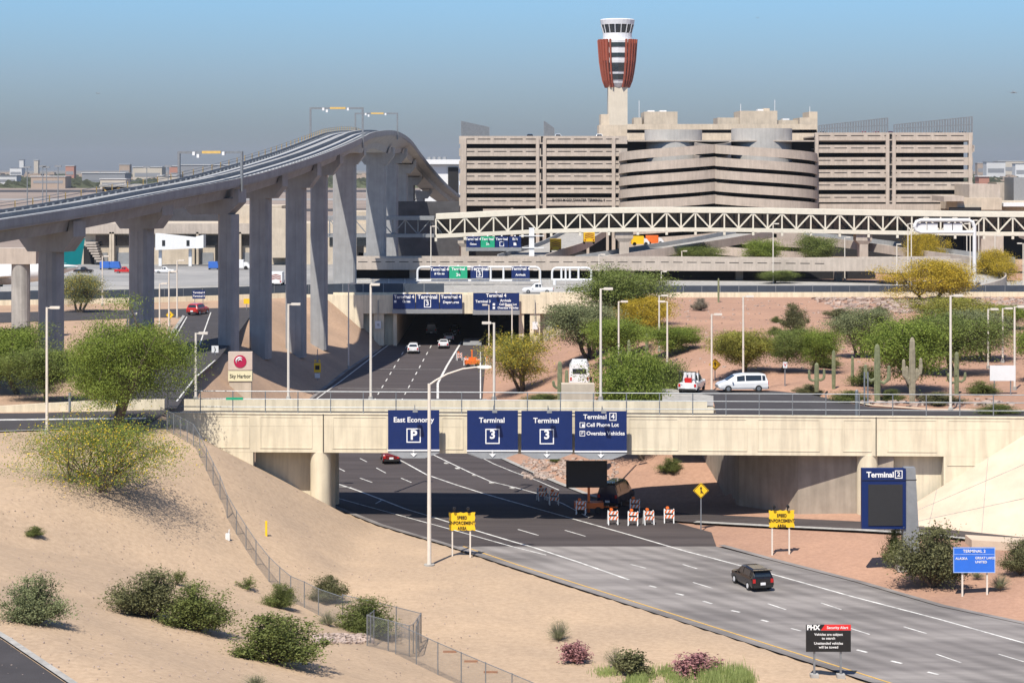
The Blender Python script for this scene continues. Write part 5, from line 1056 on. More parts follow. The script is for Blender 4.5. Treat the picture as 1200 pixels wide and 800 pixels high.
# riprap stones on the slopes
M_r = M_stone; rd = random.Random(3); stp = []
for v in range(5):
    m = MB(); r_ = random.Random(v); m.hexa([(a+r_.uniform(-.15, .15), b+r_.uniform(-.15, .15), c+r_.uniform(-.12, .12)) for c in (-.3, .3) for a, b in ((-.5, -.4), (.5, -.4), (.45, .4), (-.45, .4))]); stp.append(m)
def riprap(lab, n, fn, s0, s1, group=None):
    m = MB()
    for i in range(n):
        p = fn(); q = stp[i % 5]; s = rd.uniform(s0, s1); a = rd.uniform(0, 6.28); ca, sa = math.cos(a), math.sin(a); m.add([(p.x+(x*ca-y*sa)*s, p.y+(x*sa+y*ca)*s, p.z+z*s*.8+.05) for x, y, z in q.v], q.f)
    return tag(m.build('riprap', M_r), lab, 'rocks', kind='stuff')
def rx(x0, x1, y0, y1):
    def f():
        x, y = rd.uniform(x0, x1), rd.uniform(y0, y1); return V((x, y, hz1(x, y)))
    return f
riprap('band of pinkish rocks along the top of the red slope', 900, rx(52, 100, 318, 356), .4, 1.1)
riprap('pale rocks scattered on the slope seen under the bridge', 300, lambda: T(rd.uniform(612, 665)+rd.choice([0, 0, 60]), rd.uniform(538, 562)), .15, .45)
riprap('patch of reddish stones by the fence corner on the near bank', 260, lambda: T(rd.uniform(366, 436), rd.uniform(744, 754)), .12, .32)
riprap('pink boulders behind the railing at the right', 60, lambda: V((rd.uniform(33, 48), rd.uniform(194, 200), GR)), .3, .9)
def pebble():
    while True:
        p = T(rd.uniform(0, 560), rd.uniform(520, 798))
        if float(corridor(p.x, p.y)[0]) > 1.5: return p
riprap('tiny stones scattered over the near bank', 900, pebble, .03, .09)
riprap('small stones strewn over the middle of the red slope', 500, rx(12, 60, 230, 352), .12, .4)
# ---------------- light poles ----------------
def light_pole(px, yt, yb, lab, sd=1, D=None, zb=None, r=.11, arms=1, al=.8):
    p = T(px, yb) if D is None else V(((px-CX)*D/F, D, zb if zb is not None else GR)); s = p.y/F; h = (H-p.z)-(yt-HY)*s
    t = thing('light_pole', lab, 'light pole', p, 0, 'pale shoebox light poles'); m = MB(); m.tube((0, 0, -.3), (0, 0, h), r, r*.8, 8); m.build('post', M_pole, t)
    m = MB(); m.tube((0, 0, 0), (0, 0, .35), r*1.9, r*1.6, 10); m.build('base', M_conc, t)
    for k in range(arms):
        q = sd if k == 0 else -sd; m = MB(); m.tube((0, 0, h-.08), (q*al*.5, 0, h-.05), .05, n=6); a_ = m.build('arm', M_pole, t); m = MB(); m.box((q*(al*.5+.3), 0, h-.02), (.85, .42, .2)); l_ = m.build('lamp_head', M_pole, t)
        m = MB(); m.box((q*(al*.5+.3), 0, h-.135), (.6, .3, .04)); m.build('lens', M_letter, l_)
    return t
for a in [
    (55, 360, 505, 'light pole at the near edge of the left approach road', 1, 174.5, GR), (156, 337, 392, 'light pole just left of the pipe pier, above the drooping tree', 1, 300, GR), (149.5, 367, 400, 'shorter light pole close to the drooping tree top', 1, 235, GR),
    (187, 332, 383, 'light pole beside the left edge of the side road', 1), (198, 318, 388, 'taller light pole by the yellow diamond sign', 1), (207.5, 305, 373, 'light pole at the bend of the side road', 1),
    (120, 300, 358, 'light pole in front of the apron between the left piers', 1), (229.5, 390, 466, 'light pole beside the welcome sign, above the bridge railing', 1, 190.8, 9.4), (338, 356, 467, 'light pole rising above the railing in front of the shaded piers', 1, 190.8, 9.4),
    (434.5, 333, 467, 'tall light pole above the railing left of the road', 0.6, 190.8, 9.4), (408.5, 332, 431, 'light pole on the bank beside the speed feedback sign', 1), (579, 378, 467, 'light pole above the railing right of the barricaded lane', -1, 190.8, 9.4),
    (573, 357, 412, 'light pole behind the railing one, in front of the portal sign', -1), (704, 338, 467, 'tall light pole above the railing by the minibus', 1, 190.8, 9.4), (725, 353, 446, 'light pole between the minibus trees', 1),
    (772.5, 346, 412, 'light pole with dark head in front of the bright low tree', 1), (782, 353, 430, 'light pole right next to the dark headed one', -1), (834, 368, 460, 'light pole beside the yellow curve sign', 1), (871, 347, 452, 'light pole behind the white minivan', 1),
    (1114, 346, 482, 'tallest light pole at the right among the green trees', 1, 190.8, GR), (1158, 362, 432, 'light pole left of the blank sign back', 1), (1175, 361, 425, 'light pole just behind the blank sign back', 1), (1189, 359, 457, 'light pole right of the blank sign back', 1),
    (702, 298, 342, 'light pole on the overpass road above the wing wall', 1, 372, GR), (600, 358, 400, 'light pole in front of the right portal sign', -1, 340, 2), (632, 316, 345, 'light pole beside the white pickup on the overpass', -1, 378, GR), (709, 310, 332, 'light pole below the elevated road by the tall tree', 1, 395, GR),
    (775, 318, 331, 'short light pole under the elevated road', 1, 400, GR), (799, 294, 303, 'small double headed light pole behind the elevated road', 1, 432, 12), (1051, 286, 333, 'light pole in front of the right end of the elevated road', 0.5, 380, GR), (1064, 262, 330, 'slim light pole left of the white tube gantry', 1, 378, GR),
    (1068, 266, 326, 'second slim light pole left of the white tube gantry', 1, 382, GR), (1137, 262, 328, 'light pole close against the white tube gantry leg', -1, 384, GR), (1147, 258, 320, 'light pole right of the white tube gantry leg', -1, 390, GR), (906, 262, 330, 'light pole under the truss bridge by the green tree', 1, 400, GR),
    (990, 278, 318, 'light pole right of the green tree under the truss', 1, 415, GR), (1166, 276, 296, 'light pole behind the right yellow tree', 1, 400, GR), (1199, 285, 330, 'light pole cut by the right edge', -1, 385, GR), (1133, 272, 300, 'light pole under the right end of the truss', 1, 425, GR), (505, 265, 320, 'light pole in the shade below the short truss', 1, 405, GR)]:
    light_pole(*a[:4], sd=a[4], D=a[5] if len(a) > 5 else None, zb=a[6] if len(a) > 6 else None, r=.13 if len(a) > 5 and a[5] < 200 else .12)
# near pole with the long curved arm
p = T(503, 663); s = p.y/F; h = (663-450)*s; t = thing('street_light', 'white street light with long curved arm on the near bank', 'street light', p)
m = MB(); m.tube((0, 0, -.3), (0, 0, h), .17, .12, 12); m.build('post', M_pole, t); m = MB(); m.tube((0, 0, -.1), (0, 0, .12), .42, n=12); m.build('base', M_conc, t)
m = MB(); m.path([(0, 0, h-.1), (.5, .0, h+.25), (1.4, 0, h+.75), (2.6, 0, h+1.15), (3.8, 0, h+1.3)], [.075, .07, .065, .06, .05], 8); m.build('arm', M_pole, t)
m = MB(); m.loft([[(x, -w, h+1.30-q), (x, w, h+1.30-q), (x, w*.6, h+1.30+q), (x, -w*.6, h+1.30+q)] for x, w, q in ((3.75, .08, .06), (4.1, .2, .12), (4.6, .2, .12), (4.85, .1, .06))]); m.build('lamp_head', M_pole, t)
# grass grown high masts far out on the apron
for px, yt in ((32, 196), (50, 195), (54.5, 196), (68, 195), (172, 196), (197, 195)):
    t = thing('floodlight_mast', 'slim dark floodlight mast on the far apron', 'mast', (gX(px, 1100), 1100, GR), 0, 'floodlight masts on the far apron'); z = gZ(yt, 1100)-GR
    m = MB(); m.tube((0, 0, 0), (0, 0, z), .35, .2, 6); m.build('post', M_grey, t); m = MB(); m.box((0, 0, z), (3.6, 1, .9)); m.build('lamp_bank', M_grey, t)
LBL = {32: 'leftmost slim dark floodlight mast on the far apron', 50: 'floodlight mast on far apron, left one of the close pair', 54.5: 'floodlight mast on far apron, right one of the close pair', 68: 'floodlight mast on far apron just right of the close pair', 172: 'floodlight mast seen above the dark hangar roof', 197: 'rightmost floodlight mast above the dark hangar roof'}
ms = [o for o in SC.objects if o.name.startswith('floodlight_mast')]
for o, k in zip(ms, LBL): o['label'] = LBL[k]

# ---------------- road signs ----------------
def posts(t, xs, zt, m_=None, r=.06, y=.1):
    for x in xs: m = MB(); m.box((x, y, zt/2-.2), (r*2, r*2, zt+.4)); m.build('post', m_ or M_pole, t)
def two_post(pxa, pxb, yb, lab, pl, pr_, yt, ybt, m_, name='road_sign', grp=None, postm=None):
    p = T((pxa+pxb)/2, yb); s = p.y/F; cx = (pl+pr_)/2; t = thing(name, lab, 'sign', p, 0, grp); z1 = (H-p.z)-(yt-HY)*s; z0 = (H-p.z)-(ybt-HY)*s; w = (pr_-pl)*s; xc = (cx-(pxa+pxb)/2)*s
    posts(t, [(q-(pxa+pxb)/2)*s for q in (pxa, pxb)], z1-.1, postm); return t, xc, z0, z1, w, s
def scalloped(t, xc, z0, z1, w):
    m = MB(); n = 9; k = 7; pts = []; d = .06
    for i in range(n+1): pts.append((xc-w/2+w*i/n, z0+(0 if i % 2 else d)))
    for i in range(1, k+1): pts.append((xc+w/2-(0 if i % 2 else d), z0+(z1-z0)*i/k))
    for i in range(1, n+1): pts.append((xc+w/2-w*i/n, z1-(0 if i % 2 else d)))
    for i in range(1, k): pts.append((xc-w/2+(0 if i % 2 else d), z1-(z1-z0)*i/k))
    m.add([(x, -.02, z) for x, z in pts]+[(x, .05, z) for x, z in pts], [tuple(range(len(pts)))]+[tuple(range(2*len(pts)-1, len(pts)-1, -1))]+[(i, len(pts)+i, len(pts)+(i+1) % len(pts), (i+1) % len(pts)) for i in range(len(pts))]); m.build('sign_panel', M_yel, t)
    for i, x_ in enumerate(('SPEED', 'ENFORCEMENT', 'AREA')): text('lettering', x_, .36, M_black, t, (xc, -.05, z1-.42-i*.42), bold=.01, sx=.82)
    for x in (-.55, .55): m = MB(); m.path([(x, .08, z1-.2), (x, .08, z1+.32), (x, -.12, z1+.32)], .045, 6); m.tube((x, -.02, z1+.34), (x, -.3, z1+.3), .12, n=10); m.build('flasher', M_black, t)
for a in ((530, 551, 652, 'yellow speed enforcement area sign near the white street light', 526, 557, 600, 621.5), (905, 925, 648.5, 'yellow speed enforcement area sign on the red verge', 901, 931, 597.5, 618)):
    t, xc, z0, z1, w, s = two_post(*a, M_yel, grp='yellow scalloped speed signs'); scalloped(t, xc, z0, z1, w)
t, xc, z0, z1, w, s = two_post(1128, 1157, 696, 'bright blue TERMINAL 2 airline sign on two posts', 1117, 1166, 641, 670.5, M_blue)
m = MB(); m.box((xc, 0, (z0+z1)/2), (w, .1, z1-z0)); m.build('sign_panel', M_blue, t); m = MB(); fr = .05
for q in ((xc, z1-fr/2, w, fr), (xc, z0+fr/2, w, fr), (xc-w/2+fr/2, (z0+z1)/2, fr, z1-z0-2*fr), (xc+w/2-fr/2, (z0+z1)/2, fr, z1-z0-2*fr), (xc, z1-.5, w-2*fr, .03)): m.box((q[0], -.06, q[1]), (q[2], .02, q[3]))
m.build('sign_border', mat('pale_blue_line', (.35, .5, .8), .5), t)
text('lettering', 'TERMINAL 2', .30, M_letter, t, (xc, -.06, z1-.27), bold=.01); text('lettering', 'ALASKA', .24, M_letter, t, (xc-w*.45, -.06, z1-.80), align='LEFT', bold=.01); text('lettering', 'GREAT LAKES', .24, M_letter, t, (xc+w*.02, -.06, z1-.76), align='LEFT', bold=.01); text('lettering', 'UNITED', .24, M_letter, t, (xc+w*.02, -.06, z1-1.05), align='LEFT', bold=.01)
# black security alert sign in the foreground
t, xc, z0, z1, w, s = two_post(954.5, 985.5, 794, 'black PHX Security Alert sign with a red header on two posts', 944.5, 997, 731.5, 763, M_black, postm=M_steel)
hd = .36
m = MB(); m.box((xc, 0, (z0+z1-hd)/2), (w, .1, z1-hd-z0)); m.build('sign_panel', M_black, t)
xs_ = xc-w*.12; m = MB(); m.add([(x, y, z) for y in (-.055, .05) for x, z in ((xc-w/2, z1-hd+.03), (xs_-.16, z1-hd+.03), (xs_+.08, z1), (xc-w/2, z1))], [(0, 1, 2, 3), (7, 6, 5, 4), (0, 4, 5, 1), (1, 5, 6, 2), (2, 6, 7, 3), (3, 7, 4, 0)]); m.build('header_panel', M_black, t)
m = MB(); m.add([(x, y, z) for y in (-.055, .05) for x, z in ((xs_-.14, z1-hd+.03), (xc+w/2, z1-hd+.03), (xc+w/2, z1), (xs_+.10, z1))], [(0, 1, 2, 3), (7, 6, 5, 4), (0, 4, 5, 1), (1, 5, 6, 2), (2, 6, 7, 3), (3, 7, 4, 0)]); m.build('red_header', mat('red_sign_sheet', (.72, .03, .03), .5), t)
text('lettering', 'PHX', .40, M_letter, t, (xc-w*.34, -.06, z1-.17), bold=.045); text('lettering', 'Security Alert', .23, M_letter, t, (xc+w*.2, -.06, z1-.17), bold=.01)
for i, l in enumerate(('Vehicles are subject', 'to search', 'Unattended vehicles', 'will be towed')): text('lettering', l, .215, M_letter, t, (xc, -.06, z1-hd-.22-i*.235-(.07 if i > 1 else 0)), bold=.008)
for q in (954.5, 985.5): x = (q-970)*s; m = MB(); m.box((x, .1, .05), (.5, .5, .35)); m.build('footing', M_conc, t)
# Terminal 2 pylon with dark message screen
p = T(1065, 666); s = p.y/F; t = thing('terminal_pylon', 'tall navy Terminal 2 pylon sign with a blank dark screen', 'pylon sign', p); zz = lambda y: (H-p.z)-(y-HY)*s; xx = lambda q: (q-1065)*s
m = MB(); m.hexa([(xx(1057), -.45, 0), (xx(1078), -.45, 0), (xx(1078), .45, 0), (xx(1057), .45, 0), (xx(1058.5), -.4, zz(547)), (xx(1071.5), -.4, zz(547)), (xx(1071.5), .4, zz(547)), (xx(1058.5), .4, zz(547))]); m.build('pylon', M_grey, t)
for y in (561,): m = MB(); m.box((xx(1065.5), 0, zz(y)), (xx(1073.2)-xx(1058), .86, .05)); m.build('seam', M_black, t)
m = MB(); m.box((xx(1062), 0, .35), (1.5, 1.2, 1.1)); m.build('footing', M_conc, t)
m = MB(); m.box(((xx(1008.5)+xx(1060))/2, -.3, (zz(547.5)+zz(618))/2), (xx(1060)-xx(1008.5), .5, zz(547.5)-zz(618))); m.build('sign_panel', M_navy, t)
m = MB(); m.box(((xx(1016)+xx(1056))/2, -.57, (zz(566)+zz(614))/2), (xx(1056)-xx(1016), .06, zz(566)-zz(614))); m.build('message_screen', mat('dark_led_screen', (.03, .03, .032), .6, .05, 4), t)
m = MB(); m.box(((xx(1008.5)+xx(1060))/2, -.57, zz(561.3)), (xx(1060)-xx(1008.5), .03, .04)); m.build('seam', M_black, t)
text('lettering', 'Terminal', .58, M_letter, t, (xx(1030), -.58, zz(554.8)), bold=.03); m = MB(); frame_sq(m, xx(1051.5), zz(554.3), .52, .56, .06, -.57); m.build('sign_border', M_letter, t); text('lettering', '2', .46, M_letter, t, (xx(1051.5), -.58, zz(554.3)), bold=.03)
# diamond signs etc
def diamond(px, yb, yc, half, lab, glyph, D=None):
    p = T(px, yb) if D is None else V(((px-CX)*D/F, D, GR)); s = p.y/F; z = (H-p.z)-(yc-HY)*s; r = half*s; t = thing('warning_sign', lab, 'sign', p); posts(t, [0], z+r*.3, M_steel, .05, .08)
    m = MB(); m.add([(0, 0, z-r), (r, 0, z), (0, 0, z+r), (-r, 0, z), (0, .04, z-r), (r, .04, z), (0, .04, z+r), (-r, .04, z)], [(0, 1, 2, 3), (7, 6, 5, 4), (0, 4, 5, 1), (1, 5, 6, 2), (2, 6, 7, 3), (3, 7, 4, 0)]); m.build('sign_panel', M_yel, t)
    m = MB()
    for k in range(4):
        a, b = [(0, -1), (1, 0), (0, 1), (-1, 0)][k], [(1, 0), (0, 1), (-1, 0), (0, -1)][k]; m.tube((a[0]*r*.9, -.006, z+a[1]*r*.9), (b[0]*r*.9, -.006, z+b[1]*r*.9), r*.03, n=4)
    m.build('sign_border', M_black, t); m = MB(); q = r*.5
    if glyph == 'merge': m.box((0, -.01, z-q*.1), (q*.24, .02, q*1.3)); m.tube((q*.55, -.01, z-q*.75), (0, -.01, z), q*.12, n=4); m.add([(-q*.35, -.02, z+q*.45), (q*.35, -.02, z+q*.45), (0, -.02, z+q*1.05)], [(0, 1, 2)])
    else: m.box((0, -.01, z), (q*.3, .02, q*1.2)); m.box((0, -.01, z+q*.3), (q*.9, .02, q*.25))
    m.build('symbol', M_black, t)
diamond(821.5, 621, 574.5, 9.4, 'yellow merge diamond sign at the tip of the red verge', 'merge'); diamond(838, 446, 427, 7.2, 'small yellow diamond sign behind the white pickup', 'x'); diamond(199, 382, 369, 5, 'yellow diamond sign beside the side road on the left', 'x')
def board(px, yb, y0, y1, wpx, m_, lab, txt=None, two=False, tm=None, D=None):
    p = T(px, yb) if D is None else V(((px-CX)*D/F, D, GR)); s = p.y/F; z0, z1 = (H-p.z)-(y1-HY)*s, (H-p.z)-(y0-HY)*s; w = wpx*s; t = thing('road_sign', lab, 'sign', p); posts(t, (-w*.32, w*.32) if two else (0,), z1-.05, M_steel, .05, .09)
    m = MB(); m.box((0, 0, (z0+z1)/2), (w, .06, z1-z0)); m.build('sign_panel', m_, t)
    for i, (x_, sz, fz) in enumerate(txt or []): text('lettering', x_, sz, tm or M_letter, t, (0, -.04, z0+(z1-z0)*fz), bold=.02)
    return t
board(233, 356, 340, 350, 15, M_navy, 'small blue sign with white lines beyond the red car', [('Terminal 4', .45, .72), ('Terminal 3', .45, .3)], True); board(289, 363, 350, 356, 7, M_yel, 'small yellow sign right of the side road', None)
board(252, 421, 405, 413, 8, M_wpaint, 'white square sign with a curved arrow beside the side road', [(')', .7, .5)], tm=M_black); board(443, 397, 376, 385, 7, M_wpaint, 'white sign on the left column of the tunnel portal', [('12', .5, .5)], tm=M_black, D=357.4)
board(1175, 462, 428, 446, 30, M_wpaint, 'large blank white sign back between the right light poles', None, True); board(627, 398, 377, 386, 6, M_wpaint, 'small white sign on the right side of the portal', None, D=357.2)
board(920, 452, 424, 431, 5, M_wpaint, 'small yield sign by the short saguaro', [('V', .5, .5)], tm=M_red)
for px, lab in ((1017, 'left one of the twin slim grey posts behind the railing'), (1013, 'slim grey post standing left of the twin posts')): 
    m = MB(); m.tube((0, 0, 0), (0, 0, 3.2), .08, n=8); t = m.build('slim_post', M_steel); t.location = ((px-CX)*195/F, 195, GR); tag(t, lab, 'post', 'slim posts behind the railing')
m = MB(); m.tube((0, 0, -.1), (0, 0, 2.3), .16, n=8); m.tube((0, 0, 2.3), (0, 0, 2.4), .16, .05, 8); t = m.build('rounded_post', M_steel); t.location = ((1004-CX)*186/F, 186, 8.5); tag(t, 'short thick grey post with rounded top on the bridge', 'post')
m = MB(); m.tube((0, 0, -.1), (0, 0, 1.9), .12, n=8); t = m.build('rounded_post', M_grey); t.location = ((43.5-CX)*176/F, 189, GR); tag(t, 'grey post beside the cream wall at the left', 'post')
m = MB(); m.box((0, 0, 0), (1.5, .05, .22)); t = m.build('street_name_plate', M_green); t.location = ((270.5-CX)*178.3/F, fy((270.5-CX)*178.3/F)-.02+.3, H-(468-HY)*180/F); tag(t, 'small green street name plate on the bridge railing', 'street sign')
# welcome monument with the crimson bird roundel
p = T(282, 462); s = p.y/F; t = thing('monument_sign', 'tan Sky Harbor monument sign with crimson bird roundel', 'monument sign', p); zz = lambda y: (H-p.z)-(y-HY)*s
m = MB(); m.box((0, 0, zz(446)/2-.3), (26*s, .7, zz(446)+.6)); m.build('plinth', M_tan2, t); m = MB(); m.box((0, -.05, (zz(412)+zz(433))/2), (28*s, .7, zz(412)-zz(433))); m.build('upper_block', mat('pale_pink_stone', (.62, .50, .42), .8, .05), t)
m = MB(); m.box((0, -.08, (zz(434)+zz(446))/2), (28*s, .75, zz(434)-zz(446))); m.build('name_panel', mat('pale_yellow_panel', (.78, .72, .48), .6, .04), t)
M_crim = mat('crimson_enamel', (.45, .015, .07), .5, .03); c_ = (zz(423)); r = 7.4*s; m = MB(); m.tube((0, -.4, c_), (0, -.45, c_), r, n=28); em = m.build('roundel', M_crim, t)
m = MB()
for k, (ra, a0, a1, th) in enumerate(((.62, .9, 3.6, .17), (.30, .2, 3.2, .13))):
    for i in range(12): a = a0+(a1-a0)*i/12; b = a0+(a1-a0)*(i+1)/12; tw = th*math.sin(PI*(i+.5)/12); m.tube((ra*r*math.cos(a), -.455, c_+ra*r*math.sin(a)), (ra*r*math.cos(b), -.455, c_+ra*r*math.sin(b)), tw*r, n=5)
m.build('swirl', M_letter, em); text('lettering', 'Sky Harbor', .62, M_black, t, (0, -.47, zz(440.3)), bold=.01, sx=.85)
# speed feedback sign
p = T(372, 446); s = p.y/F; t = thing('speed_feedback_sign', 'yellow speed feedback sign with small solar panel on a pole', 'sign', p); zz = lambda y: (H-p.z)-(y-HY)*s
posts(t, [0], zz(409), M_steel, .05); m = MB(); m.box((0, 0, (zz(425)+zz(436))/2), (8*s, .25, 11*s)); m.build('housing', M_yel, t); m = MB(); m.box((0, -.14, zz(430.5)), (5*s, .03, 5*s)); m.build('display', M_black, t); m = MB(); m.box((0, 0, zz(440)), (6*s, .04, 5.5*s)); m.build('sign_panel', M_wpaint, t); m = MB(); m.box((-.5, .1, zz(416)), (.7, .5, .05)); m.build('solar_panel', M_glass, t)
for x in (-.3, .3): m = MB(); m.tube((x, -.05, zz(422.5)), (x, -.2, zz(422.5)), .14, n=10); m.build('flasher', M_yel, t)

# ---------------- vehicles ----------------
PROF = {
 'suv': (4.7, 1.86, [(-2.34, .5, .95, .98), (-2.30, .32, 1.02, 1.06), (-2.02, .28, 1.06, 1.60), (-1.75, .28, 1.06, 1.68), (-.3, .28, 1.04, 1.72), (.45, .28, 1.02, 1.64), (1.2, .28, 1.0, 1.08), (2.05, .28, .92, .98), (2.32, .38, .72, .78)], (2, 5)),
 'sedan': (4.7, 1.78, [(-2.34, .45, .85, .9), (-2.28, .3, .95, 1.02), (-1.75, .25, .96, 1.05), (-1.05, .25, .96, 1.38), (-.2, .25, .94, 1.44), (.4, .25, .93, 1.38), (1.15, .25, .92, .97), (2.1, .25, .78, .84), (2.33, .35, .62, .68)], (3, 5)),
 'minivan': (5.1, 1.95, [(-2.55, .5, .95, 1.0), (-2.52, .3, 1.02, 1.08), (-2.3, .28, 1.04, 1.70), (-1.9, .28, 1.04, 1.78), (-.2, .28, 1.0, 1.80), (.7, .28, .98, 1.68), (1.75, .28, .95, 1.05), (2.35, .28, .8, .86), (2.55, .4, .6, .68)], (2, 5)),
 'van': (5.4, 2.0, [(-2.7, .5, 1.2, 1.3), (-2.68, .35, 1.25, 2.1), (-2.5, .3, 1.25, 2.25), (-1.5, .3, 1.25, 2.28), (.9, .3, 1.2, 2.22), (1.35, .3, 1.15, 2.0), (2.0, .3, 1.1, 1.2), (2.6, .3, .95, 1.0), (2.7, .4, .7, .8)], (2, 5)),
 'cabpick': (5.5, 1.95, [(-2.75, .5, .95, 1.0), (-2.7, .4, 1.0, 1.05), (-.75, .35, 1.02, 1.07), (-.65, .3, 1.05, 1.75), (-.2, .3, 1.05, 1.82), (.5, .3, 1.05, 1.78), (1.25, .3, 1.02, 1.12), (2.5, .3, .98, 1.02), (2.75, .4, .7, .8)], (3, 5))}
PAINT = {}
def paint(n, c, r=.25): 
    if n not in PAINT: PAINT[n] = mat('car_paint_'+n, c, r, .04, 1, coat=.6)
    return PAINT[n]
def vehicle(kind, name, lab, cat, p, head, pm, group=None, sc=1, glass=None):
    L_, W_, st, (ga, gb) = PROF[kind]; t = thing(name, lab, cat, p, head, group, sc=sc); w = W_/2; rings = []
    for i, (x, zb, zt, zr) in enumerate(st):
        tp = (zr-zt); wt = w-.05-max(0, tp)*.28; ww = w*(.93 if i in (0, len(st)-1) else 1)
        rings.append([(x, -ww+.06, zb), (x, -ww, zb+.18), (x, -ww, zt-.15), (x, -ww+.04, zt), (x, -wt, max(zr-.08, zt+.01)), (x, -wt+.16, zr+.02), (x, wt-.16, zr+.02), (x, wt, max(zr-.08, zt+.01)), (x, ww-.04, zt), (x, ww, zt-.15), (x, ww, zb+.18), (x, ww-.06, zb)])
    m = MB(); m.loft(rings); m.build('body', pm, t)
    G_ = glass or M_glass
    def wt_(i): return w-.05-(st[i][3]-st[i][2])*.28
    for sd in (-1, 1):          # side glass in two lights
        for k, (a, b) in enumerate(((ga, ga+1), (ga+1, ga+2), (ga+2, gb) if gb > ga+2 else (None, None))):
            if a is None: continue
            m = MB(); pts = []
            for i, top in ((a, 0), (b, 0), (b, 1), (a, 1)):
                x, zb, zt, zr = st[i]; f = .14 if not top else .82; z = zt+(zr-zt)*f; yy = (w-.04)+(wt_(i)-(w-.04))*f; pts.append((x+(.05 if i == a else -.05), sd*(yy+.014), z))
            m.add(pts, [(0, 1, 2, 3)] if sd < 0 else [(3, 2, 1, 0)]); m.build('side_window', G_, t)
    for nm, lo, hi in (('rear_window', ga-1, ga), ('windscreen', gb+1, gb)):
        x0, _, _, r0 = st[lo]; x1, _, _, r1 = st[hi]; d = -1 if lo < hi else 1; m = MB(); pts = []
        for f, q in ((.12, 0), (.88, 1)):
            x = x0+(x1-x0)*f+d*.02; z = r0+(r1-r0)*f+.035; y = (w-.2)*(1-f*.14)-f*.08; pts += [(x, -y, z), (x, y, z)]
        m.add(pts, [(0, 1, 3, 2)]); m.build(nm, G_, t)
    wb = L_*.305
    for x in (-wb, wb):
        for sd in (-1, 1):
            m = MB(); m.tube((x, sd*(w-.22), .34), (x, sd*(w+.015), .34), .345, n=18); wh = m.build('wheel', M_rub, t); m = MB(); m.tube((x, sd*(w), .34), (x, sd*(w+.03), .34), .2, n=12); m.build('rim', M_steel if kind != 'suv' else M_wpaint, wh)
    zt = st[0][2]
    for sd in (-1, 1):
        m = MB(); m.box((-L_/2+.0, sd*(w-.18), zt-.1), (.1, .22, .3)); m.build('tail_light', M_red, t); m = MB(); m.box((L_/2-.08, sd*(w-.25), st[-1][2]-.02), (.14, .35, .14)); m.build('headlight', M_letter, t)
        m = MB(); m.box((st[gb][0]+.42, sd*(w+.1), 1.06), (.12, .2, .14)); m.build('wing_mirror', pm, t)
    m = MB(); m.box((-L_/2-.02, 0, .62), (.04, .42, .2)); m.build('licence_plate', M_letter, t)
    m = MB(); m.box((-L_/2-.01, 0, .42), (.12, W_*.88, .2)); m.build('bumper', M_rub, t); return t
HD = math.atan2(.855, -.52)
def veh(px, py, z, *a, **k): pass
v = vehicle('suv', 'parked_car', 'black suv driving away on the pale concrete road', 'car', G(881, 686, .02), HD-.28, paint('black', (.012, .010, .010), .2)); v.name = 'black_suv'; v.scale = (.93, .93, .93)
m = MB(); m.box((-2.2, 0, 1.66), (.3, 1.5, .06)); m.build('spoiler', PAINT['black'], v)
vehicle('suv', 'white_suv', 'white suv driving away toward the underpass, nearest of the three', 'car', G(484.5, 413, .02), R(91), paint('white', (.72, .73, .74)), sc=1.0)
vehicle('sedan', 'white_sedan', 'white sedan in the middle lane, nearer one', 'car', G(520, 407, .02), R(90), PAINT['white']); vehicle('sedan', 'white_sedan', 'white sedan partly hidden, farther one near the tunnel shade', 'car', G(526.5, 399, .02), R(90), PAINT['white'])
vehicle('van', 'grey_van', 'grey van inside the tunnel shade', 'van', G(506, 392, .02), R(90), paint('grey', (.18, .19, .20))); vehicle('suv', 'dark_suv', 'dark suv entering the tunnel right of the grey van', 'car', G(533, 391, .02), R(90), PAINT['black']); vehicle('sedan', 'dark_sedan', 'dark sedan in the rightmost tunnel lane', 'car', G(584, 392, .02), R(90), PAINT['black'])
vehicle('sedan', 'dark_red_car', 'dark red car half hidden below the East Economy sign', 'car', G(457, 540, .02), R(97), paint('darkred', (.16, .012, .015)))
vehicle('suv', 'red_suv', 'red suv on the side road at left', 'car', G(232, 368, Z1+.02), R(75), paint('red', (.50, .02, .02)))
vehicle('minivan', 'white_minivan', 'white minivan on the crossing road behind the bridge', 'van', G(869, 458, Z1+.02), R(186), PAINT['white'])
vehicle('cabpick', 'white_pickup', 'white pickup truck on the overpass above the portal wall', 'pickup', (gX(630, 366), 366, 8.64), R(180), PAINT['white'])
v = vehicle('van', 'dark_delivery_van', 'dark blue van in the bridge shade behind the message board', 'van', G(722, 590, .02), R(70), paint('navy', (.012, .02, .05)))
vehicle('cabpick', 'blue_parked_car', 'bright blue car hidden behind the bushy tree', 'car', T(722, 445), R(90), paint('blue', (.02, .16, .5)))
# white work truck with a rack of drums, seen from behind
p = G(811, 458, Z1+.02); v = vehicle('cabpick', 'white_work_truck', 'white work truck carrying gas cylinders in a rack', 'truck', p, R(75), PAINT['white'])
for y in (-.5, -.1, .35): m = MB(); m.tube((-1.9, y, 1.0), (-1.9, y, 2.05), .17, n=12); m.build('cylinder', M_wpaint, v)
for x, y in ((-2.6, -.85), (-2.6, .85), (-.9, -.85), (-.9, .85)): m = MB(); m.tube((x, y, 1), (x, y, 2.2), .05, n=6); m.build('rack_post', M_black, v)
m = MB(); m.tube((-2.6, -.85, 2.2), (-2.6, .85, 2.2), .05, n=6); m.build('rack_bar', M_black, v); m = MB(); m.box((-2.1, 0, 1.3), (.5, .7, .5)); m.build('red_box', M_red, v)
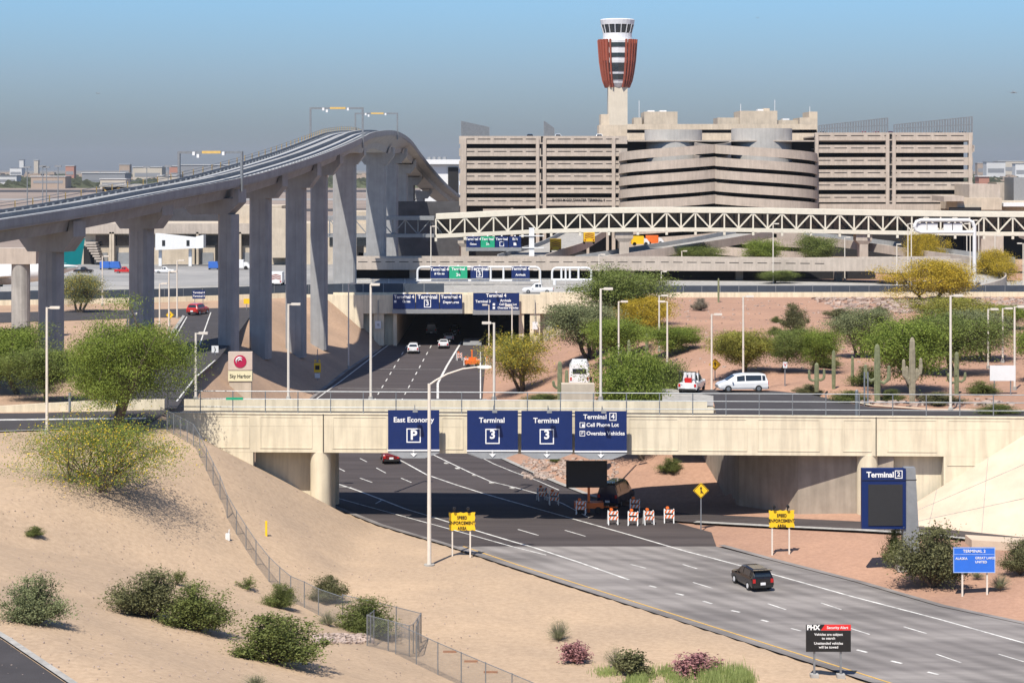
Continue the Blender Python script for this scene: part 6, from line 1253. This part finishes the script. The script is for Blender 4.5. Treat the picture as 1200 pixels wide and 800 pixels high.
# white minibus
t = thing('minibus', 'white minibus seen from behind beside the bridge railing', 'bus', T(679, 450), R(88)); w_, l_, h_ = 2.5, 6.6, 3.0
m = MB(); m.loft([[(x, -w_/2, .45), (x, w_/2, .45), (x, w_/2, 2.3), (x, w_/2-.35, hh), (x, -w_/2+.35, hh), (x, -w_/2, 2.3)] for x, hh in ((-l_/2, 2.85), (-l_/2+.3, h_), (l_/2-1.5, h_), (l_/2-.9, 2.6))]+[]); m.build('body', M_wpaint, t)
m = MB(); m.loft([[(l_/2-.9, -1, .45), (l_/2-.9, 1, .45), (l_/2-.9, 1, 1.9), (l_/2-.9, -1, 1.9)], [(l_/2+.7, -.95, .5), (l_/2+.7, .95, .5), (l_/2+.7, .9, 1.2), (l_/2+.7, -.9, 1.2)]]); m.build('cab', M_wpaint, t)
m = MB(); m.box((-l_/2-.02, 0, 1.95), (.06, 1.7, .6)); m.build('rear_window', M_glass, t)
for i in range(4):
    for sd in (-1, 1): m = MB(); m.box((-l_/2+1+i*1.3, sd*w_/2, 1.9), (1.0, .05, .7)); m.build('side_window', M_glass, t)
for sd in (-1, 1):
    m = MB(); m.box((-l_/2-.03, sd*1.05, 1.0), (.06, .2, .4)); m.build('tail_light', M_red, t)
    for x in (-1.9, 2.2): m = MB(); m.tube((x, sd*(w_/2-.25), .42), (x, sd*(w_/2+.01), .42), .43, n=16); m.build('wheel', M_rub, t)
# concrete plinth block behind the railing by the minibus
m = MB(); m.box((0, 0, .9), (3.2, 1.5, 1.8)); t = m.build('concrete_block', M_tan2); t.location = ((677-CX)*199/F, 199, GR-.1); tag(t, 'square grey concrete block in front of the white minibus', 'block')
# airport trucks on the access ramps and apron
def boxtruck(px, py, D, z, w, h, l, mb_, lab, head=R(90), cat='truck', grp=None):
    t = thing('service_truck', lab, cat, ((px-CX)*D/F, D, z), head, grp); m = MB(); m.box((-l*.15, 0, h*.58), (l*.7, w, h*.8)); m.build('box_body', mb_, t); m = MB(); m.loft([[(l*.2, -w*.46, .4), (l*.2, w*.46, .4), (l*.2, w*.46, h*.75), (l*.2, -w*.46, h*.75)], [(l*.42, -w*.46, .4), (l*.42, w*.46, .4), (l*.38, w*.42, h*.7), (l*.38, -w*.42, h*.7)], [(l*.52, -w*.44, .4), (l*.52, w*.44, .4), (l*.52, w*.42, h*.38), (l*.52, -w*.42, h*.38)]]); m.build('cab', M_wpaint, t)
    for x in (-l*.32, l*.32):
        for sd in (-1, 1): m = MB(); m.tube((x, sd*(w/2-.3), .42), (x, sd*w/2, .42), .42, n=12); m.build('wheel', M_rub, t)
    for sd in (-1, 1): m = MB(); m.box((-l*.5-.03, sd*w*.38, h*.3), (.05, w*.12, h*.1)); m.build('tail_light', M_red, t)
    for k in range(3): m = MB(); m.add([(-l*.5-.04, y, h*(.42+k*.13)+dz) for y, dz in ((-w*.4, 0), (0, .25), (w*.4, 0), (w*.4, .16), (0, .41), (-w*.4, .16))], [(0, 1, 4, 5), (1, 2, 3, 4)]); m.build('chevron_stripe', M_rust, t)
    return t
boxtruck(651, 292, 445, 12.7, 2.4, 3.0, 5.5, M_yel, 'yellow truck with red chevrons on the access ramp'); boxtruck(690, 290, 450, 14.4, 2.4, 3.0, 5.5, M_yel, 'yellow and white truck beside the truss bridge pier')
boxtruck(325, 330, 395, GR+.1, 2.4, 2.6, 5, M_wpaint, 'white service truck with orange load between the piers', grp=None); boxtruck(281, 309, 455, GR+.1, 2, 2.2, 4.5, M_wpaint, 'small white van by the terminal wall', R(0), 'van'); boxtruck(1092, 278, 440, 13, 2.4, 2.6, 5, M_yel, 'orange yellow truck beyond the white tube gantry')
boxtruck(750, 279, 462, 13.5, 2.2, 2.2, 4, M_yel, 'yellow vehicle behind the truss bridge pier', R(0)); boxtruck(767, 279, 464, 13.6, 2.2, 2.2, 4, M_orange, 'orange vehicle right of the yellow one behind the truss', R(0))
M_bc = mat('blue_container', (.04, .14, .5), .5, .06)
for px, lab in ((124, 'blue cargo container on the apron, left one of the pair'), (135.5, 'blue cargo container on the apron, right one of the pair'), (251, 'blue cargo container below the jet bridge'), (80, 'blue cart between the leftmost piers')):
    t = thing('cargo_container', lab, 'container', ((px-CX)*455/F, 455, GR+.05), 0, 'blue containers on the apron'); m = MB(); m.hexa([(-.9, -.7, .4), (.9, -.7, .4), (.9, .7, .4), (-.9, .7, .4), (-.9, -.7, 1.8), (.6, -.7, 1.8), (.6, .7, 1.8), (-.9, .7, 1.8)]); m.build('body', M_bc, t); m = MB(); m.box((0, 0, .25), (2, 1.4, .14)); m.build('frame', M_grey, t)
    t.scale = (1.3, 1.3, 1.0)
    for x in (-.7, .7): m = MB(); m.tube((x, -.75, .18), (x, .75, .18), .18, n=8); m.build('axle', M_rub, t)
for px, lab, pm_ in ((45, 'red baggage tractor near the left piers', 'red'), (146, 'red vehicle parked at the terminal doors', 'red'), (98, 'dark tug between the leftmost piers', 'black'), (193, 'white tug under the jet bridge', 'white'), (34, 'blue tug by the lone column', 'blue')):
    vehicle('cabpick', 'ground_tug', lab, 'tug', ((px-CX)*440/F, 440, GR+.05), R(0), PAINT[pm_], 'ground vehicles on the apron', .75)
# cars peeking over the garage roof parapet
rdv = random.Random(9)
for px, c, lab in ((621, 'black', 'dark car on the garage roof left of the small screen'), (644, 'white', 'white car on the garage roof by the small screen'), (654, 'white', 'second white car right of the small screen'), (702, 'white', 'white car on the roof below the tower'), (963, 'black', 'dark car at the left foot of the right roof screens'), (1011, 'red', 'red car on the garage roof, left one'), (1027, 'red', 'red car on the garage roof, right one'), (1043, 'darkred', 'dark red car between the two roof screens'), (1098, 'black', 'dark car below the right roof screen'), (1128, 'navy', 'dark blue car near the right roof corner')):
    vehicle('suv', 'rooftop_car', lab, 'car', (gX(px, 531), 531, gZ(158.2 if px > 900 else 161.3, 531)-.75), R(90+rdv.choice([0, 180])), PAINT[c], 'cars parked on the garage roof', .98)

# ---------------- roadworks ----------------
M_strw = mat('barricade_white', (.78, .78, .76), .5, .03)
BAR = None
def barricade(px, py, lab, a=0, D=None):
    global BAR
    p = G(px, py, .02)
    if BAR is None:
        t = thing('barricade', lab, 'barricade', p, a, 'orange and white striped barricades')
        for sd in (-.22, .22):
            for x0 in (-.32, .26): m = MB(); m.hexa([(x, sd*k+q, z) for z, k in ((0, 1.3), (1.05, .2)) for x, q in ((x0, -.03), (x0+.06, -.03), (x0+.06, .03), (x0, .03))]); m.build('leg', M_strw, t)
        for z, y in ((.88, -.12), (.5, -.2)):
            m = MB(); m.box((0, y, z), (.66, .03, .26)); pn = m.build('panel', M_strw, t); m = MB()
            for k in range(3): x = -.30+k*.22; m.add([(x, y-.02, z-.13), (x+.1, y-.02, z-.13), (x+.2, y-.02, z+.13), (x+.1, y-.02, z+.13)], [(0, 1, 2, 3)])
            m.build('stripes', M_orange, pn)
        m = MB(); m.tube((-.1, -.1, 1.14), (-.1, -.02, 1.14), .11, n=12); m.build('warning_light', M_orange, t); BAR = t; t.scale = (1.4, 1.12, 1.15); return
    dup(BAR, p, a, lab)
for i, (px, py, lab) in enumerate([(718, 614, 'striped barricade leftmost of the sunlit four'), (742, 615, 'striped barricade second from left of the sunlit four'), (760, 614, 'striped barricade third of the sunlit four'), (784, 612, 'striped barricade rightmost of the sunlit four'),
    (635, 586, 'shaded barricade farthest left under the bridge'), (649, 591, 'shaded barricade next to the farthest left one'), (681, 602, 'shaded barricade in front of the message board trailer'), (717, 594, 'shaded barricade right of the trailer tongue'), (744, 600, 'shaded barricade behind the sunlit four'),
    (538, 422, 'striped barricade in the closed lane beyond the bridge'), (572, 428, 'striped barricade at the right kerb beyond the bridge'), (547, 428, 'striped barricade beside the orange arrow board'), (559, 429, 'striped barricade just right of the orange arrow board')]):
    barricade(px, py, lab, [.1, -.15, .2, -.05, .3][i % 5])
# message board trailer
p = G(690, 600, .02); s = p.y/F; t = thing('message_board_trailer', 'portable black message board on an orange trailer under the bridge', 'message board', p, 0); zz = lambda y: H-(y-HY)*s
m = MB(); m.box((-.2, 0, (zz(540)+zz(571))/2), (48*s, .35, 31*s)); m.build('message_board', M_black, t); m = MB(); m.box((-.2, -.19, zz(555.5)), (44*s, .03, 27*s)); m.build('display', mat('dark_led_screen', (.03, .03, .03)), t)
m = MB(); m.box((0, .1, 1.3), (.22, .22, 2.6)); m.build('mast', M_orange, t); m = MB(); m.box((0, 0, .7), (2.6, 1.3, .5)); m.build('trailer_body', M_orange, t); m = MB(); m.tube((1.3, 0, .5), (2.6, 0, .45), .07, n=6); m.build('tow_bar', M_orange, t)
for x in (-.8, .8): m = MB(); m.tube((x, -.8, .3), (x, -.6, .3), .3, n=14); m.build('wheel', M_rub, t)
p = G(553, 430, .02); t = thing('arrow_board_trailer', 'orange towed arrow board in the closed lane', 'trailer', p, .2); m = MB(); m.box((0, 0, .8), (2.2, 1.2, .6)); m.build('trailer_body', M_orange, t); m = MB(); m.box((0, 0, 1.7), (.2, .2, 2.0)); m.build('mast', M_orange, t); m = MB(); m.box((0, 0, 1.3), (1.1, .3, .5)); m.build('engine_box', M_orange, t)
for x in (-.7, .7): m = MB(); m.tube((x, -.7, .3), (x, -.5, .3), .3, n=12); m.build('wheel', M_rub, t)
t = thing('steel_plate_ramp', 'flat grey steel trailer bed in the closed lane near the portal', 'trailer', G(554, 402, .02)); m = MB(); m.box((0, 0, .5), (3.3, 7, .2)); m.build('bed', M_grey, t); m = MB(); m.hexa([(-1.6, -5, .05), (1.6, -5, .05), (1.6, -3.5, .5), (-1.6, -3.5, .5), (-1.6, -5, .12), (1.6, -5, .12), (1.6, -3.5, .6), (-1.6, -3.5, .6)]); m.build('loading_ramp', M_grey, t)
for x in (-1.4, 1.4): m = MB(); m.tube((x-.1, 0, .35), (x+.1, 0, .35), .35, n=12); m.build('wheel', M_rub, t)
# yellow marker post and pale valve box on the bank
p = T(312, 628); m = MB(); m.box((0, 0, .55), (.16, .1, 1.2)); t = m.build('marker_post', M_yel); t.location = p; tag(t, 'short yellow marker post alone on the near bank', 'marker post')
p = T(267, 632); t = thing('valve_box', 'small pale utility box with a pipe against the fence', 'utility box', p); m = MB(); m.box((0, 0, .2), (.32, .3, .5)); m.build('box', M_strw, t); m = MB(); m.tube((.05, 0, .4), (.12, 0, .75), .05, n=6); m.build('pipe', M_strw, t)
for px, py, lab in ((527, 764.5, 'rust coloured kerb stub on the bank, uppermost of three'), (552, 775.5, 'rust coloured kerb stub on the bank, middle of three'), (575, 788.5, 'rust coloured kerb stub on the bank, lowest of three')):
    p = T(px, py); m = MB(); m.box((0, 0, .04), (.85, .16, .14)); t = m.build('kerb_stub', mat('rusty_stub', (.34, .16, .08), .8)); t.location = p; tag(t, lab, 'kerb stub', 'rusty kerb stubs')

# ---------------- chain link fence ----------------
def chain(pts, h, lab, sp=2.6, braces=True):
    P3 = [V((x, y, hz1(x, y))) for x, y in pts]; t = thing('chain_link_fence', lab, 'fence', P3[0]); wire = MB(); pts2 = []
    for a, b in zip(P3[:-1], P3[1:]):
        n = max(1, round((b-a).length/sp)); 
        for i in range(n): q = a.lerp(b, i/n); pts2.append(V((q.x, q.y, hz1(q.x, q.y))))
    pts2.append(P3[-1]); pm = MB(); pm.tube((0, 0, -.2), (0, 0, h+.05), .035, n=6); p0 = None
    for q in pts2:
        if p0 is None: p0 = pm.build('post', M_steel, t); c = p0
        else: c = inst(p0, t)
        c.location = q-P3[0]
    mr = MB(); mr.path([q+V((0, 0, h)) for q in pts2], .025, 5); mr.build('top_rail', M_steel, t, True)
    for k, (a, b) in enumerate(zip(pts2[:-1], pts2[1:])):
        L_ = (b-a).length; n = int(L_/.11); d = h/L_; w = .008
        for i in range(-int(h/.11), n+1):
            for sg in (1, -1):
                s0, s1 = i*.11, i*.11+h; t0, t1 = max(0, s0), min(L_, s1)
                if t1 <= t0: continue
                z0, z1 = t0-s0, t1-s0
                if sg < 0: z0, z1 = h-z0, h-z1
                q0 = a.lerp(b, t0/L_)+V((0, 0, z0)); q1 = a.lerp(b, t1/L_)+V((0, 0, z1))
                wire.add([q0+V((0, 0, -w)), q0+V((0, 0, w)), q1+V((0, 0, w)), q1+V((0, 0, -w))], [(0, 1, 2, 3)])
        if braces and k % 2 == 0: mbr = MB(); mbr.tube(b+V((0, 0, .1)), b.lerp(a, .55)+V((.0, 0, -.05)), .03, n=5)
    tag(wire.build('wire_mesh', M_steel, t, True), kind='stuff')
def XY(px, py): p = T(px, py); return (p.x, p.y)
c1 = [XY(192, 508), XY(220, 548), XY(267, 612), XY(300, 667), XY(316, 691), XY(340, 713), XY(372, 733), XY(400, 737)]
c1 = [(-30.6, 178.5), (-26.8, 169), (-21.7, 156), (-18.5, 148), (-17.2, 145), (-15.3, 141.6), (-12.9, 136.5), (-11.2, 135.5)]
chain(c1, 1.75, 'chain link fence running down the near bank from the bridge end')
chain([(-11.2, 135.5), (-7.6, 134.5), (-5.9, 132.8), (-6.0, 128.2)], 1.9, 'chain link fence around the sprawling bush, behind it')
chain([(-5.9, 132.8), (-6.4, 127.6), (-9.0, 127.2), (-8.8, 130.5)], 1.9, 'small chain link enclosure jutting out at the fence corner', 1.8)
chain([(-7.2, 126.8), (-4.4, 121.5), (-1.5, 116.5), (3, 109)], 1.9, 'chain link fence continuing to the bottom edge from the enclosure')
# near road in the bottom left corner
flat('near_road', [(-24.6, 98), (-19.6, 89.5), (-14, 80), (-50, 80), (-50, 98)][::1] if 0 else [(-29.5, 106), (-24.4, 98), (-19.6, 89.8), (-15, 82), (-12, 76), (-60, 76), (-60, 106)], 8.46, M_asph2, 'dark grey road cutting the bottom left corner')
mb = MB(); ribbon(mb, [(-29.3, 106.2, 8.4), (-24.2, 98.1, 8.4), (-19.4, 89.9, 8.4), (-14.8, 82, 8.4), (-11.8, 76, 8.4)], .35, .13, 2, False); struct(mb, 'kerb', M_conc)

# ---------------- aircraft in the sky ----------------
def plane(px, py, D, span, head, lab, bank=0):
    t = thing('flying_airliner', lab, 'airliner', P(px, py, D), head, 'distant airliners in the sky'); k = span/30; m = MB(); m.path([(-15*k, 0, .6*k), (-11*k, 0, .2*k), (10*k, 0, 0), (14*k, 0, -.2*k), (15.5*k, 0, -.4*k)], [.3*k, 1.7*k, 1.9*k, 1.5*k, .2*k], 10); m.build('fuselage', M_grey, t)
    for sd in (-1, 1):
        m = MB(); m.loft([[(4*k, 0, -.6*k), (-2*k, 0, -.6*k), (-2*k, 0, -.1*k), (4*k, 0, -.1*k)], [(-3*k, sd*15*k, 1.0*k), (-5*k, sd*15*k, 1.0*k), (-5*k, sd*15*k, 1.15*k), (-3*k, sd*15*k, 1.15*k)]]); m.build('wing', M_grey, t)
        m = MB(); m.tube((3.5*k, sd*5*k, -1.1*k), (-.5*k, sd*5*k, -1.1*k), .9*k, n=8); m.build('engine', M_grey, t); m = MB(); m.loft([[(-10*k, 0, .8*k), (-13*k, 0, .8*k), (-13*k, 0, 1.0*k), (-10*k, 0, 1.0*k)], [(-13.5*k, sd*5*k, 1.3*k), (-15*k, sd*5*k, 1.3*k), (-15*k, sd*5*k, 1.4*k), (-13.5*k, sd*5*k, 1.4*k)]]); m.build('tailplane', M_grey, t)
    m = MB(); m.loft([[(-9*k, -.15*k, 1.4*k), (-14*k, -.15*k, 1.4*k), (-14*k, .15*k, 1.4*k), (-9*k, .15*k, 1.4*k)], [(-13*k, -.1*k, 6*k), (-15.5*k, -.1*k, 6*k), (-15.5*k, .1*k, 6*k), (-13*k, .1*k, 6*k)]]); m.build('tail_fin', M_grey, t)
plane(1188, 108.5, 4200, 30, R(-95), 'small airliner approaching at the upper right of the sky'); plane(115, 109.5, 5200, 16, R(-40), 'tiny aircraft in the sky at upper left'); plane(888, 21, 6000, 10, R(-60), 'speck of an aircraft high right of the control tower')

# ---------------- tree belt of the far city, and the valley haze ----------------
rng = np.random.default_rng(77); pts = []
for i in range(8000):
    D = rng.uniform(2300, 5200); px = rng.uniform(-150, 560) if rng.random() < .7 else rng.uniform(1110, 1330); pts.append(((px-CX)*D/F, D, GR))
far = MB(); rr = random.Random(4)
for x, y, z in pts:
    w = rr.uniform(8, 26); h = rr.uniform(4, 10)
    for k in range(3):
        ox, oy = rr.uniform(-w, w)*.5, rr.uniform(-3, 3); a = rr.uniform(.5, 1)
        far.add([(x+ox-w*.4, y+oy, z), (x+ox+w*.4, y+oy, z), (x+ox+w*.3, y+oy+3, z+h*a*.8), (x+ox, y+oy+1, z+h*a), (x+ox-w*.35, y+oy+3, z+h*a*.7), (x+ox, y+oy+6, z)], [(0, 1, 2, 3, 4), (1, 5, 2), (5, 0, 4), (2, 5, 4, 3)])
tag(far.build('far_trees', mat('far_tree_green', (.065, .075, .04), .9, .35, .004)), 'dusty green tree belt among the distant city', 'trees', kind='stuff')
hzm = bpy.data.materials.new('valley_haze'); hzm.use_nodes = True; nt = hzm.node_tree; nt.nodes.clear(); o_ = nt.nodes.new('ShaderNodeOutputMaterial'); pv = nt.nodes.new('ShaderNodeVolumePrincipled')
pv.inputs['Color'].default_value = (.80, .84, .92, 1); pv.inputs['Density'].default_value = .00005; pv.inputs['Anisotropy'].default_value = .2; nt.links.new(pv.outputs[0], o_.inputs['Volume'])
hb2 = MB(); hb2.hexa([(x, y, z) for z in (-4, 180) for x, y in ((-9500, -450), (9500, -450), (9500, 16500), (-9500, 16500))]); hbo = hb2.build('haze', hzm); hbo['kind'] = 'stuff'; hbo['label'] = 'thin blue grey valley haze'
